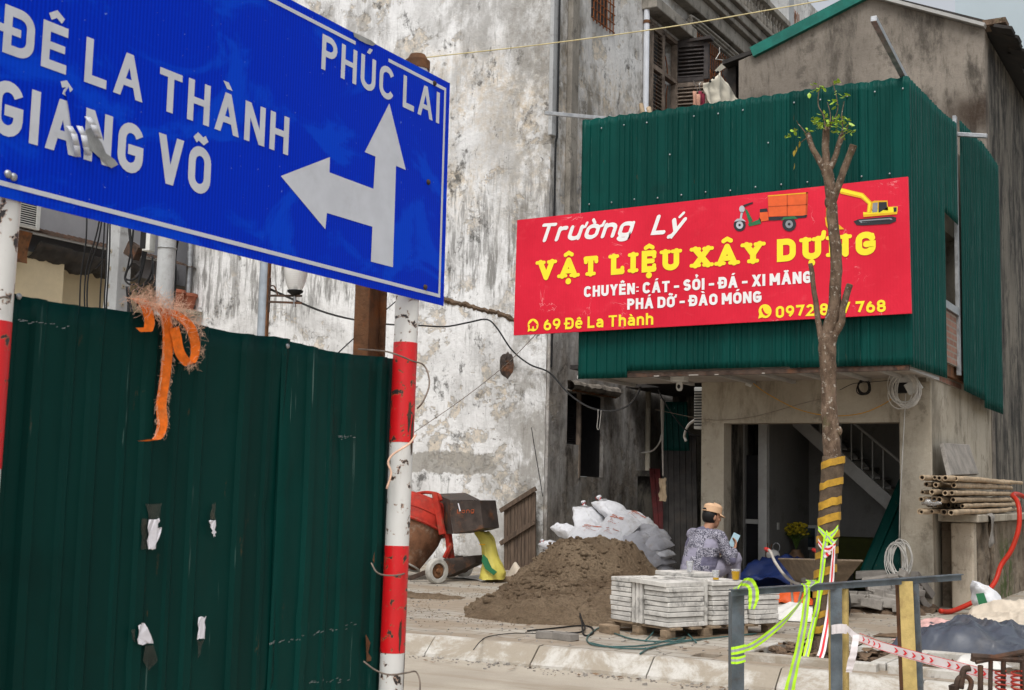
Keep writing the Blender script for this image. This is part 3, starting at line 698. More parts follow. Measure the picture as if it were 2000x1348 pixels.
# ------------------------------------------------------------------ corrugated sheet builder
def corrugated(mb, A, B, z0f, z1f, nrm, pitch=.13, h=.017, rows=26, dents=0, seed=1, minor=True, wob=.004):
    """trapezoid-ribbed sheet from plan point A to B, rising from z0f(s) to z1f(s)"""
    A, B = V(A), V(B); L = (B-A).length; d = (B-A)/L; nrm = V(nrm).normalized(); R = random.Random(seed)
    xs = []; k = 0
    while k*pitch < L:
        s = k*pitch
        rh = R.uniform(.55, 1.15); r2 = R.choice((0, .25, .45, .7)) if minor else 0; jt = R.uniform(-.05, .05)
        for q, e in [(0,0),(.26+jt,0),(.31+jt,r2),(.38+jt,r2),(.43+jt,0),(.66,0),(.71,rh),(.86,rh),(.92,0)]:
            if s+q*pitch <= L: xs.append((s+q*pitch, e*h))
        k += 1
    xs.append((L, 0)); dn = [(R.uniform(0, L), R.uniform(0, 1), R.uniform(.012, .035), R.uniform(.004, .012)) for _ in range(dents)]
    vs = []; n = len(xs)
    for j in range(rows+1):
        tt = j/rows
        for s, e in xs:
            z0, z1 = z0f(s), z1f(s); z = z0+(z1-z0)*tt; off = e + wob*nz(s*1.3, z*1.1, seed)
            for ds, dt, r, dp_ in dn:
                dd = (s-ds)**2/(r*r) + ((tt-dt)*(z1-z0))**2/(r*r*1.5)
                if dd < 6: off -= dp_*math.exp(-dd)
            p = A + d*s + nrm*off; vs.append((p.x, p.y, z))
    mb.add(vs, [(j*n+i, j*n+i+1, (j+1)*n+i+1, (j+1)*n+i) for j in range(rows) for i in range(n-1)])

# ------------------------------------------------------------------ the small shop under the green cladding
t = thing('shop_building', 'small rendered shop with green corrugated upper storey and open dark front', 'building', (-4.5, 15, .15))
YG, XL, XR, YF = 13.5, -6.88, -3.02, 15.0
ZB, ZT = 2.72, 5.85
seams = [XL, -6.26, -5.1, -4.3, -3.55, XR]
for i in range(5):
    a, c = seams[i], seams[i+1]; b = MB()
    zb = (ZB-.012 if i == 0 else ZB+.065 if i < 3 else ZB+.05); zt = ZT + RND.uniform(-.012, .012)
    corrugated(b, (a, YG - (.004 if i % 2 else 0), 0), (c+.02, YG - (.004 if i % 2 else 0), 0), lambda s: zb, lambda s: zt + .008*sin(s*40), (0,-1,0), dents=int(34*(c-a))+6, seed=20+i, rows=34)
    b.build('cladding_sheet', M['clad'], t, smooth=25, solid=.0015)
b = MB(); corrugated(b, (XR, YG, 0), (XR, 15.34, 0), lambda s: ZB+.03+.02*s, lambda s: ZT+.01+.045*s, (1,0,0), dents=12, seed=31, rows=30); b.build('cladding_sheet', M['clad'], t, smooth=25, solid=.0015)
b = MB(); corrugated(b, (XR, 15.34, 0), (XR, 16.16, 0), lambda s: 4.75, lambda s: ZT+.10+.1*s, (1,0,0), dents=4, seed=33, rows=14); b.build('cladding_sheet', M['clad'], t, smooth=25, solid=.0015)
b = MB(); corrugated(b, (XR+.01, 16.30, 0), (XR+.01, 17.7, 0), lambda s: 2.72-.02*s, lambda s: 6.12+.05*s, (1,0,0), dents=6, seed=32, rows=30); b.build('cladding_sheet', M['clad'], t, smooth=25, solid=.0015)
b = MB(); corrugated(b, (XR+.01, 17.7, 0), (XR+.01, 19.12, 0), lambda s: 2.60, lambda s: 6.22-.02*s, (1,0,0), dents=6, seed=35, rows=26); b.build('cladding_sheet', M['clad'], t, smooth=25, solid=.0015)
sb0 = None
for k in range(26):
    px_ = XL+.12+k*.148; pz_ = ZT-.12-.02*RND.random() if k % 2 else 4.80+.012*RND.random()
    if k in (7, 15): pz_ = 5.3
    if sb0 is None: b = MB(); b.ball((0,0,0), (.011,.006,.011), 8, 5); sb0 = b.build('screw', M['steel'], t, smooth=True); sb0.data.transform(Matrix.Translation(WLOC[t.name])); sb0.location = V((px_, YG-.02, pz_))-WLOC[t.name]
    else: dup(sb0, V((px_, YG-.02, pz_))-WLOC[t.name], parent=t)
# soffit, edge beam and ribs
b = MB(); b.box(XL+.02, XR-.02, YG+.06, YF+.02, ZB+.05, ZB+.08); b.build('soffit', M['soffit'], t)
for xx in (-6.85, -6.05, -5.25, -4.75, -4.3, -3.85, -3.4, -3.08):
    b = MB(); b.bar((xx, YG+.03, ZB+.03), (xx+.02, YF, ZB+.03), .05, .035); b.build('soffit_rib', M['frame_white'], t)
b = MB(); b.box(-6.26, XR-.02, YG+.012, YG+.055, ZB-.005, ZB+.045); b.build('edge_beam', M['rust_dark'], t)
b = MB()
for k in range(4): xx = -6.0+k*.45+RND.uniform(-.1,.1); b.box(xx, xx+RND.uniform(.03,.14), YG+.006, YG+.0105, ZB-.004, ZB+RND.uniform(.004,.010))
o = b.build('torn_film', M['soffit'], t); o['kind'] = 'stuff'
b = MB(); b.box(-6.9, -6.27, YG+.012, YG+.05, ZB-.005, ZB+.03); b.build('edge_beam', M['frame_white'], t)
# render ground floor: two piers and a lintel as one wall with an opening, the left pier returns deep
b = MB(); wall_holes(b, 1, YF, .26, -5.91, -3.18, .15, 2.80, [(-5.615, -3.46, .15, 2.26)]); b.build('front_wall', M['concrete_shop'], t)
b = MB(); b.box(-3.48, -3.12, YF-.05, YF-.002, .15, 2.72); b.build('pier', M['concrete_shop'], t, bevel=.012)
b = MB(); wall_holes(b, 0, -3.18, -.22, YF+.26, 19.2, .15, 5.9, [(16.18, 16.9, 3.15, 4.7)]); b.build('side_wall', M['concrete_shop'], t)
b = MB(); b.box(-3.40, -3.16, 15.2, 16.95, 2.78, 3.14); b.build('brick_infill', M['bricks'], t)
b = MB(); b.box(-3.19, -3.10, 15.36, 17.0, 2.86, 3.0); b.build('brick_infill', M['rust'], t)
b = MB(); b.box(-3.24, -3.06, 15.38, 16.28, 3.0, 3.62); b.build('brick_infill', M['bricks'], t)
b = MB(); b.box(-3.07, -3.03, 16.18, 16.27, 2.9, 6.15); b.box(-3.22, -3.03, 15.36, 16.2, 3.63, 3.72); b.build('window_frame', M['steel'], t)
b = MB(); b.box(-3.9, -3.34, 15.3, 17.0, 3.7, 4.75); b.build('unlit_room_box', M['dark'], t)  # near-black box painted as the unlit inside of the window
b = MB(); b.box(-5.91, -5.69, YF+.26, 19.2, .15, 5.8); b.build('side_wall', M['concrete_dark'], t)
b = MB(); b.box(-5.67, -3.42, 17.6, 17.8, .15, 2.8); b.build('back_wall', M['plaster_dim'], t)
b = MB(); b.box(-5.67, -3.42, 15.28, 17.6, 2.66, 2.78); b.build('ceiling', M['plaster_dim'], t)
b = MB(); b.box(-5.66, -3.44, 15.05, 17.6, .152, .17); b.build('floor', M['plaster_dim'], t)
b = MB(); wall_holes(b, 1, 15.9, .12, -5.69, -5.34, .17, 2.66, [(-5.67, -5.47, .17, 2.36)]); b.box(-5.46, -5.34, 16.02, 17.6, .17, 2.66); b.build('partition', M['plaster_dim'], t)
b = MB(); b.box(-5.475, -5.36, 15.86, 15.898, .17, 2.42); b.box(-5.66, -5.475, 15.86, 15.898, 2.34, 2.42); b.box(-5.67,-5.475,15.93,15.96,1.02,1.08); b.build('door_frame', M['frame_white'], t, bevel=.005)
b = MB(); b.box(-5.67, -5.47, 15.97, 15.99, .17, 1.9); b.build('door', M['dark'], t)
b = MB(); b.box(-5.338, -5.33, 16.2, 16.28, .95, 1.04); b.build('switch_plate', M['ac_white'], t)
# tubes of the steel frame that stick out
for p, q, s in [(on(1066,221,1,13.56), on(1185,232,1,13.56), .045), (V((XR-.06, YG-1.15, ZT+.26)), V((XR-.06, YG+.5, ZT-.02)), .06), (on(1858,262,1,16.3), on(1928,266,1,16.3), .05)]:
    b = MB(); b.bar(p, q, s, s); o = b.build('frame_tube', M['steel'], t, bevel=.004)

# ------------------------------------------------------------------ gabled house behind the shop
t = thing('gabled_house', 'brown rendered gabled house rising behind the green cladding', 'building', (-5, 19.2, .15))
YH = 19.2; XA, XB = -6.96, -3.17
ga = [on(1437,190,1,YH), on(1437,120,1,YH), on(1485,100,1,YH), on(1690,-6,1,YH), on(1921,57,1,YH)]
zl, zk, za, zr = ga[1].z, ga[2].z, ga[3].z, ga[4].z; xk, xa = ga[2].x, ga[3].x
b = MB(); b.prism([(XA,YH,.15),(XB,YH,.15),(XB,YH,zr),(xa,YH,za),(xk,YH,zk),(XA,YH,zl)], (0,.25,0)); b.build('gable_wall', M['concrete_brown'], t)
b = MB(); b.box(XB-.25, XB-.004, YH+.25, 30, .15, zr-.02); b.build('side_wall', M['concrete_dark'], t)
b = MB(); b.box(XA+.004, XA+.25, YH+.25, 30, .15, zl-.02); b.build('side_wall', M['concrete_brown'], t)
d1 = V((xa-xk, 0, za-zk)).normalized(); b = MB()
b.bar(V((xk-.12, YH-.03, zk-.02)), V((xa+.05, YH-.03, za+.04)), .12, .17); b.build('verge_flashing', M['roof_trim'], t)
b = MB(); b.bar(V((xa, YH-.03, za+.03)), V((XB+.02, YH-.03, zr+.03)), .16, .05); b.build('verge_board', M['frame_white'], t)
b = MB(); b.prism([(XA-.3,YH+.05,zl+.0),(xk,YH+.05,zk+.03),(xa,YH+.05,za+.05),(XB+.22,YH+.05,zr-.02),(XB+.22,YH+.05,zr+.06),(xa,YH+.05,za+.12),(xk,YH+.05,zk+.1),(XA-.3,YH+.05,zl+.07)], (0,11,0))
for k in range(34):
    yy = YH+.1+k*.32; zz = zr-.01
    b.obox((XB+.30+RND.uniform(-.05,.06), yy, zz-RND.uniform(0,.05)), (.26, .3, .045), Matrix.Rotation(.35+RND.uniform(-.1,.1), 3, 'Y'))
b.build('roof', M['roof_dark'], t)
b = MB(); b.box(XB-.02, XB+.3, YH-.02, YH+.3, zr+.05, zr+.13); b.build('ridge_tile', M['bark'], t)
b = MB(); b.prism([on(1437,112,1,YH+.3), on(1410,142,1,YH+.3), on(1437,190,1,YH+.3)], (0,2.5,0)); b.build('awning', M['roof_dark'], t)

# pale tower far right, yellow house far left
t = thing('pale_tower', 'plain pale blue grey tower block behind the gabled house', 'building', (0, 34, 0))
p = on(1866, 60, 1, 34); b = MB(); b.box(p.x, p.x+14, 34, 46, 0, 30); b.build('wall', M['pale_blue'], t)
b = MB(); b.box(p.x-.02, p.x+14.02, 33.98, 46, 30, 30.6); b.build('parapet', M['frame_white'], t)
t = thing('yellow_house', 'cream yellow house with grey upper wall and sagging dark awning', 'building', (-17.4, 14, .15))
b = MB(); b.box(-22, -17.3, 9.5, 14.74, .15, 5.1); b.box(-22, -18.1, 14.74, 19.5, .15, 5.2); b.build('lower_wall', M['cream_paint'], t)
b = MB(); b.box(-17.3, -17.16, 13.05, 13.4, .15, 5.0); b.build('pier', M['frame_white'], t)
b = MB(); b.box(-22, -17.55, 9.5, 19.5, 5.1, 12); b.build('upper_wall', M['grey_paint'], t)
b = MB(); corrugated(b, (0,0,0), (8, 0, 0), lambda s: 0, lambda s: 1, (0,-1,0), .12, .02, 2, minor=False)
b.v = [V((-16.95 - .75*p.z + p.y*.0, 9.5+p.x, 5.36+.25*p.z - p.y)) for p in b.v]; b.build('awning_sheet', M['rust_dark'], t, solid=.003)
b = MB()
for y0, y1 in [(13.95, 15.3), (15.35, 16.2)]:
    b.grid(20, 8, lambda i, j: (-16.98 - .6*j, y0+(y1-y0)*i, 5.33 - .42*sin(pi*min(1, j+.15)*.55)*(.85+.25*fbm(i*6, j*2, 3)) - .05*i))
b.build('hanging_cloth', M['roof_dark'], t, smooth=True, solid=.004)
b = MB(); b.grid(8, 6, lambda i, j: (-16.96-.1*sin(j*2), 13.0+.78*i, 5.34-.5*j)); b.build('rusty_panel', M['rust'], t, solid=.004)
b = MB(); b.bar((-17.0, 9.5, 5.33), (-17.0, 16.6, 5.36), .04, .04); b.build('awning_edge', M['frame_white'], t)
b = MB(); b.tube([(-17.02, 17.38, .15), (-17.02, 17.38, 8)], .05, 10); b.build('gutter_pipe', M['steel'], t, smooth=40)
# ------------------------------------------------------------------ stroke lettering (painted and printed words)
def arc(cx, cy, rx, ry, a0, a1, n=9): return [(cx+rx*cos(radians(a0+(a1-a0)*i/n)), cy+ry*sin(radians(a0+(a1-a0)*i/n))) for i in range(n+1)]
def stad(w, h, r=None, y0=0):
    r = r or w/2; return arc(w-r, y0+h-r, r, r, 90, 0, 6) + arc(w-r, y0+r, r, r, 0, -90, 6) + arc(r, y0+r, r, r, 270, 180, 6) + arc(r, y0+h-r, r, r, 180, 90, 6)
C_ = arc(.29,.71,.29,.29,20,180) + arc(.29,.29,.29,.29,180,340)
D_ = [(0,0),(0,1),(.26,1)] + arc(.29,.69,.29,.31,80,0,6) + arc(.29,.31,.29,.31,0,-80,6) + [(.26,0)]
XH = .72
GL = {
 'A': (.68, [[(0,0),(.34,1)],[(.34,1),(.68,0)],[(.12,.29),(.56,.29)]]), 'C': (.58, [C_]), 'D': (.58, [(D_,1)]), 'Đ': (.58, [(D_,1),[(-.13,.5),(.24,.5)]]),
 'E': (.48, [[(.48,1),(0,1),(0,0),(.48,0)],[(.04,.51),(.42,.51)]]), 'G': (.58, [arc(.29,.71,.29,.29,20,180)+arc(.29,.29,.29,.29,180,360)+[(.58,.46),(.32,.46)]]),
 'H': (.56, [[(0,0),(0,1)],[(.56,0),(.56,1)],[(.04,.52),(.52,.52)]]), 'I': (.0, [[(0,0),(0,1)]]), 'L': (.44, [[(0,1),(0,0),(.44,0)]]),
 'M': (.74, [[(0,0),(0,1)],[(0,1),(.37,.2)],[(.37,.2),(.74,1)],[(.74,1),(.74,0)]]), 'N': (.58, [[(0,0),(0,1)],[(0,1),(.58,0)],[(.58,0),(.58,1)]]),
 'O': (.58, [(stad(.58,1),1)]), 'P': (.52, [[(0,0),(0,1)],[(.02,1),(.26,1)]+arc(.26,.74,.26,.26,80,-90,8)+[(.04,.48)]]),
 'S': (.52, [arc(.26,.745,.26,.255,20,180,8)+arc(.26,.745,.26,.235,190,262,4)+arc(.26,.265,.26,.245,82,0,5)+arc(.26,.265,.26,.265,-8,-160,9)]),
 'T': (.56, [[(0,1),(.56,1)],[(.28,0),(.28,.96)]]), 'U': (.56, [[(0,1)]+arc(.28,.28,.28,.28,180,360,12)+[(.56,1)]]), 'V': (.64, [[(0,1),(.32,0)],[(.32,0),(.64,1)]]),
 'X': (.62, [[(0,0),(.62,1)],[(0,1),(.62,0)]]), 'Y': (.62, [[(0,1),(.31,.42)],[(.62,1),(.31,.42)],[(.31,0),(.31,.46)]]), '-': (.3, [[(0,.4),(.3,.4)]]), ':': (.0, [[(0,.1),(0,.22)],[(0,.58),(0,.7)]]),
 '0': (.5, [(stad(.5,1),1)]), '2': (.5, [arc(.25,.75,.25,.25,170,-10,8)+[(.46,.6),(0,0),(.5,0)]]), '4': (.54, [[(.54,.24),(0,.24),(.34,1)],[(.40,0),(.40,.6)]]),
 '6': (.5, [(stad(.5,.6),1),[(.0,.3),(.0,.45),(.08,.7),(.3,1)]]), '7': (.5, [[(0,1),(.5,1),(.18,0)]]), '8': (.5, [(stad(.46,.5,.22,.5),1),(stad(.5,.53,.24),1)]),
 '9': (.5, [(stad(.5,.6,None,.4),1),[(.5,.7),(.5,.5),(.42,.28),(.2,0)]]),
 'a': (.44, [arc(.21,.50,.21,.22,160,30,7)+[(.44,.5),(.44,0)],[(.44,.43),(.2,.40)]+arc(.17,.2,.17,.2,100,290,9)+[(.36,.06),(.44,.16)]]),
 'e': (.46, [[(.04,.38),(.44,.38)],[(.46,.38)]+arc(.23,.44,.23,.28,0,180,9)+arc(.23,.28,.23,.28,180,325,8)]), 'h': (.44, [[(0,0),(0,1)],[(0,.42)]+arc(.22,.5,.22,.22,160,0,7)+[(.44,0)]]),
 'n': (.44, [[(0,0),(0,XH)],[(0,.42)]+arc(.22,.5,.22,.22,160,0,7)+[(.44,0)]]), 'r': (.28, [[(0,0),(0,XH)],[(0,.42)]+arc(.22,.5,.22,.22,160,70,6)]),
 'u': (.44, [[(0,XH)]+arc(.22,.22,.22,.22,180,330,8)+[(.44,.3)],[(.44,XH),(.44,0)]]), 'o': (.46, [(stad(.46,XH),1)]),
 'g': (.46, [(stad(.46,XH,.2),1),[(.46,XH),(.46,-.1)]+arc(.23,-.08,.23,.2,0,-150,8)]), 'y': (.46, [[(0,XH),(.23,0)],[(.46,XH),(.13,-.28)]+arc(.0,-.18,.12,.12,-40,-80,3)]),
}
def lettering(mb, text, put, H, t, xs=1.0, gap=.2, shear=0, rnd=False, serif=0, space=.42, z0=0, zstep=.0002):
    """text drawn as flat strokes; put(x, y, lift) -> 3D. returns width"""
    x = 0; k = [0]; low = lambda c: c.islower()
    def emit(poly):
        k[0] += 1; mb.add([put(px+shear*py, py, z0+zstep*(k[0] % 16)) for px, py in poly], [tuple(range(len(poly)))])
    def disc(c, r):
        emit([(c[0]+r*cos(2*pi*i/14), c[1]+r*sin(2*pi*i/14)) for i in range(14)])
    def stroke(pts, th, closed=False):
        dd = [pts[0]]
        for p in pts[1:]:
            if abs(p[0]-dd[-1][0]) + abs(p[1]-dd[-1][1]) > H*.004: dd.append(p)
        if closed and abs(dd[0][0]-dd[-1][0]) + abs(dd[0][1]-dd[-1][1]) < H*.004: dd.pop()
        pts = dd
        if len(pts) == 2 and not rnd and abs(pts[1][1]-pts[0][1]) > .9*abs(pts[1][0]-pts[0][0]):
            (ax, ay), (bx, by) = pts; L = sqrt((bx-ax)**2+(by-ay)**2); q = th/2*L/abs(by-ay)
            emit([(ax-q,ay),(ax+q,ay),(bx+q,by),(bx-q,by)]); return
        n = len(pts); off = []
        for i in range(n):
            a = pts[i-1] if (closed or i) else None; c = pts[(i+1) % n] if (closed or i < n-1) else None; p = pts[i]
            def nrm(u, v):
                dx, dy = v[0]-u[0], v[1]-u[1]; l = sqrt(dx*dx+dy*dy) or 1; return (-dy/l, dx/l)
            if a is None: m = nrm(p, c); s = 1
            elif c is None: m = nrm(a, p); s = 1
            else:
                n1, n2 = nrm(a, p), nrm(p, c); mx, my = n1[0]+n2[0], n1[1]+n2[1]; l = sqrt(mx*mx+my*my) or 1
                m = (mx/l, my/l); s = min(2.0, 1/max(.3, m[0]*n1[0]+m[1]*n1[1]))
            off.append(((p[0]+m[0]*th/2*s, p[1]+m[1]*th/2*s), (p[0]-m[0]*th/2*s, p[1]-m[1]*th/2*s)))
        k[0] += 1; vs = []
        for l, r in off:
            for px, py in (l, r): vs.append(put(px+shear*py, py, z0+zstep*(k[0] % 16)))
        mb.add(vs, [(2*i, 2*((i+1) % n), 2*((i+1) % n)+1, 2*i+1) for i in range(n if closed else n-1)])
        if rnd and not closed: disc(pts[0], th/2); disc(pts[-1], th/2)
    for ch in text:
        if ch == ' ': x += space*H*xs; continue
        base, marks = ch, []
        if ch != 'Đ': dec = unicodedata.normalize('NFD', ch); base, marks = dec[0], dec[1:]
        wd, strokes = GL[base]; W = wd*H*xs; top = (1 if not low(base) or base in 'h' else XH)
        def mp(p):
            px, py = p; yy = t/2 + py*(H-t)
            return (x + t/2 + px*H*xs, yy)
        for s in strokes:
            cl = isinstance(s, tuple); P = s[0] if cl else s
            q = [mp(p) for p in P]
            if not cl and not rnd:
                if len(q) == 2 and abs(q[1][1]-q[0][1]) > abs(q[1][0]-q[0][0])*.9:
                    q = [(a, (0 if P[i][1] == 0 else H if P[i][1] == 1 else XH*H if P[i][1] == XH else b_)) for i, (a, b_) in enumerate(q)]
                else:
                    for e, f in ((0, 1), (-1, -2)):
                        if P[e][1] in (0, 1, XH) and abs(P[e][0]-P[f][0]) < 1e-6: q[e] = (q[e][0], q[e][1] + (t/2 if P[e][1] > P[f][1] else -t/2))
                        elif abs(P[e][1]-P[f][1]) < 1e-6: q[e] = (q[e][0] + (t*.45 if P[e][0] > P[f][0] else -t*.45), q[e][1])
            th = t*(.82 if len(q) == 2 and abs(q[0][1]-q[1][1]) < 1e-6 else 1)
            stroke(q, th, cl)
            if serif and not cl:
                for e, f in ((0, 1), (-1, -2)):
                    dx, dy = q[e][0]-q[f][0], q[e][1]-q[f][1]
                    if P[e][1] in (0, 1) and abs(dy) > abs(dx)*.5 and not (base in 'AVN' and (P[e] in ((.34,1),(.32,0)) or (base == 'N' and (P[e] == (.58,0))))):
                        stroke([(q[e][0]-serif, q[e][1]), (q[e][0]+serif, q[e][1])], t*.62)
                    elif abs(dy) < 1e-6 and base in 'ELT' and P[e][1] in (0, 1):
                        stroke([(q[e][0], q[e][1]), (q[e][0]+.02*H, q[e][1] + (.16 if P[e][1] == 0 else -.16)*H)], t*.72)
                    elif base in 'CG' and e == 0: stroke([q[0], (q[0][0]+.02*H, q[0][1]+.12*H)], t*.6)
        cx = x + t/2 + W/2; ty = top*H; mt = t*.72; g = .07*H
        ms = list(marks); up = ty + g
        if '\u0302' in ms: stroke([(cx-.17*H, up+mt*.3), (cx, up+.15*H), (cx+.17*H, up+mt*.3)], mt); up2 = up
        if '\u0306' in ms: stroke([(cx+.15*H*cos(radians(a)), up+.14*H+.12*H*sin(radians(a))) for a in range(190, 351, 20)], mt)
        if '\u031b' in ms:
            hx = x + t + W; stroke([(hx-t*.3, ty-t*.45), (hx+.09*H, ty-t*.25), (hx+.12*H, ty+.13*H)], mt)
        dxm = -.05*H if '\u031b' in ms else 0
        if '\u0301' in ms: stroke([(cx-.03*H+dxm, up+mt*.2), (cx+.10*H+dxm, up+.20*H)], mt)
        if '\u0300' in ms: stroke([(cx+.04*H+dxm, up+mt*.2), (cx-.11*H+dxm, up+.20*H)], mt)
        if '\u0303' in ms: stroke([(cx-.18*H, up+.04*H), (cx-.09*H, up+.13*H), (cx+.07*H, up+.06*H), (cx+.17*H, up+.14*H)], mt)
        if '\u0309' in ms: stroke([(cx-.09*H, up+.20*H), (cx+.02*H, up+.25*H), (cx+.10*H, up+.18*H), (cx+.02*H, up+.09*H), (cx, up+.02*H)], mt*.8)
        if '\u0323' in ms: disc((cx, -.14*H), t*.55)
        x += W + t + gap*H*xs + (.05*H if '\u031b' in ms else 0)
    return x - gap*H*xs
def fit(mb, text, p0, p1, H, t, normal, updir=None, xs=1.0, **kw):
    """letters from p0 to p1 along their line; width fitted by letter width"""
    p0, p1 = V(p0), V(p1); d = p1-p0; Wt = d.length; d.normalize(); nn = V(normal).normalized(); up = V(updir) if updir else nn.cross(d).normalized()
    tmp = MB(); xs_ = xs
    for _ in range(6):
        w_ = lettering(tmp, text, lambda x, y, z: (0,0,0), H, t, xs_, **kw); xs_ *= Wt/w_
    lettering(mb, text, lambda x, y, z: p0 + d*x + up*y + nn*z, H, t, xs_, **kw)
def fit_words(text, p0, p1, H, t, normal, updir, mat, parent, xs=1.0, **kw):
    p0, p1 = V(p0), V(p1); d = p1-p0; Wt = d.length; d.normalize(); nn = V(normal).normalized(); up = V(updir); xs_ = xs; x = 0
    for _ in range(8): xs_ *= Wt/lettering(MB(), text, lambda a, c, z: (0,0,0), H, t, xs_, **kw)
    for wd in text.split(' '):
        b = MB(); o = p0 + d*x; x += lettering(b, wd, lambda a, c, z: o + d*a + up*c + nn*z, H, t, xs_, **kw) + kw.get('gap', .2)*H*xs_ + kw.get('space', .42)*H*xs_
        b.build('word', mat, parent)

# ------------------------------------------------------------------ blue direction sign on striped poles
XS = -2.687
def SP(u, v, lift=0): p = on(u, v, 0, XS); p.x += lift; return p
t = thing('road_sign', 'large blue direction sign with white arrows on two red and white poles', 'road sign', (-2.74, 3.0, 0))
zt_, zb_, yl_, yr_ = 2.985, 2.097, 1.60, 4.118
b = MB(); b.box(XS-.004, XS-.0005, yl_, yr_, zb_, zt_); pan = b.build('sign_panel', [M['sign_blue']], t)
b = MB(); b.box(XS-.028, XS-.0045, yl_+.03, yr_-.03, zb_+.12, zb_+.16); b.box(XS-.028, XS-.0045, yl_+.03, yr_-.03, zt_-.16, zt_-.12); b.build('back_rail', M['sign_back'], t)
b = MB(); e, wd, L = .028, .013, .0010
for (y0, y1, z0, z1) in [(yl_+e, yr_-e, zb_+e, zb_+e+wd), (yl_+e, 3.50, zt_-e-wd, zt_-e), (3.70, yr_-e, zt_-e-wd, zt_-e), (yr_-e-wd, yr_-e, zb_+e+wd, zt_-e-wd), (yl_+e, yl_+e+wd, zb_+e+wd, zt_-e-wd)]:
    b.add([(XS+L, y0, z0), (XS+L, y1, z0), (XS+L, y1, z1), (XS+L, y0, z1)], [(0,1,2,3)])
b.build('border_line', M['sign_white'], t)
for txt, q0, q1, q2, tk in [('ĐÊ LA THÀNH', (3,110), (562,297), (568,225), .20), ('GIẢNG VÕ', (-20,262), (409,380), (413,278), .20), ('PHÚC LAI', (627,133), (857,243), (859,183), .18)]:
    a, c, h = SP(*q0), SP(*q1), SP(*q2); H = (h.z-c.z)
    if txt == 'GIẢNG VÕ': H = SP(430, 300).z*0 + .142
    fit_words(txt, (XS, a.y, (a.z+c.z)/2), (XS, c.y, (a.z+c.z)/2), H, H*tk, (1,0,0), (0,0,1), M['sign_white'], t, z0=.0009, zstep=.00005, gap=.20, space=.30)
ar = [(760,202),(712,297),(733,306),(729,369),(643,337),(644,307),(548,344),(635,448),(638,416),(727,443),(724,511),(767,522),(773,324),(792,332)]
b = MB(); pts = [SP(u, v, .0010) for u, v in ar]; b.add(pts, [tuple(range(len(pts)))]); b.build('arrow', M['sign_white'], t)
# torn film with bare metal showing, and the curled strips of it
b = MB(); tp = [(165,255),(175,250),(188,268),(197,280),(205,300),(222,312),(229,322),(215,329),(203,318),(186,303),(172,290),(164,272)]
b.add([SP(u, v, .0042) for u, v in tp], [tuple(range(len(tp)))]); b.build('torn_patch', M['sign_back'], t)
b = MB()
for us in ([(130,246),(134,262),(140,285),(148,306)], [(150,246),(153,265),(158,288),(168,303)], [(166,228),(172,245),(180,262),(190,270)]):
    for i in range(len(us)-1):
        l0, l1 = .006+.012*sin(i*1.1), .006+.012*sin((i+1)*1.1)
        b.add([SP(us[i][0]-4, us[i][1], l0), SP(us[i][0]+5, us[i][1]+2, l0+.006), SP(us[i+1][0]+5, us[i+1][1]+2, l1+.006), SP(us[i+1][0]-4, us[i+1][1], l1)], [(0,1,2,3)])
b.build('peeling_strip', [M['sign_white']], t, smooth=True, solid=.0008)
b = MB(); tp = [(125,182),(132,170),(137,190),(139,215),(141,245),(137,250),(134,225),(130,200)]
b.add([SP(u, v, .0040) for u, v in tp], [tuple(range(len(tp)))]); b.build('torn_patch', M['sign_blue'], t)
b = MB(); tp = [(688,63),(700,68),(712,74),(724,80),(733,87),(726,90),(714,86),(700,79),(690,72)]
b.add([SP(u, v, .0040) for u, v in tp], [tuple(range(len(tp)))]); b.build('torn_patch', M['sign_back'], t)
for u, v in [(15,340),(26,346),(848,163),(836,356),(830,561)]:
    b = MB(); c = SP(u, v); b.ball(c, (.010, .011, .011), 10, 6); b.build('bolt', M['steel'] if u < 100 else M['rust_dark'], t, smooth=True)
PX = -2.74
PZ = [on(791, v, 0, PX).z for v in (1270, 1065, 865, 670)]
for yp, ylean, segs in [(on(791,700,0,PX).y, .02, [(.05,.32,1),(PZ[0],PZ[1],1),(PZ[2],PZ[3],1)]), (on(-17,700,0,PX).y, .01, [(0,.5,0),(.5,1.0,0),(1.0,1.42,0),(1.42,1.79,1),(1.79,2.95,0)])]:
    pp = lambda z: V((PX, yp + ylean*(z-1.9)/1.1, z))
    b = MB(); b.tube([pp(0), pp(1.5), pp(3.02)], .0445, 24); pole = b.build('pole', M['pole_white'], t, smooth=40)
    for z0, z1, kx in segs:
        if kx: b = MB(); b.tube([pp(z0), pp(z1)], .0455, 24); b.build('red_band', M['pole_red'], pole, smooth=40)
    b = MB(); b.tube([pp(3.0), pp(3.035)], .049, 20); b.tube([pp(3.03), pp(3.06)], [.046, .03], 20); b.build('pole_cap', M['rust'], pole, smooth=40)
    if yp > 3:
        for z0, sz in [(PZ[2]+.03,.065),(PZ[2]+.10,.05),(PZ[1]-.06,.035),(PZ[0]+.02,.06),(PZ[0]+.07,.05),(PZ[0]-.06,.05),(PZ[0]+.14,.04),(PZ[0]-.12,.04)]:
            a0 = RND.uniform(-.6, .9); c = pp(z0); b = MB()
            pts = []
            for k in range(12):
                a = 2*pi*k/12; r = sz*(.6+.5*RND.random()); pts.append((a0 + r*cos(a)*.5/.0455*.35, z0 + r*sin(a)*1.3))
            b.add([V((PX + .0461*cos(q), pp(zz).y + .0461*sin(q), zz)) for q, zz in pts], [tuple(range(12))]); b.build('bare_patch', M['rust_dark'], pole)
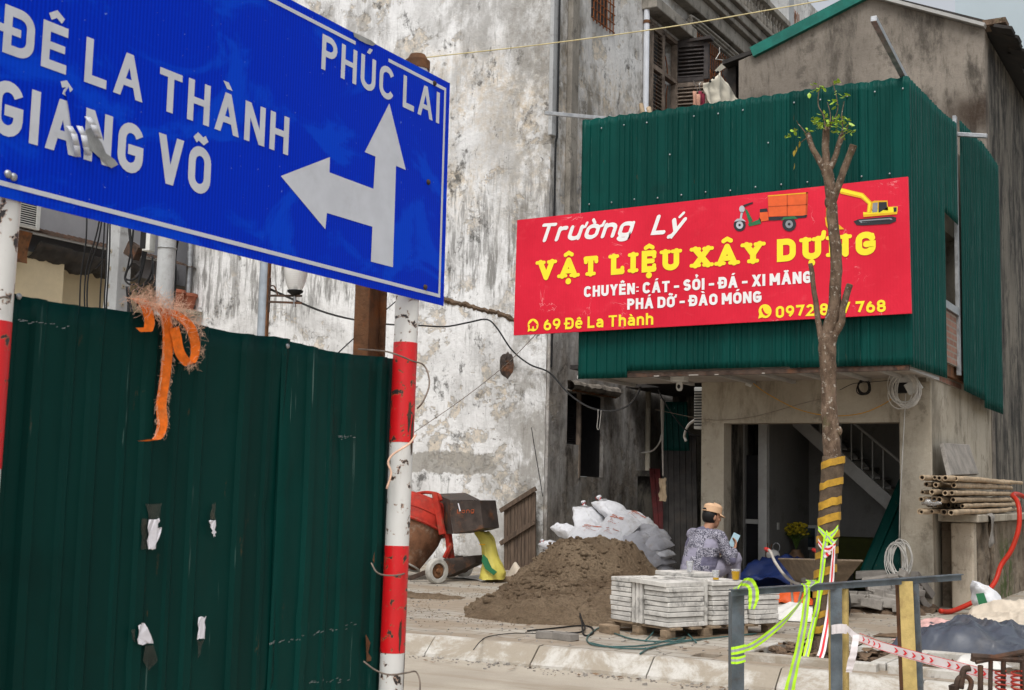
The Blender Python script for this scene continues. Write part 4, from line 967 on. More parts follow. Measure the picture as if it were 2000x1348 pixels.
# ------------------------------------------------------------------ green site fence behind the poles
XFE = -2.80
YFE = on(758, 900, 0, XFE).y
t = thing('site_fence', 'dark green corrugated metal site fence below the blue sign', 'fence', (XFE, 3.0, 0))
for i, (y0, y1, dx) in enumerate([(1.0, 1.98, 0), (1.94, 3.34, .004), (3.30, YFE, .008)]):
    b = MB(); corrugated(b, (XFE+dx, y0, 0), (XFE+dx, y1, 0), lambda s: .02, lambda s: 1.872+.006*sin(s*9+i)+.004*nz(s*14, i)+(.008 if i == 1 else 0), (1,0,0), pitch=.205, h=.012, wob=.012, dents=24, seed=50+i, rows=30)
    b.build('fence_sheet', M['fence'], t, smooth=25, solid=.0012)
b = MB()
for u0, v0, u1, v1 in [(520,1260,600,1245),(610,1240,692,1222),(30,625,135,640),(600,1335,690,1325),(660,855,690,853)]:
    for k in range(16):
        f = RND.random(); c = on(u0+(u1-u0)*f, v0+(v1-v0)*f+RND.gauss(0,2.5), 0, XFE+.0225); L_ = RND.uniform(.004,.016); b.add([c, c+V((0,L_,.002)), c+V((0,L_,.0035)), c+V((0,0,.0015))], [(0,1,2,3)])
o = b.build('paint_scratches', M['steel'], t); o['kind'] = 'stuff'
b = MB(); b.box(XFE-.06, XFE-.015, 1.0, YFE-.02, 1.62, 1.66); b.box(XFE-.06, XFE-.015, 1.0, YFE-.02, .5, .54); b.build('back_rail', M['rust_dark'], t)
for u, v in [(37,579),(562,676)]:
    b = MB(); c = on(u, v, 0, XFE+.016); b.ball(c, (.006,.009,.009), 10, 6); b.build('screw', M['steel'], t, smooth=True)
b = MB(); pts = [on(u, v, 0, XFE+.015) for u, v in [(735,1055),(742,1070),(736,1085),(744,1100),(735,1115),(728,1095),(731,1075)]]
b.prism(pts, (.003,0,0)); pts = [on(u, v, 0, XFE+.015) for u, v in [(714,1240),(722,1255),(718,1275),(728,1290),(716,1292)]]; b.prism(pts, (.003,0,0)); b.build('rusty_edge', M['rust'], t)
yq = on(737, 640, 0, -2.93).y
b = MB(); b.box(-3.0, -2.93, yq-.058, yq-.048, 0, 2.4); b.box(-3.0, -2.93, yq+.048, yq+.058, 0, 2.4); b.box(-2.968, -2.956, yq-.048, yq+.048, 0, 2.4)
tag(b.build('steel_post', M['rust'], origin=(-2.96, yq, 0)), 'rusty brown steel beam post standing behind the fence under the blue sign', 'post')
def torn(pl, k=4, amp=1.6):
    out = []
    for i in range(len(pl)):
        a, c_ = pl[i], pl[(i+1) % len(pl)]
        for q in range(k): out.append((a[0]+(c_[0]-a[0])*q/k+(RND.gauss(0,amp) if q else 0), a[1]+(c_[1]-a[1])*q/k+(RND.gauss(0,amp) if q else 0)))
    return out
def scrap(label, polys, tapes):
    polys = [torn(p) for p in polys]; tapes = [torn(p, 3, 1.0) for p in tapes]
    t = thing('paper_scrap', label, 'paper scrap', on(*polys[0][0], 0, XFE+.022), 'torn paper scraps taped to the fence')
    for pl in polys:
        b = MB(); b.add([on(u, v, 0, XFE+.021+.004*(i % 2)) for i, (u, v) in enumerate(pl)], [tuple(range(len(pl)))]); b.build('paper', M['paper'], t, solid=.0006)
    for pl in tapes:
        b = MB(); b.add([on(u, v, 0, XFE+.018) for u, v in pl], [tuple(range(len(pl)))]); b.build('sticky_tape', M['clear_tape'], t, solid=.0005)
scrap('torn white paper under a clear tape strip on the fence, largest upper scrap', [[(291,1015),(311,1012),(308,1032),(316,1030),(304,1072),(290,1073)]], [[(284,984),(317,983),(312,1012),(291,1015)],[(277,1014),(288,1014),(286,1072),(275,1073)]])
scrap('small pointed white paper sliver high on the fence beside a larger scrap', [[(410,1016),(421,1016),(423,1040),(417,1050),(411,1030)]], [[(414,985),(421,983),(421,1015),(411,1015)]])
scrap('white triangular paper scrap low on the fence with tape hanging below', [[(270,1222),(282,1217),(300,1257),(270,1258)]], [[(284,1260),(299,1260),(308,1290),(291,1310),(279,1290)],[(256,1232),(264,1228),(264,1256)]])
scrap('narrow upright white paper strip low on the fence', [[(388,1206),(403,1203),(400,1248),(385,1250)]], [[(386,1251),(399,1250),(386,1288)]])
# orange strap with frayed threads hooked over the fence
def strip(mb, pts, wv, cols=1, twist=None):
    pts = [V(p) for p in pts]; n = len(pts); ws = wv if isinstance(wv, list) else [V(wv)]*n; vs = []
    for p, q in zip(pts, ws):
        q = V(q)
        for c in range(cols+1): vs.append(p + q*(c/cols-.5))
    m0 = mb.k
    for c in range(cols):
        pass
    o = len(mb.v); mb.v += vs
    for i in range(n-1):
        for c in range(cols):
            mb.f.append([o+i*(cols+1)+c, o+i*(cols+1)+c+1, o+(i+1)*(cols+1)+c+1, o+(i+1)*(cols+1)+c])
            mb.m.append(1 if (cols == 3 and c == 1) else m0)
t = thing('orange_strap', 'frayed orange woven strap hooked over the top of the green fence', 'strap', on(300, 600, 0, XFE+.03))
def FP(u, v, l=.03): return on(u, v, 0, XFE+l)
b = MB()
strip(b, smooth_path([FP(262,582,-.05), FP(285,590,.02), FP(318,608,.045), FP(327,640,.04), FP(327,690,.032), FP(322,740,.03), FP(315,790,.03), FP(317,830,.034), FP(306,858,.04), FP(278,860,.045)], 6), (.008, .034, .006)); b.build('webbing', M['orange_strap'], t, smooth=True)
b = MB()
strip(b, smooth_path([FP(268,585,-.04), FP(285,600,.04), FP(292,628,.05), FP(287,648,.05), FP(275,640,.04)], 6), (.012, .028, .004))
strip(b, smooth_path([FP(318,605,.03), FP(345,615,.06), FP(372,640,.07), FP(382,680,.06), FP(372,712,.055), FP(352,690,.05), FP(345,660,.05), FP(340,640,.05)], 6), (.012, .026, .012)); b.build('webbing', M['orange_strap'], t, smooth=True)
b = MB()
for k in range(620):
    u0, v0 = RND.choice([(270,583),(285,585),(300,588),(315,594),(330,600),(345,606),(360,618),(375,640),(300,600),(340,612),(385,690),(372,712)]); c = FP(u0+RND.gauss(0,8), v0+RND.gauss(0,6), RND.uniform(.02,.07))
    pts = [c]; d = V((RND.uniform(-.3,.6), RND.gauss(0,1), RND.gauss(.2,.8))).normalized()
    for q in range(4 if v0 > 650 else 5):
        d = (d + V((RND.gauss(0,.3), RND.gauss(0,.5), RND.gauss(-.12,.5)))).normalized(); pts.append(pts[-1]+d*(.006 if v0 > 650 else .011))
    b.tube(pts, .00042, 3, cap=False)
for k in range(260):
    f = RND.random(); sp_ = smooth_path([FP(318,608,.045), FP(327,640,.04), FP(327,690,.032), FP(322,740,.03), FP(315,790,.03), FP(317,830,.034), FP(306,858,.04)], 12); i = int(f*(len(sp_)-1)); sg = RND.choice((-1, 1))
    p = sp_[i]+V((.003, .017*sg, .003*sg)); b.tube([p, p+V((RND.gauss(0,.003), .006*sg*RND.random(), RND.gauss(-.003,.004))), p+V((RND.gauss(0,.005), .010*sg*RND.random(), RND.gauss(-.008,.006)))], .0004, 3, cap=False)
b.build('frayed_threads', M['fray'], t)
def wire_tie(label, pts, r=.0032, mat='wire', name='wire_tie', cat='wire', group=None):
    b = MB(); sp = smooth_path(pts, 5); b.tube(sp, r, 6)
    return tag(b.build(name, M[mat], origin=sp[len(sp)//2], smooth=True), label, cat, group)
g = 'wire ties holding the fence to the poles'
q = lambda u, v, l: on(u, v, 0, PX+l)
wire_tie('twisted wire tie round the red band just below the sign', [q(700,682,-.02), q(750,686,0), q(778,694,.05), q(805,705,.052), q(826,712,.04), q(836,730,.06), q(838,755,.07), q(826,785,.06), q(815,798,.03)], group=g)
wire_tie('wire tie across the lower red band of the pole', [q(725,1100,-.03), q(736,1118,.0), q(755,1124,.05), q(785,1122,.052), q(800,1112,.0)], group=g)
wire_tie('loose curled wire tie at the foot of the pole', [q(710,1292,-.03), q(735,1310,.02), q(762,1318,.055), q(795,1314,.05), q(812,1312,.05), q(820,1330,.07), q(820,1360,.07)], group=g)
wire_tie('wire tie round the left pole at the fence top', [on(-10,585,0,PX+.05), on(10,580,0,PX+.052), on(22,588,0,PX+.02), on(18,600,0,PX)], group=g)
wire_tie('loose pink plastic string knotted round the pole', [q(812,850,.04), q(800,866,.055), q(782,878,.052), q(765,890,.03), q(758,905,.02), q(764,925,.03), q(755,955,.02)], .004, 'fray', 'string', 'string')

# ------------------------------------------------------------------ red shop banner
YB = 13.38
def BP(u, v, l=0): p = on(u, v, 1, YB); p.y -= l; return p
bx0, bx1 = BP(1006, 540).x, BP(1777, 480).x; bz0, bz1 = 3.245, 4.70
cTL, cBL, cTR, cBR = BP(1010,430), BP(1003,655), BP(1773,345), BP(1780,612)
t = thing('shop_banner', 'long red shop banner with yellow and white Vietnamese words on green cladding', 'banner', (-5.4, YB, cBL.z))
def ban(i, j):
    a = cBL.lerp(cBR, i); c = cTL.lerp(cTR, i); p = a.lerp(c, j); e = min(i, 1-i, .06)/.06
    p.y += .0015*fbm(i*9, j*3, 1)+.0015; return p
b = MB(); b.grid(60, 18, ban); b.add([V(ban(i, j))+V((0,.035,0)) for i, j in [(0,0),(1,0),(1,1),(0,1)]], [(0,1,2,3)])
for (i0,j0),(i1,j1) in [((0,0),(1,0)),((1,0),(1,1)),((1,1),(0,1)),((0,1),(0,0))]:
    K = 60; 
    for k in range(K):
        p, q_ = V(ban(i0+(i1-i0)*k/K, j0+(j1-j0)*k/K)), V(ban(i0+(i1-i0)*(k+1)/K, j0+(j1-j0)*(k+1)/K)); b.add([p, q_, (q_.x, YB+.035, q_.z), (p.x, YB+.035, p.z)], [(0,1,2,3)])
pan = b.build('banner_panel', M['red_banner'], t)
b = MB()
for xx in (-7.0, -5.9, -4.8, -3.7): b.box(xx, xx+.03, YB+.037, YG+.0, cBL.z+.1, cTL.z-.1)
b.build('banner_frame', M['steel'], t)
ZP = lambda zx, zy: (980+zx/2.439, 330+zy/2.439)
def line(txt, a, c, Hpx, tk, mat, xs=.9, lift=.003, **kw):
    p0, p1 = BP(*ZP(*a)), BP(*ZP(*c)); mid = (ZP(*a)[0], ZP(*a)[1]-Hpx/2.439); H = (BP(*mid)-p0).length
    p0.y = p1.y = YB - lift; dz = p1.z-p0.z
    fit_words(txt, p0, p1, H, H*tk, (0,-1,0), (0,0,1), M[mat], t, xs, zstep=.00012, **kw)
line('Trường Lý', (165,352), (860,306), 90, .205, 'print_white', shear=.36, gap=.12, space=.75, rnd=True)
line('VẬT LIỆU XÂY DỰNG', (172,533), (1782,408), 98, .27, 'print_yellow', serif=.048, gap=.30, rnd=True, space=.36)
line('CHUYÊN: CÁT - SỎI - ĐÁ - XI MĂNG', (392,612), (1478,543), 52, .25, 'print_white', gap=.14, space=.3)
line('PHÁ DỠ - ĐÀO MÓNG', (598,671), (1238,636), 52, .25, 'print_white', gap=.14, space=.3)
line('69 Đê La Thành', (200,770), (722,742), 54, .20, 'print_yellow', gap=.15, space=.3)
line('0972 847 768', (1306,711), (1830,681), 56, .21, 'print_yellow', gap=.16, space=.3)
def shape(name, mat, pts, lift, zp=True):
    b = MB(); q_ = [BP(*(ZP(*p) if zp else p), lift) for p in pts]; b.add(q_, [tuple(range(len(q_)))]); return b.build(name, M[mat], t)
def circ(cx, cy, r, ry=None, n=20): return [(cx+r*cos(2*pi*k/n), cy+(ry or r)*sin(2*pi*k/n)) for k in range(n)]
shape('speech_bubble', 'print_yellow', circ(150,744,26,30), .004); shape('speech_bubble', 'print_yellow', [(128,750),(140,770),(124,777)], .0045)
shape('house_icon', 'red_banner', [(150,722),(172,744),(166,744),(166,762),(154,762),(154,750),(146,750),(146,762),(134,762),(134,744),(128,744)], .006)
shape('speech_bubble', 'print_yellow', circ(1255,678,31,33), .004); shape('speech_bubble', 'print_yellow', [(1228,690),(1240,708),(1222,714)], .0045)
b = MB(); pts = [BP(*ZP(*p), .006) for p in [(1241,664),(1243,676),(1251,689),(1262,696),(1269,693)]]; strip(b, pts, V((.018,0,.018))); b.build('handset_icon', M['red_banner'], t)
# printed cargo tricycle
T0, T1, T2, T3 = .004, .005, .006, .007
for n_, m_, pts, l_ in [('chassis_print','ink_dark',[(1225,232),(1452,222),(1452,232),(1300,246),(1225,246)],T0), ('cargo_box_print','ink_orange',[(1268,127),(1460,112),(1456,222),(1272,228)],T1), ('cargo_box_print','ink_brown',[(1450,113),(1460,112),(1456,214),(1448,220)],T2),
    ('cargo_box_print','ink_brown',[(1358,121),(1364,120),(1364,224),(1358,225)],T2), ('cargo_box_print','ink_brown',[(1270,178),(1455,168),(1455,173),(1270,183)],T2), ('cargo_box_print','ink_amber',[(1268,127),(1460,112),(1460,117),(1268,132)],T2),
    ('floorboard_print','ink_green',[(1172,262),(1235,238),(1235,262),(1180,274)],T1), ('steering_print','ink_green',[(1158,190),(1170,196),(1196,246),(1180,262)],T1), ('seat_print','ink_dark',[(1230,192),(1264,188),(1268,204),(1230,208)],T1), ('seat_base_print','ink_orange',[(1230,208),(1268,205),(1272,246),(1230,252)],T1),
    ('headlamp_print','ink_steel',circ(1145,192,13,17),T1), ('fork_print','ink_steel',[(1140,205),(1150,205),(1140,262),(1130,262)],T1), ('handlebar_print','ink_dark',[(1150,172),(1196,158),(1198,164),(1156,182)],T1), ('mudguard_print','ink_steel',[(1108,252),(1122,238),(1150,238),(1165,252),(1140,246)],T2),
    ('wheel_print','ink_dark',circ(1134,268,29,30),T1), ('wheel_print','ink_steel',circ(1134,268,17,18),T2), ('wheel_print','ink_dark',circ(1134,268,6,6),T3), ('wheel_print','ink_dark',circ(1370,264,33,34),T1), ('wheel_print','ink_grey',circ(1370,264,18,19),T2), ('wheel_print','ink_dark',circ(1370,264,7,7),T3),
    ('mudguard_print','ink_green',[(1330,248),(1344,230),(1396,226),(1412,240),(1396,238),(1350,240)],T2), ('lamp_print','ink_dark',[(1438,222),(1455,218),(1455,228)],T2)]: shape(n_, m_, pts, l_)
# printed excavator
for n_, m_, pts, l_ in [('boom_print','ink_amber',[(1600,94),(1622,92),(1722,116),(1766,160),(1758,218),(1738,214),(1744,168),(1712,140),(1615,118)],T0), ('boom_print','print_yellow',[(1603,97),(1622,95),(1718,119),(1760,162),(1752,206),(1744,206),(1748,166),(1714,132),(1612,108)],T1),
    ('arm_print','ink_amber',[(1546,170),(1562,120),(1604,98),(1614,110),(1572,150),(1560,240),(1545,236)],T0), ('bucket_print','ink_amber',[(1540,232),(1566,238),(1610,268),(1632,288),(1560,292),(1545,270)],T1), ('body_print','print_yellow',[(1722,206),(1760,210),(1762,196),(1838,182),(1886,180),(1884,216),(1724,230)],T1), ('body_print','ink_amber',[(1722,218),(1885,206),(1884,216),(1724,230)],T2),
    ('cab_print','ink_amber',[(1762,158),(1776,152),(1838,151),(1842,206),(1764,212)],T1), ('cab_window_print','ink_grey',[(1768,164),(1792,160),(1790,206),(1766,208)],T2), ('cab_window_print','ink_dark',[(1796,159),(1834,158),(1836,184),(1800,208),(1795,208)],T2), ('engine_vent_print','ink_dark',[(1866,184),(1882,183),(1882,204),(1868,206)],T2),
    ('track_print','ink_dark',[(1676,250),(1700,240),(1860,226),(1880,232),(1878,250),(1850,262),(1720,270),(1690,268)],T0), ('track_print','ink_grey',[(1700,246),(1855,234),(1862,242),(1712,258)],T1), ('track_print','ink_dark',[(1716,250),(1850,240),(1850,246),(1716,256)],T2)]: shape(n_, m_, pts, l_)
GZ = .15
# ------------------------------------------------------------------ poles, lamp, cables in the left background
def pole_at(u, Y): p = on(u, 560, 1, Y); return V((p.x, Y, GZ))
c = pole_at(229, 11.3)
t = thing('utility_pole', 'square concrete utility pole with rows of bolt holes behind the fence', 'utility pole', c)
b = MB(); w0 = .105; b.v = []
b.add([(c.x+sx*w0*s_, c.y+sy*w0*s_, z) for z, s_ in ((GZ, 1.25), (9, .8)) for sx, sy in ((-1,-1),(1,-1),(1,1),(-1,1))], [(0,1,5,4),(1,2,6,5),(2,3,7,6),(3,0,4,7),(4,5,6,7)])
b.build('shaft', M['post_concrete'], t, bevel=.012)
b = MB(); b2 = MB()
for zz in (3.55, 3.78, 4.0, 4.22, 4.62, 4.84, 5.06, 5.3, 5.6):
    s_ = 1.25-.45*(zz-GZ)/8.85; b.box(c.x-.055, c.x-.005, c.y-w0*s_-.006, c.y-w0*s_+.002, zz, zz+.05); b2.box(c.x-.037, c.x-.023, c.y-w0*s_-.009, c.y-w0*s_-.004, zz+.018, zz+.032)
    b.box(c.x+w0*s_-.002, c.x+w0*s_+.006, c.y-.03, c.y+.02, zz, zz+.05); b2.box(c.x+w0*s_+.004, c.x+w0*s_+.009, c.y-.012, c.y+.002, zz+.018, zz+.032)
b.build('hole_collar', M['concrete_shop'], t); b2.build('hole', M['black'], t)
c2 = pole_at(322, 11.0)
t = thing('utility_pole', 'round pale concrete utility pole with a strapped meter box behind the fence', 'utility pole', c2)
b = MB(); b.tube([(c2.x, c2.y, GZ), (c2.x, c2.y, 9)], [.125, .085], 20); b.build('shaft', M['post_concrete'], t, smooth=40)
b = MB()
for zz in (4.38, 4.16): b.tube([(c2.x+.113*cos(k*pi/12), c2.y+.113*sin(k*pi/12), zz) for k in range(25)], .006, 5)
b.build('steel_band', M['steel'], t)
b = MB(); b.obox((c2.x-.20, c2.y-.10, 4.26), (.10, .14, .28), Matrix.Rotation(.3, 3, 'Z')); b.build('meter_box', M['ac_white'], t, bevel=.008)
b = MB(); b.obox((c2.x-.215, c2.y-.178, 4.26), (.07, .012, .23), Matrix.Rotation(.3, 3, 'Z')); b.build('box_interior', M['black'], t)
b = MB(); b.obox((c2.x-.50, c2.y-.05, 4.16), (.20, .10, .17), Matrix.Rotation(.5, 3, 'Y')); tag(b.build('junction_box', M['rust_dark'], origin=(c2.x-.5, c2.y-.05, 4.1), bevel=.006), 'tilted grey junction box tangled in cables between the two utility poles', 'junction box')
def cable_bundle(label, paths, r=.010, group='cables hanging round the utility poles'):
    b = MB()
    for pth in paths: b.tube(smooth_path(pth, 6), r, 6)
    p0 = V(paths[0][0]); return tag(b.build('cable_bundle', M['black_cable'], origin=p0, smooth=True), label, 'cables', group)
q = lambda u, v, Y=10.9: on(u, v, 1, Y)
cable_bundle('loose black cables hanging to the left of the square utility pole', [[q(198,410), q(188,460), q(170,520), q(165,575), q(168,640)], [q(201,415), q(192,470), q(174,530), q(170,590), q(174,650)], [q(205,420), q(202,480), q(198,540), q(195,600), q(196,660)], [q(212,420), q(209,480), q(207,540), q(204,590), q(210,660)], [q(215,424), q(214,490), q(211,545), q(208,600), q(212,660)], [q(170,400), q(168,470), q(158,540), q(155,620)]])
cable_bundle('thick black cable loops hanging between the two utility poles', [[q(250,430), q(254,470), q(258,510), q(248,530), q(246,545), q(262,546), q(275,530), q(283,490), q(290,440), q(296,420)], [q(252,430), q(256,480), q(250,520), q(244,545), q(256,556), q(272,548), q(284,500), q(293,440)], [q(262,430), q(258,475), q(256,500)], [q(250,560), q(254,590), q(262,620), q(275,640)], [q(247,560), q(250,590), q(256,630)], [q(298,500), q(296,530), q(285,552), q(270,562), q(252,580), q(250,640)], [q(300,510), q(297,545), q(280,560), q(262,590)], [q(299,520), q(302,560), q(306,600), q(306,660)], [q(284,440), q(278,500), q(270,560), q(268,600)]], .012)
cable_bundle('knot of black cables behind the round utility pole', [[q(345,455,11.3), q(342,480,11.3), q(340,500,11.3), q(343,530,11.3), q(340,600,11.3)], [q(349,460,11.3), q(344,490,11.3), q(341,520,11.3)]], .014)
c = pole_at(516, 11.0)
t = thing('street_lamp', 'galvanised street lamp post carrying a frosted lantern on a double arm', 'street lamp', c)
b = MB(); b.tube([(c.x, c.y, GZ), (c.x, c.y, 6.2)], .058, 16); b.build('post', M['lamp_grey'], t, smooth=40)
b = MB(); b.box(c.x+.058, c.x+.075, c.y-.02, c.y+.02, GZ, 6.2); b.build('rail', M['rust'], t)
lp = on(577, 560, 1, 11.0)
z1, z2 = on(545,576,1,11).z, on(545,588,1,11).z
b = MB(); b.bar((c.x+.06, c.y, z1), (lp.x+.09, c.y, z1-.03), .03, .022); b.bar((c.x+.06, c.y, z2), (lp.x+.09, c.y, z2-.04), .03, .022); b.bar((c.x+.075, c.y, z2-.12), (c.x+.075, c.y, z1+.2), .03, .02)
b.tube(smooth_path([(c.x+.08, c.y, z1+.11), (c.x+.15, c.y, z1+.10), (c.x+.20, c.y, z1)], 5), .009, 6); b.build('arm', M['rust_dark'], t)
b = MB(); b.tube([(lp.x, c.y, z2-.08), (lp.x, c.y, z1+.09)], .017, 10); b.build('lamp_stem', M['steel'], t, smooth=40)
zl_ = on(577, 571, 1, 11).z
b = MB(); b.lathe([(.03, zl_-.04), (.085, zl_+.0), (.09, zl_+.02)], (lp.x, c.y, 0), 20); b.build('lamp_cap', M['black'], t, smooth=40)
b = MB(); b.lathe([(.07, zl_+.02), (.10, zl_+.08), (.128, zl_+.19), (.135, zl_+.27), (.11, zl_+.33), (.05, zl_+.37), (.0, zl_+.38)], (lp.x, c.y, 0), 24, cap=False); b.build('lantern', M['lantern'], t, smooth=True)
# air conditioner, flower pot on the yellow house
p = on(40, 405, 0, -16.9)
t = thing('air_conditioner', 'off white air conditioner unit on the grey wall above the awning', 'air conditioner', p)
b = MB(); b.box(-17.5, -16.92, p.y-.42, p.y+.42, p.z-.30, p.z+.30); b.build('casing', M['ac_white'], t, bevel=.015)
b = MB(); b.box(-16.918, -16.91, p.y-.33, p.y+.33, p.z-.26, p.z+.26); b.build('fan_grille', M['dark'], t)
b = MB()
for k in range(15): b.box(-16.912, -16.90, p.y-.34, p.y+.34, p.z-.26+k*.036, p.z-.25+k*.036)
for k in range(3): b.box(-16.914, -16.898, p.y-.34+k*.33, p.y-.32+k*.33, p.z-.27, p.z+.27)
b.build('grille_slat', M['ac_white'], t)
for u, v, lb in [(338, 585, 'terracotta flower pot on a ledge beside the round utility pole'), (362, 592, 'smaller terracotta flower pot half hidden beside the old white wall')]:
    p = on(u, v+20, 0, -17.0); b = MB(); b.lathe([(.12, 0), (.19, .30), (.21, .30), (.21, .36), (.17, .36), (.15, .3)], p, 16); tag(b.build('flower_pot', M['terracotta'], origin=p, smooth=40), lb, 'flower pot', 'flower pots')
p = on(338, 605, 0, -17.0); b = MB(); b.box(-17.9, -16.7, p.y-.6, p.y+.45, p.z-.06, p.z); tag(b.build('ledge', M['concrete_shop'], origin=p), 'grey concrete ledge carrying flower pots beside the yellow house', 'ledge')

# ------------------------------------------------------------------ street tree, cut back, wrapped at the foot
TY = 10.0
def TP(u, v, Y=TY): return on(u, v, 1, Y)
tb = TP(1607, 1285)
t = thing('street_tree', 'pollarded young street tree with brown wrapped trunk and few fresh leaves', 'tree', tb)
def limb(mb, pts, wpx, n=12, k=5):
    P = smooth_path([TP(*q) for q in pts], k); R = []
    for i in range(len(P)):
        f = i/(len(P)-1)*(len(wpx)-1); a = int(min(f, len(wpx)-2)); wv = wpx[a]+(wpx[a+1]-wpx[a])*(f-a)
        R.append(wv/2/247*(1+.07*fbm(P[i].z*9, P[i].x*5, 1)))
    P = [p+V((.006*fbm(p.z*7, 1, 3), .012*fbm(p.z*5, 4), 0)) for p in P]
    mb.tube(P, R, n); return P
b = MB()
limb(b, [(1607,1292),(1606,1250),(1607,1200),(1611,1120),(1616,1060),(1621,1000),(1626,900),(1622,840),(1619,780),(1618,730),(1616,690),(1615,655)], [44,36,34,34,34,35,36,34,32,30,31,34,32], 16)
limb(b, [(1614,665),(1620,640),(1629,600),(1632,550),(1633,500),(1630,460),(1625,420),(1624,390),(1618,345),(1613,320)], [30,27,24,23,23,22,22,21,22,20], 14)
b.ball(TP(1638,842), (.03,.03,.04), 8, 6); b.ball(TP(1616,680), (.066,.066,.09), 12, 8); b.ball(TP(1621,395), (.045,.045,.06), 10, 7); b.ball(TP(1614,335), (.042,.042,.06), 10, 7)
b.build('trunk', M['bark'], t, smooth=True)
cuts = MB()
for pts, wv in [([(1608,665),(1600,635),(1595,605),(1589,560),(1583,516)], [20,12,11,10,9]), ([(1622,672),(1632,650),(1644,628),(1645,605),(1652,580),(1660,556)], [20,15,14,13,13,13]), ([(1624,400),(1634,372),(1646,338),(1658,305),(1668,284)], [18,15,14,14,15]),
                ([(1612,335),(1598,310),(1586,285),(1577,262)], [14,12,11,10]), ([(1613,335),(1613,300),(1613,250)], [17,15,14]), ([(1616,338),(1626,318),(1636,292),(1645,264)], [14,12,11,11])]:
    b = MB(); P = limb(b, pts, wv, 10); b.build('branch', M['bark'], t, smooth=40)
    d = (P[-1]-P[-2]).normalized(); cuts.tube([P[-1]-d*.002, P[-1]+d*.004], wv[-1]/2/247*.93, 10)
cuts.build('cut_end', M['cutwood'], t)
b = MB(); tw = []
for pts in [[(1613,255),(1608,225),(1598,205),(1600,175),(1606,168)], [(1618,255),(1628,235),(1636,215),(1634,190),(1625,155)], [(1577,268),(1570,255),(1560,243),(1556,236)], [(1640,268),(1646,250),(1644,225),(1649,198)], [(1588,290),(1578,270),(1562,280)], [(1620,250),(1622,225),(1616,200)], [(1645,262),(1655,250),(1658,238)]]:
    P = smooth_path([TP(u, v, TY+RND.uniform(-.06,.06)) for u, v in pts], 5); b.tube(P, [.006*(1-.6*i/len(P)) for i in range(len(P))], 5); tw.append(P)
b.build('twig', M['bark'], t)
def leaf(mb, c, s, d=None):
    d = d or V((RND.gauss(0,1), RND.gauss(0,1), RND.gauss(-.15,.6))).normalized(); sd = d.cross(V((RND.gauss(0,.4), RND.gauss(0,.4), 1))).normalized(); nn = d.cross(sd)
    mb.add([c, c+d*s*.35+sd*s*.30+nn*s*.06, c+d*s*.75+sd*s*.24+nn*s*.08, c+d*s*1.1, c+d*s*.75-sd*s*.24+nn*s*.08, c+d*s*.35-sd*s*.30+nn*s*.06, c+d*s*.5-nn*s*.03], [(0,1,6),(1,2,6),(2,3,6),(3,4,6),(4,5,6),(5,0,6)])
b = MB()
for u, v, n_, sp in [(1612,240,30,16),(1625,248,14,12),(1645,255,16,11),(1656,240,8,8),(1600,238,10,10),(1632,232,10,10),(1545,263,4,6),(1553,255,4,5),(1577,255,5,5),(1585,180,3,5),(1600,168,5,6),(1607,172,3,4),(1634,160,5,6),(1636,190,6,7),(1630,205,4,4),(1640,180,3,5),(1662,258,6,5),(1650,232,5,6),(1534,265,2,3)]:
    for _ in range(n_): leaf(b, TP(u+RND.gauss(0,sp), v+RND.gauss(0,sp*.55), TY+RND.gauss(0,sp/247*1.1)), RND.uniform(.03,.058))
b.build('leaves', M['leaf'], t)
b = MB()
for u, v in [(1562,275),(1556,285),(1553,292),(1552,318)]: leaf(b, TP(u, v), .055, V((-.2,.1,-1)))
b.build('dry_leaf', M['leaf_dry'], t)
wrap_c = [(1628,893,37),(1625,930,37),(1622,970,36),(1620,1010,36),(1617,1050,36),(1614,1090,36),(1611,1130,36),(1609,1170,35),(1607,1210,34),(1606,1240,35)]
def trunk_at(f):
    x = f*(len(wrap_c)-1); i = int(min(x, len(wrap_c)-2)); a, c_ = wrap_c[i], wrap_c[i+1]; s = x-i
    return TP(a[0]+(c_[0]-a[0])*s, a[1]+(c_[1]-a[1])*s), (a[2]+(c_[2]-a[2])*s)/2/247
b = MB(); P = []; R = []
for k in range(50): p, r = trunk_at(k/49); P.append(p); R.append(r*1.10+.004+.004*fbm(k*.8, 3))
b.tube(P, R, 18); b.build('burlap_wrap', M['burlap'], t, smooth=True)
b = MB()
for k, f0 in enumerate([.035,.155,.26,.345,.44,.53,.63,.74,.86,.955]):
    wv = RND.uniform(.048,.062); K = 28; vs = []
    for i in range(K+1):
        a = -2*pi*i/K; p, r = trunk_at(min(1, max(0, f0 + .022*cos(a+pi))))
        for z_ in (-wv/2, 0, wv/2): q_ = r*1.10+.0080+.0008*fbm(i*1.1, k*5, z_*60); vs.append(p + V((q_*cos(a), q_*sin(a), z_+.008*fbm(i*.5, k*3, 2)+.003*fbm(i*1.2, k*3+z_*90, 8))))
    b.add(vs, [(3*i+j, 3*i+j+1, 3*i+4+j, 3*i+3+j) for i in range(K) for j in range(2)])
b.build('tape_band', M['tape_yellow'], t, smooth=True)
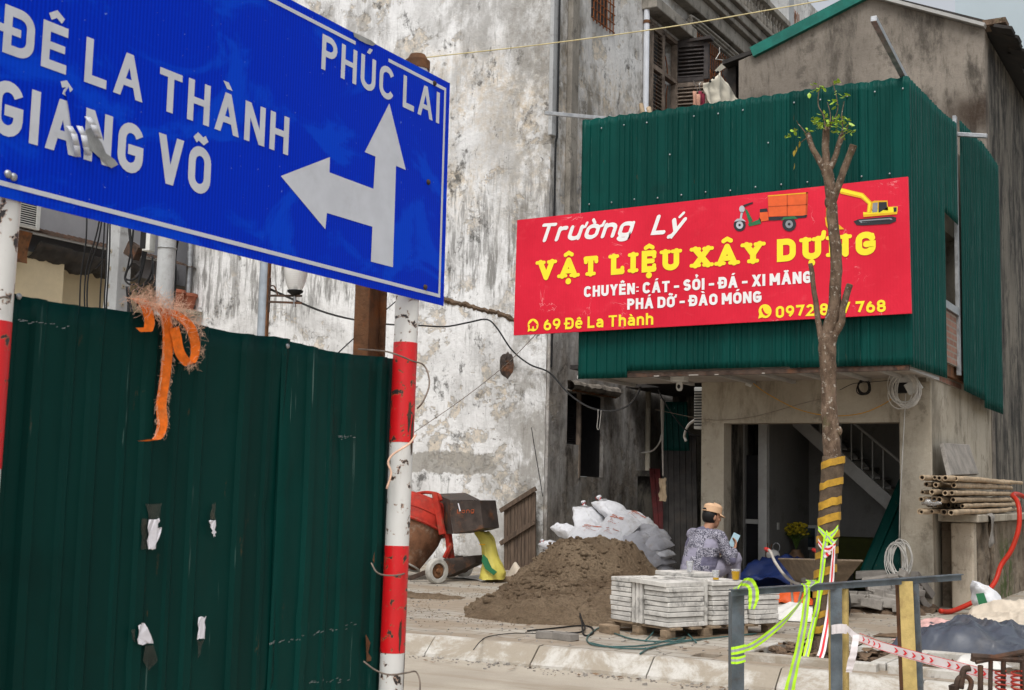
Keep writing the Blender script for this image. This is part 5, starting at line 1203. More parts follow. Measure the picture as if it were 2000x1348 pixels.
# tree pit: kerb stones and clods of soil
def pit(px, label, loose):
    x0, x1, y0, y1 = px; t = thing('tree_pit_edging', label, 'tree pit', (x0, y0, .15))
    for a, c_ in [((x0-.02,y0),(x1+.02,y0)), ((x1,y0+.07),(x1,y1-.07)), ((x0-.02,y1),(x1+.02,y1)), ((x0,y0+.07),(x0,y1-.07))]:
        b = MB(); b.bar((*a, .165), (*c_, .165), .11, .085); b.build('edging_stone', M['kerb'], t, bevel=.008)
    b = MB(); b.grid(44, 44, lambda i, j: (x0+.05+(x1-x0-.1)*i, y0+.05+(y1-y0-.1)*j, .10+.05*abs(fbm(i*7, j*7, x0, 1))+.05*abs(fbm(i*17, j*17, x0))))
    tag(b.build('pit_soil', M['soil'], origin=(x0, y0, .1), smooth=True), loose, 'soil')
pit(PIT, 'square tree pit edged with pale kerb stones round the street tree', 'clumped dark soil filling the tree pit under the street tree')
pit(PIT2, 'square tree pit edged with pale stones right of the tree behind the barrier tape', 'levelled sandy soil in the empty right hand tree pit')
b = MB()
for _ in range(120):
    x, y = RND.uniform(PIT[0]+.1, PIT[1]-.1), RND.uniform(PIT[2]+.1, PIT[3]-.1)
    if (x-tb.x)**2+(y-tb.y)**2 < .012: continue
    s = RND.uniform(.02,.055); R = Matrix.Rotation(RND.uniform(0,6), 3, 'Z') @ Matrix.Rotation(RND.uniform(-.7,.7), 3, 'X')
    b.ball((x, y, .15+RND.uniform(-.01,.045)), (s*1.2, s*.8, s*.5), 7, 5, R)
o = b.build('soil_clods', M['soil']); o['kind'] = 'stuff'
b = MB()
for _ in range(70):
    c = V((RND.uniform(PIT[0]+.1, PIT[1]-.1), RND.uniform(PIT[2]+.1, PIT[3]-.1), .21)); leaf(b, c, RND.uniform(.05,.09), V((RND.gauss(0,1), RND.gauss(0,1), RND.gauss(0,.25))).normalized())
o = b.build('fallen_leaves', M['dead_leaf']); o['kind'] = 'stuff'
# neon reflective tape and barrier tape tied to the tree
def ribbon(name, label, cat, paths, mats, cols=3, group=None):
    t0 = V(paths[0][0][0]); t = thing(name, label, cat, t0, group)
    for pts, wv in paths:
        b = MB(); sp = smooth_path(pts, 8); ws = None
        if isinstance(wv, list):
            ws = []
            for i in range(len(sp)):
                f = i/(len(sp)-1)*(len(wv)-1); a = int(min(f, len(wv)-2)); ws.append(V(wv[a]).lerp(V(wv[a+1]), f-a))
        sp = [p+V((0,.006*fbm(i*.4, 2),0)) for i, p in enumerate(sp)]
        strip(b, sp, ws or wv, cols); b.build('tape_strip', mats, t, smooth=True)
    return t
NEO = [M['neon'], M['tape_grey']]
RV = V(_R)
Yt = TY-.11
T_ = lambda u, v, Y=Yt: on(u, v, 1, Y)
ribbon('neon_ribbon', 'neon yellow reflective ribbon knotted round the tree trunk with long hanging tail', 'ribbon',
  [([T_(1615,1045), T_(1610,1075), T_(1606,1110), T_(1601,1150), T_(1596,1190), T_(1584,1240), T_(1572,1290,9.6), T_(1556,1345,9.3), T_(1540,1400,9.1)], [RV*.045, RV*.04, RV*.035, RV*.04, RV*.05, RV*.055]),
   ([T_(1598,1032), T_(1606,1040), T_(1616,1050), T_(1628,1042), T_(1637,1030)], [V((0,0,.035)), V((0,0,.05)), V((0,0,.07)), V((0,0,.05)), V((0,0,.04))]),
   ([T_(1612,1040), T_(1620,1052), T_(1628,1060), T_(1634,1056)], V((.02,0,.04))),
   ([T_(1604,1150,9.9), T_(1592,1200,9.9), T_(1580,1250,9.85), T_(1574,1275,9.82), T_(1584,1293,9.8)], RV*.035)], NEO)
ribbon('barrier_tape', 'red and white barrier tape tied round the tree and hanging down its front', 'barrier tape',
  [([T_(1598,1058), T_(1608,1070), T_(1620,1072), T_(1632,1062)], V((0,0,.05))), ([T_(1620,1074), T_(1614,1080), T_(1618,1086)], V((.05,0,.04))),
   ([T_(1629,1065), T_(1626,1110), T_(1622,1160), T_(1617,1210), T_(1606,1270,9.7), T_(1597,1300,9.5), T_(1612,1325,9.3), T_(1630,1350,9.1)], [RV*.02, RV*.035, RV*.04, RV*.05, RV*.06, RV*.02, RV*.05])], [M['tape_white'], M['tape_red']])

# ------------------------------------------------------------------ makeshift steel barrier in the road
def vpost(label, u, vt, depth, size, mats, rot, lean=(0,0)):
    top = dp(u, vt, depth); foot = V((top.x-lean[0], top.y-lean[1], 0)); t = thing('barrier_post', label, 'barrier post', foot, 'posts carrying the steel barrier rail')
    R = Matrix.Rotation(rot, 3, 'Z'); th = .007
    for mi, (a, c_) in enumerate([((0,0),(size,0)), ((0,0),(0,size))]):
        b = MB(); d = (R @ V((c_[0]-a[0], c_[1]-a[1], 0))).normalized(); n_ = V((-d.y, d.x, 0))*(1 if mi == 0 else -1)
        q0 = [V((0,0,0))+d*(th*1.02 if mi else 0), d*size, d*size+n_*th, d*(th*1.02 if mi else 0)+n_*th]
        b.add([foot+q_ for q_ in q0]+[top+q_ for q_ in q0], [(3,2,1,0),(4,5,6,7),(0,1,5,4),(1,2,6,5),(2,3,7,6),(3,0,4,7)]); b.build('flange', mats[mi], t)
    return top
# the camera looks along _F: flanges are turned as seen
fa = YAW
vpost('bare grey steel angle post with neon tape wound round it, left end of the barrier', 1430, 1158, 6.3, .062, [M['angle_steel'], M['angle_steel']], fa+.12)
vpost('middle barrier post with grey face and flaking yellow edge', 1622, 1148, 6.55, .058, [M['angle_steel'], M['angle_yellow']], fa-.05)
b = MB(); pa, pb = dp(1651, 1150, 6.6), dp(1655, 1420, 6.6); pb.z = 0; pb.x, pb.y = pa.x, pa.y; b.bar(pa, pb, .026, .03); o = b.build('flange', M['angle_yellow'], bpy.data.objects['barrier_post.001'])
vpost('flaking yellow barrier post with rusty brown edge, right end of the barrier', 1756, 1135, 6.75, .072, [M['angle_yellow'], M['rust']], fa, (-.03, 0))
b = MB(); pa = dp(1788, 1140, 6.8); b.bar(pa, V((pa.x+.03, pa.y, 0)), .028, .03); b.build('flange', M['angle_steel'], bpy.data.objects['barrier_post.002'])
ra, rb_ = dp(1428, 1152, 6.25), dp(1877, 1122, 6.95); t = thing('barrier_rail', 'thin blue grey steel angle rail laid across the barrier posts', 'barrier rail', ra)
b = MB(); b.bar(ra, rb_, .038, .005); b.build('flange', M['angle_steel'], t); b = MB(); off = V((0,0,-.017)); b.bar(ra+off-RV.cross(V((0,0,1)))*.0, rb_+off, .005, .03); b.build('flange', M['angle_steel'], t)
D = lambda u, v, d=6.2: dp(u, v, d)
ribbon('neon_ribbon', 'neon yellow reflective ribbon slung from the steel barrier post up over the rail', 'ribbon',
  [([D(1428,1272), D(1441,1270,6.18), D(1456,1266,6.2)], V((0,0,.038))), ([D(1428,1290), D(1441,1290,6.18), D(1456,1286,6.2)], V((0,0,.034))),
   ([D(1452,1268), D(1480,1255), D(1530,1215), D(1565,1175), D(1580,1150), D(1588,1137), D(1583,1133)], [V((.01,0,.03)), V((.02,0,.055)), V((.03,0,.06)), V((.035,0,.055)), RV*.06, RV*.05]),
   ([D(1570,1140), D(1576,1150), D(1572,1200), D(1562,1260), D(1548,1320), D(1535,1380)], [RV*.03, RV*.03, RV*.035, RV*.04, RV*.06])], NEO)
ribbon('neon_ribbon', 'short neon yellow reflective ribbon draped over the left end of the rail', 'ribbon',
  [([D(1437,1150), D(1448,1138), D(1462,1138), D(1471,1150), D(1472,1170), D(1468,1190)], [RV*.03, V((.03,0,.04)), V((.04,0,.04)), RV*.05, RV*.05, RV*.03])], NEO)
t = ribbon('barrier_tape', 'red and white barrier tape stretched from the middle post across the lower right', 'barrier tape',
  [([D(1624,1230,6.5), D(1640,1228,6.48), D(1654,1229,6.5)], V((0,0,.047))), ([D(1654,1227,6.5), D(1672,1243,6.5), D(1720,1262,6.4), D(1800,1285,6.2), D(1880,1305,6.0), D(1960,1325,5.8), D(2060,1346,5.6)], [V((.006,0,.03)), V((.01,0,.028)), V((0,0,.042)), V((0,0,.047)), V((0,0,.048)), V((0,0,.05))]),
   ([D(1672,1240,6.45), D(1668,1270,6.42), D(1662,1295,6.42), D(1658,1313,6.42)], [RV*.03, RV*.035, RV*.04, RV*.03])], [M['tape_white'], M['tape_white']])
b = MB()   # printed red chevrons and edge lines on the stretched tape
def on_tape(s, h):
    pts = [(1672,1243,6.5),(1720,1262,6.4),(1800,1285,6.2),(1880,1305,6.0),(1960,1325,5.8),(2060,1346,5.6)]
    x = s*(len(pts)-1); i = int(min(x, len(pts)-2)); f = x-i; a, c_ = pts[i], pts[i+1]
    return dp(a[0]+(c_[0]-a[0])*f, a[1]+(c_[1]-a[1])*f, a[2]+(c_[2]-a[2])*f-.012) + V((0,0,h))
for k in range(22):
    if k % 6 in (4,): continue
    s = .05+k*.043
    b.add([on_tape(s, .012), on_tape(s+.010, .012), on_tape(s+.022, 0), on_tape(s+.010, -.012), on_tape(s, -.012), on_tape(s+.010, 0)], [(0,1,2,5),(5,2,3,4)])
for k in range(40):
    s = .03+k*.0238
    for h in (.021, -.020): b.add([on_tape(s, h), on_tape(s+.0238, h), on_tape(s+.0238, h+.0025), on_tape(s, h+.0025)], [(0,1,2,3)])
b.build('printed_chevrons', M['tape_red'], t)
# ------------------------------------------------------------------ sand, mixer, planks and sacks by the old wall
def sand_h(x, y):
    def cone(cx, cy, r, h, p=1.0, ex=1.0):
        d = sqrt(((x-cx)/ex)**2 + (y-cy)**2)/r; return h*max(0, 1-d)**p if d < 1 else 0
    x += .10*fbm(x*1.7, y*1.7, 11, 1, 3); y += .10*fbm(x*1.7, y*1.7, 17, 1, 3)
    a = min(.64 + .10*fbm(x*2, y*2, 5, 1, 2) + .05*(x+6.8), cone(-6.80, 13.95, 1.45, 1.15, .95, .74 if x < -6.8 else .52)); c = min(.27, cone(-6.45, 12.85, 1.02, .62, .8)); d = min(.19, cone(-5.98, 11.6, 1.0, .44, .8, 1.05)); e = min(.11, cone(-6.55, 12.2, .7, .3, .8)); g = min(.30, cone(-5.6, 12.7, .9, .5, .8))
    h = max(a, c, d, e, g)
    if h <= 0: return -.03
    for px_, py_, r_, q_ in ((-6.75, 12.5, .20, .07), (-6.2, 12.25, .25, .07), (-7.1, 13.3, .2, .10), (-6.45, 11.35, .16, .05), (-6.95, 13.1, .18, .12)): h -= q_*math.exp(-((x-px_)**2+(y-py_)**2)/(r_*r_))*(1 if h > q_ else 0)
    k = min(1, max(0, h)/.10)
    h += k*(.05*fbm(x*2.2, y*2.2, 1, 1, 3) + .035*fbm(x*6, y*6, 3, 1, 4) + .05*max(0, noise.noise(V((x*9, y*9, 4)))) + .035*max(0, noise.noise(V((x*19, y*19, 7)))))
    return h
b = MB(); b.grid(230, 210, lambda i, j: (-8.9+4.3*i, 10.4+5.4*j, .148+sand_h(-8.9+4.3*i, 10.4+5.4*j)))
for _ in range(1500):
    x, y = RND.gauss(-6.6, .75), RND.gauss(12.6, .95); h = sand_h(x, y)
    if h > .02:
        r = RND.uniform(.008, .026)*(1.8 if RND.random() < .06 else 1); b.ball((x, y, .148+h+r*.2), (r*RND.uniform(.8,1.4), r*RND.uniform(.8,1.3), r*.8), 6, 4, Matrix.Rotation(RND.uniform(0,3), 3, 'Z'))
tag(b.build('sand_pile', M['sand'], origin=(-6.85, 13.2, .15), smooth=True), 'large lumpy heap of brown building sand on the pavement', 'sand pile')
b = MB()
for _ in range(1500):
    a_ = RND.uniform(0, 2*pi); d_ = abs(RND.gauss(0, .5)); x, y = -6.6+(1.25+d_)*cos(a_), 12.6+(1.75+d_)*sin(a_)
    if y < 9.4 or sand_h(x, y) > 0: continue
    r = RND.uniform(.002, .007)*(1.5 if RND.random() < .05 else 1); b.ball((x, y, .152), (r*1.3, r, r*.6), 5, 3)
o = b.build('spilt_sand', M['sand']); o['kind'] = 'stuff'
b = MB(); b.grid(50, 30, lambda i, j: (-8.75+1.0*i, 12.1+.6*j, .148+max(-.02, .035*(1-((i-.5)**2+(j-.5)**2)*4.2)+.03*fbm(i*6, j*5, 3))))
tag(b.build('sand_pile', M['sand'], origin=(-8.1, 12.4, .15), smooth=True), 'thin spilt patch of sand on the paving left of the big heap', 'sand pile')

wl, wr = V((-9.22, 14.15, .15)), V((-9.62, 15.45, .15))
t = thing('cement_mixer', 'worn red cement mixer with crusted tipped drum and rusty motor hood', 'cement mixer', V((-9.5, 14.8, .15)))
def wheel(c, r, wd, axis):
    R = V((0,0,1)).rotation_difference(axis).to_matrix()
    b = MB(); b.lathe([(r*.62,-wd/2),(r*.9,-wd/2),(r,-wd*.3),(r,wd*.3),(r*.9,wd/2),(r*.62,wd/2),(r*.6,0)], c, 28, R, cap=False)
    b.lathe([(r*.62,wd*.30),(r*.62,-wd*.3)], c, 24, R, cap=False); wh = b.build('tyre', M['tyre'], t, smooth=35)
    b = MB(); b.lathe([(r*.63,wd*.12),(r*.45,wd*.34),(r*.2,wd*.2),(r*.16,wd*.55),(.001,wd*.58)], c, 24, R, cap=False); b.lathe([(r*.63,-wd*.12),(r*.45,-wd*.34),(r*.2,-wd*.2),(r*.16,-wd*.55),(.001,-wd*.58)], c, 24, R, cap=False); b.build('rim', M['rust'], wh, smooth=35)
ax = V((.93, -.36, 0)).normalized()
wheel(wl+V((0,0,.165)), .165, .09, ax); wheel(wr+V((0,0,.155)), .155, .085, ax)
ML = lambda u, v, Y=14.7: on(u, v, 1, Y)
b = MB(); b.tube([wl+V((0,0,.165)), wr+V((0,0,.155))], .025, 8); b.bar(wl+V((-.1,.2,.25)), wr+V((.0,-.1,.28)), .08, .05); b.bar(ML(800,1130,14.2), ML(858,1108,14.4), .05, .06); b.build('axle', M['rust_dark'], t)
b = MB(); b.prism([ML(868,1092,14.5), ML(925,1085,14.9), ML(930,1100,14.9), ML(868,1128,14.5)], (0,.25,0)); b.build('chassis_plate', M['mixer_dark'], t)
b = MB(); b.bar(ML(882,1098,14.75), ML(875,1038,14.75), .09, .06); b.bar(ML(868,1090,14.6), ML(882,1062,14.7), .05, .04); b.bar(ML(882,1098,14.75), ML(868,1118,14.5), .07, .06); b.build('stand', M['mixer_red'], t)
dc = ML(809, 1030, 14.65); da = V((-.16, -.36, -.92)).normalized(); R = V((0,0,1)).rotation_difference(da).to_matrix()
b = MB(); b.lathe([(.001,-.40),(.33,-.40),(.385,-.35),(.40,-.2),(.405,-.05)], dc, 36, R, cap=False); b.tube([dc + R @ V((.402*cos(k*pi/18), .402*sin(k*pi/18), -.20)) for k in range(36)], .010, 5, closed=True); dr = b.build('drum_back', M['mixer_red'], t, smooth=30)
b = MB(); b.lathe([(.41,-.05),(.425,-.05),(.425,-.02),(.41,-.02)], dc, 36, R, cap=False); b.lathe([(.405,-.02),(.40,.12),(.37,.24),(.28,.50),(.285,.53)], dc, 36, R, cap=False); b.lathe([(.27,.53),(.35,.24),(.38,.1)], dc, 30, R, cap=False); b.build('drum', M['mixer_rust'], t, smooth=30)
b = MB(); b.tube([dc + R @ V((.278*cos(k*pi/15), .278*sin(k*pi/15), .53)) for k in range(30)], .014, 6, closed=True); b.build('drum_rim', M['tyre'], t)
b = MB(); b.tube([dc + R @ V((.43*cos(k*pi/22), .43*sin(k*pi/22), -.035)) for k in range(44)], .022, 6, closed=True); b.build('ring_gear', M['mixer_red'], t)
hy = 14.55   # hood box with slanted side, red side plate
def hood(pts, dv, mat, nm): b = MB(); b.prism([ML(u, v, hy) for u, v in pts], dv); return b.build(nm, M[mat], t, bevel=.008)
hd = hood([(880,978),(937,977),(944,1032),(930,1036),(886,1043),(880,1012)], (0,.42,0), 'mixer_dark', 'motor_hood')
b = MB(); b.add([ML(880,978,hy)+V((-.0,-.002,.003)), ML(937,977,hy)+V((0,-.002,.003)), ML(909,963,hy+.42), ML(850,965,hy+.42)], [(0,1,2,3)]); b.add([ML(880,978,hy-.004), ML(850,965,hy+.42), ML(856,1042,hy+.35), ML(886,1043,hy-.004), ML(880,1012,hy-.004)], [(0,1,2,3,4)]); b.build('motor_hood', M['mixer_dark'], t, solid=.006)
hood([(842,962),(852,962),(868,1043),(857,1045)], (0,.05,0), 'mixer_red', 'side_plate')
b = MB(); b.tube(smooth_path([ML(800,968,14.6), ML(830,962,14.6), ML(856,966,14.6), ML(862,978,14.6)], 5), .022, 8); b.build('frame_hoop', M['mixer_red'], t, smooth=True)
b = MB(); p0, p1 = ML(893, 1003, hy-.006), ML(926, 1001, hy-.006); fit(b, 'Long', p0, p1, .055, .008, (0,-1,0), (0,0,1), .8); b.build('lettering', M['orange_paint'], t)
b = MB(); b.prism([ML(894,983,hy-.003), ML(896,983,hy-.003), ML(900,998,hy-.003), ML(898,999,hy-.003)], (0,-.002,0)); b.build('paint_streak', M['paper'], t)

# plank panel with a sloped top leaning on the old wall
PB = lambda u, v, Y=17.30: on(u, v, 1, Y)
t = thing('plank_panel', 'brown upright plank panel with a sloping stepped top leaning on the old wall', 'panel', PB(1015, 1118))
b = MB(); N_ = 9
for k in range(N_):
    u0, u1 = 984+62*k/N_, 984+62*(k+1)/N_-.6; vt = 993-34*(k+.5)/N_; vb = 1122-14*k/N_
    b.prism([PB(u0,vb), PB(u1,vb-1), PB(u1,vt+RND.uniform(-1,1)), PB(u0,vt)], (0, .03, .0))
b.build('plank', M['plank'], t, bevel=.003)
for a, c_ in [((977,998),(1047,954)), ((977,1062),(1043,1020))]:
    b = MB(); b.bar(PB(*a, 17.27), PB(*c_, 17.27), .035, .07); b.build('batten', M['plank'], t, bevel=.004)
# yellow sack slumped upright
p = gp(962, 1132); p.y = 14.95; p.x = on(962, 1132, 1, 14.95).x; p.z = .15
SK = lambda u, v: on(u, v, 1, 14.95)
prof = [(1131,936,986),(1118,938,987),(1100,944,980),(1085,943,972),(1068,941,968),(1054,934,966),(1044,925,962),(1038,924,955)]
b = MB()
def sackf(i, j):
    x = j*(len(prof)-1); k = int(min(x, len(prof)-2)); f = x-k; v, l, r = [prof[k][q]+(prof[k+1][q]-prof[k][q])*f for q in range(3)]
    a = 2*pi*i; m = SK((l+r)/2, v); hw = (r-l)/2/146; fold = 1+.10*sin(a*5+j*7)*j + .10*fbm(cos(a)*2, sin(a)*2, j*4)
    return (m.x+hw*cos(a)*fold, m.y+(.17-.09*j)*sin(a)*fold, max(.152, m.z) + .015*fbm(a, j*5))
b.grid(40, 26, sackf); sk = tag(b.build('yellow_sack', [M['bag_yellow']], origin=p, smooth=True), 'half empty yellow woven sack slumped beside the cement mixer', 'sack')
b = MB(); pts = [SK(u, v)+V((0,-.19,0)) for u, v in [(957,1082),(965,1090),(973,1108),(984,1116),(978,1122),(962,1110),(955,1095)]]; b.prism(pts, (0,.02,0)); b.build('green_stripe', M['ink_green'], sk)
b = MB(); b.prism([SK(u, v)+V((0,-.17,0)) for u, v in [(949,1062),(960,1062),(960,1064),(949,1064)]], (0,.01,0)); b.build('print_bar', M['ink_amber'], sk)
# pale concrete lump like a cut pyramid, tin sheet, blocks
p = on(1004, 1128, 1, 15.6); b = MB()
b.add([on(u, v, 1, y) for u, v, y in [(984,1131,15.6),(1010,1133,15.45),(1031,1128,15.6),(1008,1122,16.0),(1006,1093,15.7)]], [(0,1,4),(1,2,4),(2,3,4),(3,0,4),(0,3,2,1)])
tag(b.build('concrete_lump', M['tarp_cream'], origin=p, bevel=.03), 'tan pyramid shaped lump in front of the plank panel', 'concrete lump')
b = MB(); pc = gp(938, 1132)
b.grid(24, 10, lambda i, j: V((pc.x-.45+.75*i+.15*j, pc.y-.15+.45*j-.12*i, .156+.05*sin(pi*i*1.3)*(.4+.6*j)+.012*fbm(i*5, j*4))))
tag(b.build('metal_sheet', M['tarp_white'], origin=pc, smooth=True, solid=.003), 'bent pale sheet lying on the ground below the mixer', 'sheet')
for u, v, sz, rz, lb in [(985,1136,(.5,.16,.07),.2,'flat dark wooden block on the ground by the yellow sack'), (1190,1237,(.19,.10,.075),-.55,'small brown wooden block lying left of the pallet'), (1065,1247,(.15,.10,.06),.3,'pale grey stone block lying near the kerb, left of its longer neighbour'), (1100,1250,(.26,.11,.06),-.28,'longer pale grey paving block lying near the kerb')]:
    p = gp(u, v); b = MB(); b.obox((0,0,sz[2]/2), sz); o = b.build('loose_block', M['pallet_wood'] if 'wood' in lb else M['rubble'], bevel=.006); o.location = p; o.rotation_euler = (0,0,rz); tag(o, lb, 'block')

# ------------------------------------------------------------------ heap of woven sacks
def sack_mesh(L, W, H, seed, neck):
    b = MB()
    def f(i, j):
        a = 2*pi*j; x = (i*2-1); e = (1-abs(x)**2.6)**.6 if abs(x) < 1 else 0
        y = cos(a); z = sin(a); sy = abs(y)**.75*(1 if y > 0 else -1); sz = abs(z)**.9*(1 if z > 0 else -1)
        wv = 1+.05*sin(x*9+seed)*.5; n_ = .05*fbm(x*2.5+seed, y*1.6, z*1.6, 1, 3)+.010*(1-2*abs(noise.noise(V((x*6+seed, y*3, z*3)))))
        return (x*L/2*(1+.02*y), sy*W/2*(.86+.14*e)*wv+n_*.5, (sz*H/2*e+n_*e) - .02*x*x)
    b.grid(26, 22, f)
    if neck:
        pts = [V((L/2*.93,0,.0)), V((L/2*1.03,0,.02)), V((L/2*1.14,.01,.05)), V((L/2*1.22,.02,.08))]; b.tube(smooth_path(pts, 3), [.12,.075,.045,.03,.026,.03,.045,.05,.048,.03], 10)
    return b
variants = []
for k, (mt, nk) in enumerate([('bag', True), ('bag', False), ('bag_grey', False)]):
    b = sack_mesh(.80, .50, .26, k*7.3, nk); bv = [V(p_) for p_ in b.v]; bvl = (bvl if k else []) + [bv]; o = b.build('cement_sack', M[mt], smooth=True)
    if nk:
        b = MB(); b.tube([(.40+.012*k2, .035*cos(k2*pi/5), .035+.035*sin(k2*pi/5)) for k2 in range(11)], .008, 5); b.build('tie_string', M['tie_red'], o)
    if k == 1:
        for r_, (ln, yy) in enumerate([(.30,.10),(.34,.06),(.2,.02),(.26,-.02),(.22,-.06)]):
            x = -ln/2; b = MB()
            while x < ln/2:
                wq = RND.uniform(.012,.03); zz = max((p_.z for p_ in bv if abs(p_.x-x-wq/2) < .035 and abs(p_.y-yy-.01) < .035), default=.11)+.002
                b.add([(x,yy,zz+.004),(x+wq,yy,zz+.004),(x+wq,yy+(.022 if r_ < 2 else .010),zz+.004),(x,yy+(.022 if r_ < 2 else .010),zz+.004)], [(0,1,2,3)]); x += wq+RND.uniform(.004,.008)
            b.build('faded_print', M['orange_paint'], o)
    variants.append(o)
BPT = lambda u, v, Y: on(u, v, 1, Y)
sacks = [  # variant, pixel centre, Y, rotation xyz, scale, label
 (0,1200,1001,16.7,(0,-.45,2.75),.82,'white sack at the very top of the sack heap with its tied neck upright'),
 (0,1145,1017,16.5,(0,-.75,2.2),.72,'white sack on the upper left of the heap, tied neck pointing up with red string'),
 (0,1165,1016,16.6,(.1,-.6,2.9),.60,'white sack with short twisted neck squeezed between the two highest necks'),
 (1,1206,1029,16.05,(.75,.15,-.40),.80,'white sack with faded orange print lying across the front top of the heap'),
 (1,1238,1022,16.55,(.2,.35,-.35),.86,'plump plain white sack sloping down behind the orange printed sack'),
 (0,1118,1043,16.25,(.2,-.2,2.75),.76,'white sack on the left shoulder of the heap, neck towards the old wall'),
 (1,1155,1047,15.95,(.5,.05,.2),.80,'smooth white sack in the middle of the heap just above the sand'),
 (1,1194,1050,15.9,(.5,.2,-.35),.72,'white sack between the smooth middle sack and the printed one'),
 (0,1084,1069,16.3,(0,-.2,2.9),.55,'small white sack low on the left edge of the heap with red string'),
 (1,1080,1090,16.2,(.2,.1,.4),.55,'white sack lowest on the left edge, half buried behind the sand'),
 (2,1232,1054,15.95,(.35,.15,-.3),.68,'greyish sack just below the orange printed sack'),
 (2,1263,1044,16.2,(.25,.25,-.25),.74,'grey sack with dark printed lines on the right shoulder of the heap'),
 (2,1267,1062,16.05,(.2,.1,-.2),.76,'grey sack under the right shoulder sack of the heap'),
 (2,1240,1077,15.85,(.4,.25,-.5),.72,'grey sack tilted outwards just right of the sand slope'),
 (1,1278,1078,16.0,(.1,.1,-.15),.64,'white sack with red and green print on the right edge of the heap'),
 (2,1252,1095,15.8,(.45,.25,-.5),.72,'tilted grey sack lower down right of the sand slope'),
 (2,1277,1097,16.0,(.05,.0,-.1),.66,'grey sack third from the bottom on the right edge of the heap'),
 (2,1273,1112,15.9,(.1,.05,.15),.74,'grey sack second from the bottom on the right edge of the heap'),
 (2,1277,1127,15.9,(.0,.0,.05),.70,'grey sack at the bottom on the right edge of the heap'),
 (1,1205,1062,16.3,(.1,.05,.1),.85,None),(2,1225,1085,16.3,(0,0,.3),.85,None),(1,1150,1075,16.4,(0,0,.2),.9,None),(2,1180,1100,16.4,(0,0,0),.9,None),(1,1120,1080,16.5,(0,0,.3),.8,None),(2,1235,1115,16.3,(0,0,.1),.9,None),(2,1120,1105,16.4,(0,0,.2),.9,None)]
used = [False]*3
for vi, u, v, Y, rot, s, lb in sacks:
    src = variants[vi]; lb = lb or 'plain sack inside the sack heap, mostly covered by other sacks'
    if not used[vi]: o = src; used[vi] = True
    else: o = dup(src)
    o.location = BPT(u, v, Y); o.rotation_euler = rot; o.scale = (s, s, s); tag(o, lb, 'sack', 'sacks heaped behind the sand pile')

rgs = [o for o in bpy.data.objects if o.get('label', '').startswith('white sack with red and green')][0]
for nm, mt_, xo, yo, wd_ in (('red_print', 'tie_red', -.05, -.06, .20), ('green_print', 'ink_green', .12, -.10, .12)):
    b = MB(); b.grid(8, 3, lambda i, j: (xo+wd_*i, yo-.05*j, max((p_.z for p_ in bvl[1] if abs(p_.x-xo-wd_*i) < .05 and abs(p_.y-yo+.05*j) < .05), default=.1)+.006)); b.build(nm, M[mt_], rgs)
# ------------------------------------------------------------------ pallet of white pavers
ang = radians(27); rr = V((sin(ang), cos(ang), 0)); ll = V((-cos(ang), sin(ang), 0)); PO = gp(1300, 1250)
RP = Matrix((rr, ll, V((0,0,1)))).transposed()
P3 = lambda a, c, z: PO + rr*a + ll*c + V((0,0,z))
t = thing('pallet', 'weathered wooden pallet under the stacked white pavers', 'pallet', PO)
for a in (.0, .42, .84, 1.18):
    for c_ in (.02, .40, .78):
        b = MB(); b.obox(P3(a+.04, c_, .047), (.10, .09, .066), RP); b.build('block', M['pallet_wood'], t, bevel=.004)
for k in range(6): b = MB(); b.obox(P3(.08+.22*k, .40, .091), (.12, .92, .02), RP); b.build('deck_board', M['pallet_wood'], t, bevel=.003)
for c_ in (.02, .40, .78): b = MB(); b.obox(P3(.62, c_, .0075), (1.3, .09, .013), RP); b.build('bottom_board', M['pallet_wood'], t)
b = MB(); b.obox((0,0,0), (.40, .40, .037)); pav = b.build('paver', M['paver'], bevel=.004); first = [True]
ordn = ['topmost', 'second', 'third', 'fourth', 'fifth', 'sixth', 'seventh', 'eighth', 'ninth', 'tenth']
def put_paver(c, rot, label, sc=(1,1,1)):
    o = pav if first[0] else dup(pav); first[0] = False
    o.matrix_world = Matrix.LocRotScale(c, (RP @ rot).to_quaternion(), V(sc)); tag(o, label, 'paver', 'white pavers stacked on the pallet')
I3 = Matrix.Identity(3); st = .0425
def stack(a, c_, n_, sc, where):
    for k in range(n_):
        lab = f'{ordn[n_-1-k]} white paver {"of" if k == n_-1 else "from the top of"} the {where} on the pallet'
        put_paver(P3(a+RND.uniform(-.008,.008), c_+RND.uniform(-.008,.008), .103+.0195+st*k), Matrix.Rotation(RND.uniform(-.02,.02), 3, 'Z') @ Matrix.Rotation(RND.uniform(-.008,.008), 3, 'X'), lab, sc)
stack(.21, .14, 8, (1.02, .80, 1), 'front corner stack')
put_paver(P3(.19, .24, .103+.02+st*8+.004), Matrix.Rotation(.03, 3, 'Z') @ Matrix.Rotation(.03, 3, 'X'), 'broad white paver bridging the front corner stack and the upright pavers', (1.05, 1.2, 1.1))
for k, nm in enumerate(['nearest the front corner stack', 'in the middle of the upright trio', 'nearest the left hand stack']):
    put_paver(P3(.20, .345+.05*k, .103+.20), Matrix.Rotation(pi/2, 3, 'X') @ Matrix.Rotation(RND.uniform(-.02,.02), 3, 'Y'), 'upright white paver standing on edge, '+nm)
stack(.21, .645, 9, (1.0, .72, 1), 'left hand stack')
put_paver(P3(.455, .2, .103+.20), Matrix.Rotation(pi/2, 3, 'Y'), 'upright white paver on edge between the front and the right hand stacks')
stack(.72, .16, 9, (1.05, .9, 1), 'right hand stack')
stack(1.10, .10, 7, (.72, .95, 1), 'far right low stack')
stack(.74, .62, 10, (1.0, 1.0, 1), 'rear stack')
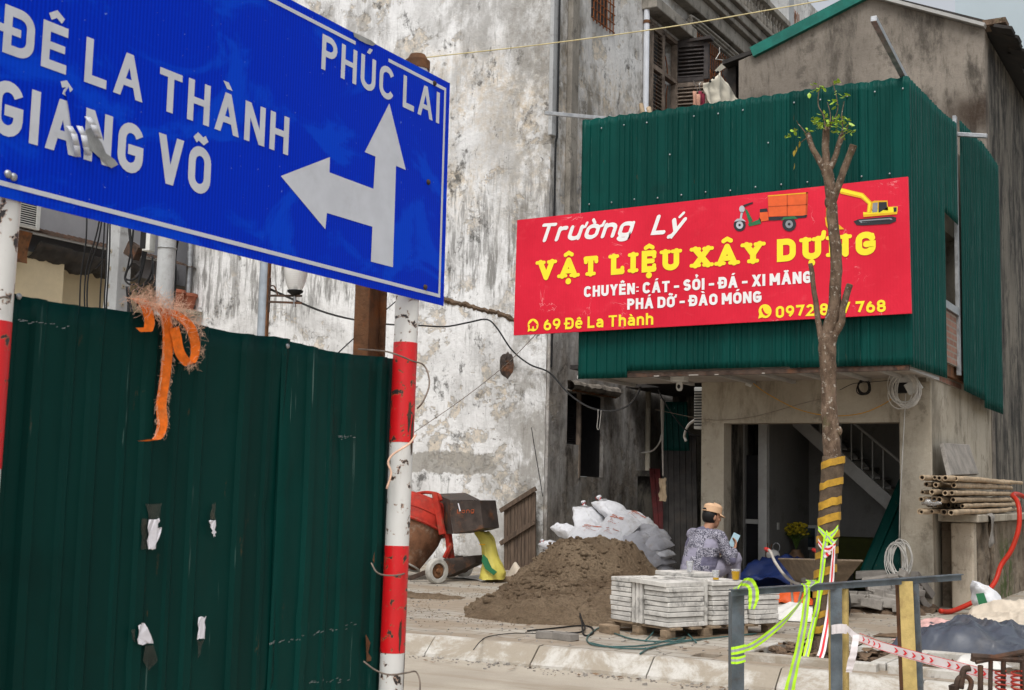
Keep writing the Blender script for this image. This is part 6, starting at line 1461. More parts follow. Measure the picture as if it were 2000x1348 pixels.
def cup(c, r, h, mats, label, tea=0):
    t = thing('plastic_cup', label, 'cup', c, 'plastic cups on the pavers'); b = MB(); b.lathe([(r*.72,0),(r,h),(r*1.06,h),(r*1.06,h-.004),(r*.97,h-.006),(r*.69,.003)], c, 18, cap=False); b.lathe([(.001,0),(r*.72,0)], c, 18, cap=False); b.build('cup_wall', M['cup'], t, smooth=35)
    if tea: b = MB(); b.lathe([(r*.72+.0015,.003),(r*(.72+.28*tea)+.0015,.003+h*tea)], c, 18); b.build('tea', M['tea'], t, smooth=35)
ztop = .103+st*9
cup(P3(.62, .06, ztop+.002), .034, .085, None, 'clear plastic cup with a little tea, on the right hand stack', .22)
cup(P3(.80, .00, ztop+.002), .038, .095, None, 'plastic cup filled with amber tea beside the barrier ribbon', .8)
cup(P3(.70, .5, .103+st*10+.002), .034, .095, None, 'empty clear plastic cup standing behind the tea cups')
# strapping, cords and clips round the pallet
def coil(name, label, cat, mat, loops, r=.006, group=None):
    b = MB(); p0 = V(loops[0][0])
    for pth in loops: b.tube(smooth_path(pth, 7), r, 6)
    return tag(b.build(name, M[mat], origin=p0, smooth=True), label, cat, group)
g = lambda u, v, h=.012: gp(u, v) + V((0,0,h))
coil('strapping', 'loose dark teal plastic strapping coiled on the ground before the pallet', 'strapping', 'teal_strap', [[g(1195,1215), g(1160,1235), g(1146,1252), g(1165,1264), g(1220,1266), g(1270,1262), g(1310,1252), g(1345,1245)], [g(1200,1240), g(1240,1252), g(1300,1256), g(1360,1252), g(1440,1244), g(1480,1240)], [g(1150,1258), g(1200,1268), g(1260,1270), g(1300,1262), g(1380,1250)], [g(1340,1248), g(1300,1262), g(1270,1268), g(1250,1280)], [g(1282,1232,.05), g(1275,1245,.04), g(1260,1255)], [g(1335,1240,.05), g(1348,1250,.03), g(1360,1258)]], .007)
coil('strapping', 'black strap end curling up left of the pallet', 'strapping', 'black', [[g(1030,1235), g(1080,1230), g(1130,1225), g(1155,1228), g(1157,1240), g(1140,1242), g(1135,1225,.08), g(1124,1205,.15), g(1123,1200,.16), g(1128,1215,.1), g(1142,1236,.03), g(1110,1240), g(1080,1238)], [g(1175,1225), g(1190,1215), g(1212,1212,.02)]], .008)
coil('strapping', 'short bright red strap lying between sand and pallet', 'strapping', 'red_grip', [[g(1145,1220), g(1165,1222), g(1172,1220), g(1150,1217), g(1165,1213), g(1182,1214), g(1176,1220)]], .006)
coil('cord', 'thin black cord trailing along the pavement to the kerb', 'cord', 'black_cable', [[g(1120,1238), g(1060,1240), g(1000,1240), g(955,1246), g(938,1256), g(925,1272)]], .004)
# ------------------------------------------------------------------ seated man with a phone
mo = on(1364, 1187, 1, 13.2); MX, MY = mo.x, 13.2
mfac = radians(-30-38)      # heading he faces: clockwise from +Y is negative z-rotation
Fh = V((sin(-radians(-30+58)+0), 0, 0))
hd = radians(-30+52); FW = V((sin(hd), cos(hd), 0)); RT = V((cos(hd), -sin(hd), 0)); UP = V((0,0,1)); MO = V((MX, MY, GZ))
H_ = lambda f, r, u: MO + (FW*f + RT*r + UP*u)*.955
person = thing('person', 'person in tan cap and grey patterned shirt sitting with back turned, looking at a phone', 'person', MO)
hip, nk = (0, 0, .42), (.13, .02, .93)
sh = {1: (.12, .205, .83), -1: (.12, -.205, .83)}
el = {1: (.20, .30, .57), -1: (.22, -.27, .58)}
wr_ = {1: (.40, .17, .66), -1: (.40, -.05, .62)}
hc = (.185, .03, 1.05)
b = MB()
hq = Matrix.Rotation(-hd, 3, 'Z') @ Matrix.Rotation(radians(-18), 3, 'Z')      # head turned a bit more to the right
hx = hq @ Matrix.Rotation(radians(-12), 3, 'X')
HC = H_(*hc); HL = lambda f, r, u: HC + (hx @ V((r, f, u)))*.98
b.ball(HC, (.076, .098, .108), 18, 14, hx); b.ball(HL(.045, 0, -.06), (.056, .055, .066), 14, 10, hx); b.ball(HL(.06, 0, -.105), (.030, .028, .022), 10, 8, hx)
b.ball(HL(.105, 0, -.025), (.013, .020, .016), 8, 6, hx); b.capsule(HL(.092, 0, .015), HL(.108, 0, -.02), .011, .013, 8); b.ball(HL(.088, 0, -.066), (.026, .012, .009), 8, 6, hx); b.ball(HL(.086, 0, -.055), (.022, .011, .006), 8, 6, hx)
for s_ in (1, -1): b.ball(HL(-.005, .078*s_, -.02), (.012, .020, .034), 8, 8, hx); b.ball(HL(.084, .031*s_, .012), (.014, .010, .008), 8, 6, hx); b.capsule(HL(.088, .016*s_, .03), HL(.08, .046*s_, .03), .008, .007, 6); b.ball(HL(.06, .045*s_, -.03), (.022, .026, .022), 8, 6, hx)
b.capsule(H_(.10, .01, .84), H_(*hc)+V((0,0,-.04)), .060, .054, 14)
b.capsule(H_(*hip), H_(.04, 0, .62), .15, .13); b.capsule(H_(.04, 0, .62), H_(.10, 0, .80), .13, .12)
for s_ in (1, -1):
    b.capsule(H_(*sh[s_]), H_(*el[s_]), .052, .042); b.capsule(H_(*el[s_]), H_(*wr_[s_]), .041, .027); b.capsule(H_(.10, .02*s_, .84), H_(*sh[s_]), .06, .055)
    b.capsule(H_(.03, .11*s_, .40), H_(.40, .17*s_, .56), .085, .062); b.capsule(H_(.40, .17*s_, .56), H_(.36, .17*s_, .10), .056, .036); b.capsule(H_(.33, .17*s_, .05), H_(.52, .19*s_, .035), .034, .026)
def hand(w, d, up, side, curl):
    d = V(d).normalized(); up = V(up).normalized(); sd = d.cross(up).normalized(); w = V(w); up = sd.cross(d)
    b.ball(w+d*.045, (.040, .050, .017), 10, 8, Matrix((sd, d, up)).transposed())
    for k in range(4):
        base = w + d*.082 + sd*(.030-.020*k); L = [.040,.045,.042,.033][k]; p = base; dd = d.copy()
        for j in range(3):
            dd = (dd*cos(curl[j]) + up*sin(curl[j])).normalized(); q = p+dd*L*(1, .62, .5)[j]; b.capsule(p, q, .0092-.001*j, .0085-.001*j, 8); p = q
    p = w + d*.025 + sd*.034*side; q = p + (sd*side*.7+d*.7+up*.25).normalized()*.042; b.capsule(p, q, .012, .010, 8); b.capsule(q, q+(d*.8+up*.55+sd*side*.1).normalized()*.034, .010, .008, 8)
hand(H_(*wr_[1]), FW*.55-RT*.25+UP*.62, FW*-.5+UP*.3-RT*.5, -1, (.35, .7, .6))
hand(H_(*wr_[-1]), FW*.75+RT*.4+UP*.1, UP*.8-FW*.2, 1, (.3, .5, .4))
body = b.build('body', M['skin'], person, remesh=.0065)
b = MB()   # shirt
for a, c_, ra_, rb2 in [((-.035,0,.39),(0,0,.52),.185,.175), ((0,0,.52),(.045,0,.68),.175,.165), ((.045,0,.68),(.085,0,.80),.165,.13), ((.085,.02,.80),(.115,.012,.875),.12,.072)]: b.capsule(H_(*a), H_(*c_), ra_, rb2, 18)
for s_ in (1, -1):
    b.capsule(H_(.07, .05*s_, .80), H_(.115, .185*s_, .835), .085, .070, 14); b.capsule(H_(.02,.08*s_,.42), H_(.05,.10*s_,.70), .125, .115, 14)
    b.capsule(H_(.115, .195*s_, .825), H_(*el[s_]), .076, .064, 14); e2 = V(el[s_]).lerp(V(wr_[s_]), .88); b.capsule(H_(*el[s_]), H_(*e2), .062, .045, 14)
b.tube([H_(.095+.075*cos(k*pi/10), .012+.075*sin(k*pi/10), .885+.012*cos(k*pi/10)) for k in range(20)], .019, 8, closed=True)
sh_ = b.build('shirt', M['shirt'], person, remesh=.011)
tx = bpy.data.textures.new('cloth folds', 'CLOUDS'); tx.noise_scale = .10; md = sh_.modifiers.new('folds', 'DISPLACE'); md.texture = tx; md.strength = .035; md.mid_level = .5
b = MB()
for s_ in (1, -1): b.capsule(H_(.02, .10*s_, .40), H_(.41, .17*s_, .57), .112, .085, 14); b.capsule(H_(.41, .17*s_, .57), H_(.37, .17*s_, .13), .082, .066, 14)
b.capsule(H_(-.02, .05, .40), H_(-.02, -.05, .40), .15, .15, 14)
tr = b.build('trousers', M['trousers'], person, remesh=.011); md = tr.modifiers.new('folds', 'DISPLACE'); md.texture = tx; md.strength = .03; md.mid_level = .5
b = MB()
b.ball(HL(-.012, 0, .012), (.080, .096, .095), 16, 12, hx); b.v = [p for p in b.v]
hairb = MB(); hairb.ball(HL(-.018, 0, -.005), (.0795, .094, .098), 18, 14, hx)
keep = [f for f in hairb.f if all((hx.transposed() @ (hairb.v[i]-HC)).y < .035 and (hx.transposed() @ (hairb.v[i]-HC)).z > -.088 for i in f)]; hairb.f = keep; hairb.m = [0]*len(keep)
hairb.build('hair', M['hair'], person, smooth=True, solid=.008)
b = MB()
def capf(i, j):
    a = 2*pi*i; z = j; r = (1-.02*z) if z < .62 else sqrt(max(0, 1-((z-.62)/.38)**2))*.988
    front = max(0, cos(a))
    return HL(-.006+.106*r*cos(a), .090*r*sin(a), .035+.105*z+.012*front*z-.002*abs(sin(a*3))*(z > .5))
b.grid(40, 16, capf); cp = b.build('cap_crown', M['cap'], person, smooth=True, solid=.003)
b = MB()
def brim(i, j): a = radians(-62+124*i); rr_ = 1+.62*j*cos(a*1.1)**1.0; return HL(-.006+.106*rr_*cos(a), .090*(1+.12*j)*sin(a), .038-.022*j*cos(a)+.012*j*abs(sin(a))*-1)
b.grid(18, 6, brim); b.build('cap_brim', M['cap'], cp, smooth=True, solid=.004)
b = MB(); b.ball(HL(-.108, 0, .048), (.040, .008, .026), 12, 8, hx); b.build('cap_gap', M['cap_mesh'], cp, smooth=True)
b = MB(); b.bar(HL(-.117, -.04, .043), HL(-.117, .04, .043), .006, .012); b.build('cap_strap', M['cap'], cp)
for s_ in (1, -1): b = MB(); b.capsule(H_(.30,.17*s_,.02), H_(.56,.195*s_,.02), .048, .045, 12); b.v = [V((p.x, p.y, max(GZ+.001, min(p.z, GZ+.045)))) for p in b.v]; b.build('sandal', M['sandal'], person, smooth=True)
pc = H_(.475, .105, .775); pu = (UP*.80+FW*.45+RT*.10).normalized(); pn = (RT*.72-FW*.55+UP*.28); pn = (pn-pu*pn.dot(pu)).normalized(); ps = pu.cross(pn); Rp = Matrix((ps, pu, pn)).transposed()
t = thing('phone', 'pale blue grey smartphone held up in the hand of the seated person', 'phone', pc)
b = MB(); b.obox(pc, (.078, .160, .008), Rp); b.build('back_cover', M['phone'], t, bevel=.003); b = MB(); b.obox(pc-pn*.0045, (.070, .150, .002), Rp); b.build('screen', M['phone_edge'], t)
t = thing('stool', 'low brown stool hidden under the seated person', 'stool', MO)
b = MB(); b.obox(MO+V((0,0,.25)), (.30,.30,.04)); b.build('seat', M['pallet_wood'], t, bevel=.01)
for sx in (-1, 1):
    for sy in (-1, 1): b = MB(); b.bar(MO+V((sx*.12,sy*.12,.23)), MO+V((sx*.14,sy*.14,0)), .03, .03); b.build('leg', M['pallet_wood'], t)

# ------------------------------------------------------------------ wheelbarrow behind the tree
wb = gp(1600, 1200); BA = V((.55, -.83, 0)).normalized(); BS = V((.83, .55, 0)).normalized()
o0 = on(1602, 1150, 1, 13.6); W_ = lambda a, s, z: V((o0.x, o0.y, GZ)) + BA*a + BS*s + V((0,0,z))
t = thing('wheelbarrow', 'mortar caked wheelbarrow with red handle grips behind the street tree', 'wheelbarrow', W_(0,0,0))
b = MB()
lo = [W_(-.26,-.17,.30), W_(.30,-.12,.30), W_(.30,.12,.30), W_(-.26,.17,.30)]; hi = [W_(-.42,-.33,.55), W_(.62,-.24,.60), W_(.62,.24,.60), W_(-.42,.33,.55)]
b.add(lo+hi, [(0,3,2,1),(0,1,5,4),(1,2,6,5),(2,3,7,6),(3,0,4,7)]); b.build('tray', M['barrow'], t, solid=.012)
b = MB(); b.tube(hi, .013, 6, closed=True); b.build('tray_rim', M['barrow'], t)
for s_ in (-1, 1):
    b = MB(); P = smooth_path([W_(.62,.05*s_,.17), W_(.2,.16*s_,.28), W_(-.4,.22*s_,.33), W_(-.75,.27*s_,.48), W_(-.95,.28*s_,.60), W_(-1.05,.28*s_,.62)], 6); b.tube(P, .017, 10); hn = b.build('handle', M['barrow_pipe'], t, smooth=True)
    b = MB(); b.tube([W_(-1.02,.28*s_,.615), W_(-1.16,.28*s_,.625)], .023, 10); b.build('grip', M['red_grip'], hn, smooth=40)
    b = MB(); b.tube(smooth_path([W_(-.05,.17*s_,.30), W_(-.16,.2*s_,.06), W_(-.2,.21*s_,.015), W_(-.34,.2*s_,.10), W_(-.4,.2*s_,.33)], 4), .014, 8); b.build('leg', M['barrow_pipe'], t, smooth=True)
Rw = V((0,0,1)).rotation_difference(BS).to_matrix()
b = MB(); b.lathe([(.10,-.03),(.17,-.035),(.19,0),(.17,.035),(.10,.03)], W_(.72,0,.19), 24, Rw, cap=False); wh = b.build('tyre', M['black'], t, smooth=40)
b = MB(); b.lathe([(.001,-.02),(.105,-.025),(.105,.025),(.001,.02)], W_(.72,0,.19), 20, Rw, cap=False); b.build('rim', M['rust_dark'], wh, smooth=40)
b = MB(); b.ball(W_(.02,0,.36), (.30,.2,.12), 14, 10, Matrix((BA,BS,UP)).transposed()); tag(b.build('mortar', M['rubble'], origin=W_(0,0,.33), smooth=True), 'dried mortar lying in the wheelbarrow tray', 'mortar')

# ------------------------------------------------------------------ inside the shop
IN = lambda u, v, Y=17.3: on(u, v, 1, Y)
t = thing('staircase', 'steel staircase with white stringer and thin balusters inside the dark shop', 'staircase', IN(1740, 985, 17.0))
sa, sb_ = IN(1548, 815, 16.9), IN(1742, 987, 16.9); sd = (sb_-sa)
b = MB(); b.bar(sa, sb_, .05, .17, (0,0,1)); b.build('stringer', M['frame_white'], t)
b = MB(); b.bar(sa+V((0,.62,0)), sb_+V((0,.62,0)), .05, .17); b.build('stringer', M['frame_white'], t)
for k in range(9): c = sa + sd*((k+.7)/9.2); b = MB(); b.box(c.x-.05, c.x+.20, 16.93, 17.5, c.z+.02, c.z+.05); b.build('tread', M['plaster_dim'], t)
b = MB(); ha = IN(1600, 770, 16.9); hb = IN(1770, 912, 16.9); b.tube([ha, hb], .017, 8); b.build('handrail', M['frame_white'], t)
for k in range(9):
    f = .08+k*.105; p = sa+sd*f; tt = (p.x-ha.x)/(hb.x-ha.x); q_ = ha.lerp(hb, tt); b = MB(); b.tube([p, q_], .009, 6); b.build('baluster', M['frame_white'], t)
cb = IN(1555, 1085, 16.6)
t = thing('flower_vase', 'brown vase of yellow flowers on a crate inside the shop', 'vase', cb)
b = MB(); b.lathe([(.06,0),(.10,.05),(.115,.13),(.10,.2),(.055,.25),(.065,.27)], (cb.x, cb.y, .42), 18); b.build('vase_body', M['vase'], t, smooth=True)
b = MB()
for k in range(60):
    a = RND.uniform(0, 2*pi); r = RND.random()**.6*.20; top = V((cb.x+r*cos(a)*1.1, cb.y+r*sin(a)*.7, .98+RND.uniform(-.06,.07)-.25*r)); b.tube([V((cb.x, cb.y, .68)), V((cb.x+.3*r*cos(a), cb.y, .82)), top], .003, 4)
b.build('stem', M['moss'], t)
b = MB()
for k in range(90):
    a = RND.uniform(0, 2*pi); r = RND.random()**.6*.16; c = V((cb.x+r*cos(a)*1.1, cb.y+r*sin(a)*.7, .98+RND.uniform(-.07,.08)-.3*r)); b.ball(c, (.024,.024,.016), 6, 4)
b.build('flower_head', M['flower'], t)
b = MB(); b.box(-5.42, -4.5, 16.35, 17.0, .171, .42); tag(b.build('cabinet', M['plaster_dim'], origin=(-5, 16.6, .17), bevel=.01), 'low grey cabinet against the inner wall of the shop', 'cabinet')
p = IN(1578, 1050, 17.55); t = thing('picture_frame', 'small white picture frame behind the yellow flowers', 'picture frame', p)
b = MB(); b.box(p.x-.14, p.x+.14, 17.55, 17.58, p.z-.17, p.z+.17); b.build('frame', M['ac_white'], t, bevel=.004); b = MB(); b.box(p.x-.10, p.x+.10, 17.545, 17.549, p.z-.13, p.z+.13); b.build('picture', M['photo'], t)
p = IN(1655, 1085, 17.2); t = thing('sofa', 'olive green sofa at the back of the shop', 'sofa', p)
b = MB(); b.box(-4.95, -3.6, 17.25, 17.5, .2, .86); b.build('backrest', M['fabric_green'], t, bevel=.08); b = MB(); b.box(-4.95, -3.6, 16.75, 17.24, .2, .55); b.build('seat', M['fabric_green'], t, bevel=.06)
p = gp(1520, 1160); cx, cy = on(1520, 1110, 1, 15.5).x, 15.5
b = MB(); b.box(cx-.22, cx+.22, cy-.15, cy+.15, .172, .58); tag(b.build('plastic_crate', M['blue_crate'], origin=(cx, cy, .17), bevel=.01), 'blue plastic crate standing just inside the shop opening', 'crate')
b = MB(); b.grid(40, 26, lambda i, j: (cx-.55+1.5*i, cy-.75+.85*j, .17+max(0, (sin(pi*i)**.6*sin(pi*min(1,j+.12))**.7)*(.30+.16*(1-2.2*abs(nz(i*4, j*3, 2)))+.08*(1-2*abs(nz(i*9+3, j*7, 5)))))))
tag(b.build('tarpaulin', M['tarp_blue'], origin=(cx, cy-.3, .17), smooth=True, solid=.003), 'crumpled dark blue tarpaulin heaped at the shop opening', 'tarpaulin')
b = MB(); oc = on(1495, 1140, 1, 15.0); b.grid(20, 12, lambda i, j: (oc.x-.1+.8*i, 14.55+.4*j, .16+max(0, .16*sin(pi*i)*sin(pi*j)+.05*fbm(i*6, j*6, 9))))
tag(b.build('orange_cloth', M['ink_orange'], origin=oc, smooth=True, solid=.003), 'crumpled orange cloth at the edge of the blue tarpaulin', 'cloth')
p = on(1497, 1088, 1, 15.5); t = thing('utensil_tray', 'small tray of utensils and a wrapped bundle on the blue crate', 'tray', (cx, cy, .58))
b = MB(); b.box(cx-.2, cx+.22, cy-.13, cy+.13, .582, .60); b.build('tray', M['steel'], t, bevel=.004)
b = MB(); b.ball((cx-.06, cy-.02, .66), (.09,.07,.065), 12, 8); b.build('bundle', M['tarp_white'], t, smooth=True)
b = MB(); b.lathe([(.04,0),(.04,.11),(.036,.11)], (cx-.14, cy+.05, .60), 14); b.tube([(cx-.14,cy+.05,.68),(cx-.16,cy+.05,.80)], .006, 5); b.tube([(cx-.13,cy+.06,.68),(cx-.10,cy+.06,.79)], .006, 5); b.build('mug', M['rust'], t)
b = MB(); b.tube([(cx-.05+.045*cos(k*pi/10), cy+.08, .75+.055*sin(k*pi/10)) for k in range(20)], .005, 5, closed=True); b.build('wire_ring', M['steel'], t)
b = MB(); corrugated(b, (0,0,0), (.52,0,0), lambda s: 0, lambda s: 1.45, (0,-1,0), .15, .03, 10, 3, seed=77, minor=False)
q0, q1 = on(1672, 1132, 1, 14.85), on(1735, 985, 1, 15.45); ud = (V((q1.x, q1.y, q1.z))-V((q0.x, q0.y, q0.z))).normalized(); b.v = [q0 + V((1,.0,0))*p_.x + ud*p_.z + V((0,-1,.2))*(-p_.y) for p_ in b.v]
tag(b.build('leaning_sheet', M['fence'], origin=q0, smooth=25, solid=.003), 'dusty green corrugated sheet leaning in the right side of the shop opening', 'corrugated sheet')

# ------------------------------------------------------------------ fittings on the shop front
p = on(1327, 748, 1, 14.0); t = thing('security_camera', 'small white dome security camera under the green canopy', 'camera', p)
b = MB(); b.box(p.x-.09, p.x+.09, 13.93, 14.07, ZB-.025, ZB+.045); b.build('mount', M['ac_white'], t, bevel=.01)
b = MB(); b.lathe([(.028,0),(.038,-.03),(.040,-.075),(.026,-.105),(.001,-.112)], (p.x, 14.0, ZB-.025), 16, cap=False); b.build('dome', M['ac_white'], t, smooth=40); b = MB(); b.ball((p.x+.006, 13.965, ZB-.085), (.021,.014,.026), 10, 8); b.build('lens', M['black'], t, smooth=True)
p = on(1768, 752, 1, 14.7); t = thing('router_box', 'tilted white electrical box wrapped in loops of white cable under the canopy', 'electrical box', p)
b = MB(); b.obox(p+V((.09,0,-.02)), (.17,.05,.13), Matrix.Rotation(-.5, 3, 'Y')); b.build('casing', M['ac_white'], t, bevel=.008); b = MB(); b.obox(p+V((-.06,.03,0)), (.14,.07,.18)); b.build('junction_case', M['black'], t, bevel=.01); b = MB(); b.box(p.x-.15, p.x+.12, 14.62, 14.8, ZB-.03, ZB+.03); b.build('mount', M['frame_white'], t)
def loops(c, rx, rz, n_, r, seed, mat, label, tail=None, depth=.05):
    R_ = random.Random(seed); b = MB()
    for k in range(n_):
        ox, oz = R_.gauss(0, rx*.14), R_.gauss(0, rz*.08); tl = R_.gauss(0, .25); kx = rx*R_.uniform(.6, 1.05); kz = rz*R_.uniform(.85, 1.05); y0 = R_.uniform(-depth, 0)
        b.tube([V((c[0]+ox+kx*cos(a)*cos(tl)-kz*sin(a)*sin(tl)*.4, c[1]+y0-.012*sin(a*2), c[2]+oz+kz*sin(a))) for a in [2*pi*q/22 for q in range(22)]], r, 5, closed=True)
    if tail: b.tube(tail, r, 5)
    return tag(b.build('cable_coil', M[mat], origin=c, smooth=True), label, 'cable coil')
loops(p+V((.02,-.06,-.06)), .16, .19, 16, .006, 3, 'grey_cable', 'loose loops of white cable hanging round the electrical box under the canopy')
cc = on(1757, 1092, 1, 14.8)
loops(cc, .13, .20, 14, .0055, 5, 'grey_cable', 'coil of white cable hanging at knee height before the right pier', [V((p.x+.0, 14.72, p.z-.1)), V((cc.x+.01, 14.8, cc.z+.6)), V((cc.x, 14.79, cc.z+.19))])
bk = on(1685, 757, 1, 14.9); loops(bk+V((0,.02,0)), .10, .09, 6, .006, 8, 'black_cable', 'small coil of black cable on the lintel behind the tree')
def cord(name, label, pts, r, mat, n=6): b = MB(); P = smooth_path(pts, n); b.tube(P, r, 6); return tag(b.build(name, M[mat], origin=P[0], smooth=True), label, 'cable')
L_ = lambda u, v, Y=14.9: on(u, v, 1, Y)
cord('cord', 'thin yellow cord sagging across the shop lintel', [L_(1470,748), L_(1500,770), L_(1560,800), L_(1620,812), L_(1680,808), L_(1725,790), L_(1750,772)], .006, 'orange_cord')
cord('cord', 'thin dark wire drooping along the lintel into the black coil', [L_(1640,762), L_(1665,750), L_(1685,748), L_(1715,745), L_(1750,742)], .004, 'black_cable')
cord('cord', 'faint grey wire running across the left pier and lintel', [L_(1280,800,14.95), L_(1370,818,14.95), L_(1420,820,14.96), L_(1480,812,14.96), L_(1560,790,14.96), L_(1620,775,14.96)], .0035, 'wire')
b = MB(); c = L_(1462, 752, 14.6); b.obox(c, (.07,.04,.03), Matrix.Rotation(.4,3,'Y')); tag(b.build('lamp_holder', M['ac_white'], origin=c, bevel=.005), 'tiny white lamp holder at the end of the yellow cord', 'lamp holder')

# ------------------------------------------------------------------ alley between old house and shop
t = thing('alley_shade_shed', 'shed closing the alley, its unseen roof brought forward to darken the alley', 'shed', (-7.6, 21.5, .15))
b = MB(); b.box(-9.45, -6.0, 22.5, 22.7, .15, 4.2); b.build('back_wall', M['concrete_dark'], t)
b = MB(); b.box(-8.8, -5.95, 17.0, 20.4, 3.2, 3.26); b.box(-9.45, -5.95, 20.4, 22.6, 3.2, 3.26); b.build('roof', M['roof_dark'], t)  # unseen roof reaches forward to keep the alley dark
def lean_sheet(mat, label, u0, v0, u1, v1, wpx, Yb, Yt, name='leaning_sheet'):
    q0, q1 = on(u0, v0, 1, Yb), on(u1, v1, 1, Yt); L = (q1-q0).length; wd = wpx/2500*(Yb/cos(radians(30))*1.02); b = MB()
    corrugated(b, (0,0,0), (wd,0,0), lambda s: 0, lambda s: L, (0,-1,0), .09, .018, 10, 4, seed=int(u0), minor=False); ud = (q1-q0).normalized()
    b.v = [q0 + V((1,.25,0)).normalized()*p_.x + ud*p_.z + V((.25,-1,0))*(-p_.y) for p_ in b.v]
    return tag(b.build(name, M[mat], origin=q0, smooth=25, solid=.003), label, 'corrugated sheet')
lean_sheet('fence', 'tall dark green corrugated sheet hung high at the back of the alley', 1294, 880, 1290, 785, 48, 18.2, 18.3)  # alley sheets get darker colours, standing for the deep shade there
lean_sheet('roof_dark', 'tall dark brown corrugated sheet leaning upright in the alley', 1296, 1130, 1294, 850, 62, 17.9, 18.25)
lean_sheet('mixer_red', 'narrow dull red corrugated sheet leaning in the alley', 1285, 1125, 1268, 915, 20, 18.0, 18.6).data.materials[0] = plain('shade darkened maroon sheet', (.085,.014,.014), .7, .3, 6)
b = MB(); p0, p1 = on(1294, 780, 1, 18.05), on(1295, 930, 1, 18.0); b.tube([p0, (p0.x+.02, 18.02, (p0.z+p1.z)/2), p1], [.035,.018,.010], 6); tag(b.build('plastic_strip', M['soffit'], origin=p0), 'long pale plastic strip hanging beside the green sheet in the alley', 'plastic strip')
b = MB(); c = on(1293, 955, 1, 17.85); b.grid(8, 10, lambda i, j: c+V((-.05+.12*i+.03*fbm(i*3,j*3), .02*sin(i*6), .16-.34*j+.03*fbm(i*4,j*4,2)))); tag(b.build('sacking', M['bamboo'], origin=c, smooth=True), 'rumpled tan sacking caught on the edge of the dark sheet in the alley', 'sacking')
b = MB(); c = on(1262, 925, 1, 20.5); b.box(c.x-.16, c.x+.16, 20.4, 20.7, c.z-.05, c.z+.05); b.box(c.x-.16, c.x+.16, 20.5, 20.6, .15, c.z-.05); tag(b.build('block_pier', M['concrete_dark'], origin=(c.x,20.5,.15)), 'dark low pier with concrete cap at the back of the alley', 'pier')
p = on(1368, 800, 1, 15.6); t = thing('air_conditioner', 'white air conditioner unit on the hidden side of the shop in the alley', 'air conditioner', p)
b = MB(); b.box(p.x-.03, -5.915, 15.45, 16.2, p.z-.26, p.z+.28); b.build('casing', M['ac_white'], t, bevel=.01)
b = MB()
for k in range(13): b.box(p.x-.02, -5.93, 15.435, 15.449, p.z-.22+k*.036, p.z-.205+k*.036)
b.build('grille_slat', M['dark'], t)
cord('pipe', 'grey insulated pipe curving down from the alley air conditioner', [L_(1366,815,15.6), L_(1345,830,15.8), L_(1337,850,16), L_(1340,862,16)], .018, 'grey_cable')
cord('pipe', 'short white plastic pipe bending in the alley mouth', [on(1252,885,1,19.5), on(1275,880,1,19.3), on(1288,865,1,19.0), on(1292,850,1,18.9)], .014, 'grey_cable')
cord('power_cable', 'black power cable drooping from the old wall down to the canopy', [on(516,560,1,11.06), on(640,612,1,13.5), on(740,632,1,15.5), on(820,636,1,17.0), on(870,638,1,17.2), on(915,630,1,17.2), on(950,624,1,17.25), on(970,640,1,17.3), on(1000,684,1,17.35), on(1035,712,1,17.4), on(1073,728,1,17.4), on(1110,768,1,16.8), on(1150,795,1,16.2), on(1190,803,1,15.6), on(1222,795,1,15), on(1240,778,1,14.5), on(1251,757,1,14.1)], .014, 'black_cable')
cord('power_cable', 'dark cable hanging from the canopy into the alley towards the air conditioner', [on(1286,762,1,14.5), on(1296,782,1,15), on(1320,818,1,15.4), on(1345,845,1,15.7), on(1365,852,1,15.8)], .009, 'black_cable')
cord('string', 'pale string loop dangling from the black cable before the dark window', [on(1168,800,1,15.8), on(1168,815,1,15.8), on(1166,835,1,15.8), on(1170,838,1,15.8), on(1173,815,1,15.8), on(1174,802,1,15.8)], .004, 'grey_cable')
cord('guy_wire', 'thin straight guy wire slanting up across the white wall to the banner', [on(700,918,1,17.45), on(808,845,1,16.9), on(900,782,1,16.4), on(985,715,1,15.6), on(1048,652,1,13.6)], .005, 'wire')
cord('power_cable', 'thin dark cable slanting behind the rusty beam post', [on(560,790,1,11.05), on(660,690,1,13.2), on(706,648,1,14.2), on(760,600,1,15.6), on(830,540,1,17.46)], .009, 'black_cable')
cord('overhead_wire', 'pale yellow overhead wire crossing above the green cladding', [on(322,172,1,11.05), on(560,146,1,11.5), on(800,116,1,12.0), on(1050,88,1,12.3), on(1300,54,1,12.6), on(1500,20,1,12.9), on(1680,-12,1,13.1)], .0065, 'cream_cord')
cord('wire', 'thin dark wire hanging down the corner of the white wall', [on(1038,835,1,17.4), on(1045,880,1,17.4), on(1052,920,1,17.4), on(1060,970,1,17.42)], .006, 'black_cable')

# ------------------------------------------------------------------ washing at the balcony
KX = XC+.75
K_ = lambda u, v, x=KX: on(u, v, 0, x)
t = thing('hanging_cloth', 'cream cloth hung by pegs in folds behind the top of the green cladding', 'cloth', K_(1400, 190))
tl, tr_, ap = K_(1373,163), K_(1437,176), K_(1405,140)
def clo(i, j):
    top = tl.lerp(ap, i*2) if i < .5 else ap.lerp(tr_, (i-.5)*2); top = top+V((0,0,-.06*sin(pi*((i*2) % 1)))); bot = K_(1379,215).lerp(K_(1440,215), i); p_ = top.lerp(bot, j)
    p_.x += .07*sin(i*19+j*1.5)*(.3+j)+.03*fbm(i*5, j*3, 6); return p_
b = MB(); b.grid(40, 14, clo); b.build('sheet', M['cloth'], t, smooth=True, solid=.004)
b = MB(); b.add([K_(1396,138), K_(1412,122), K_(1417,132), K_(1402,142)], [(0,1,2,3)]); b.build('corner', M['cloth'], t, solid=.004)
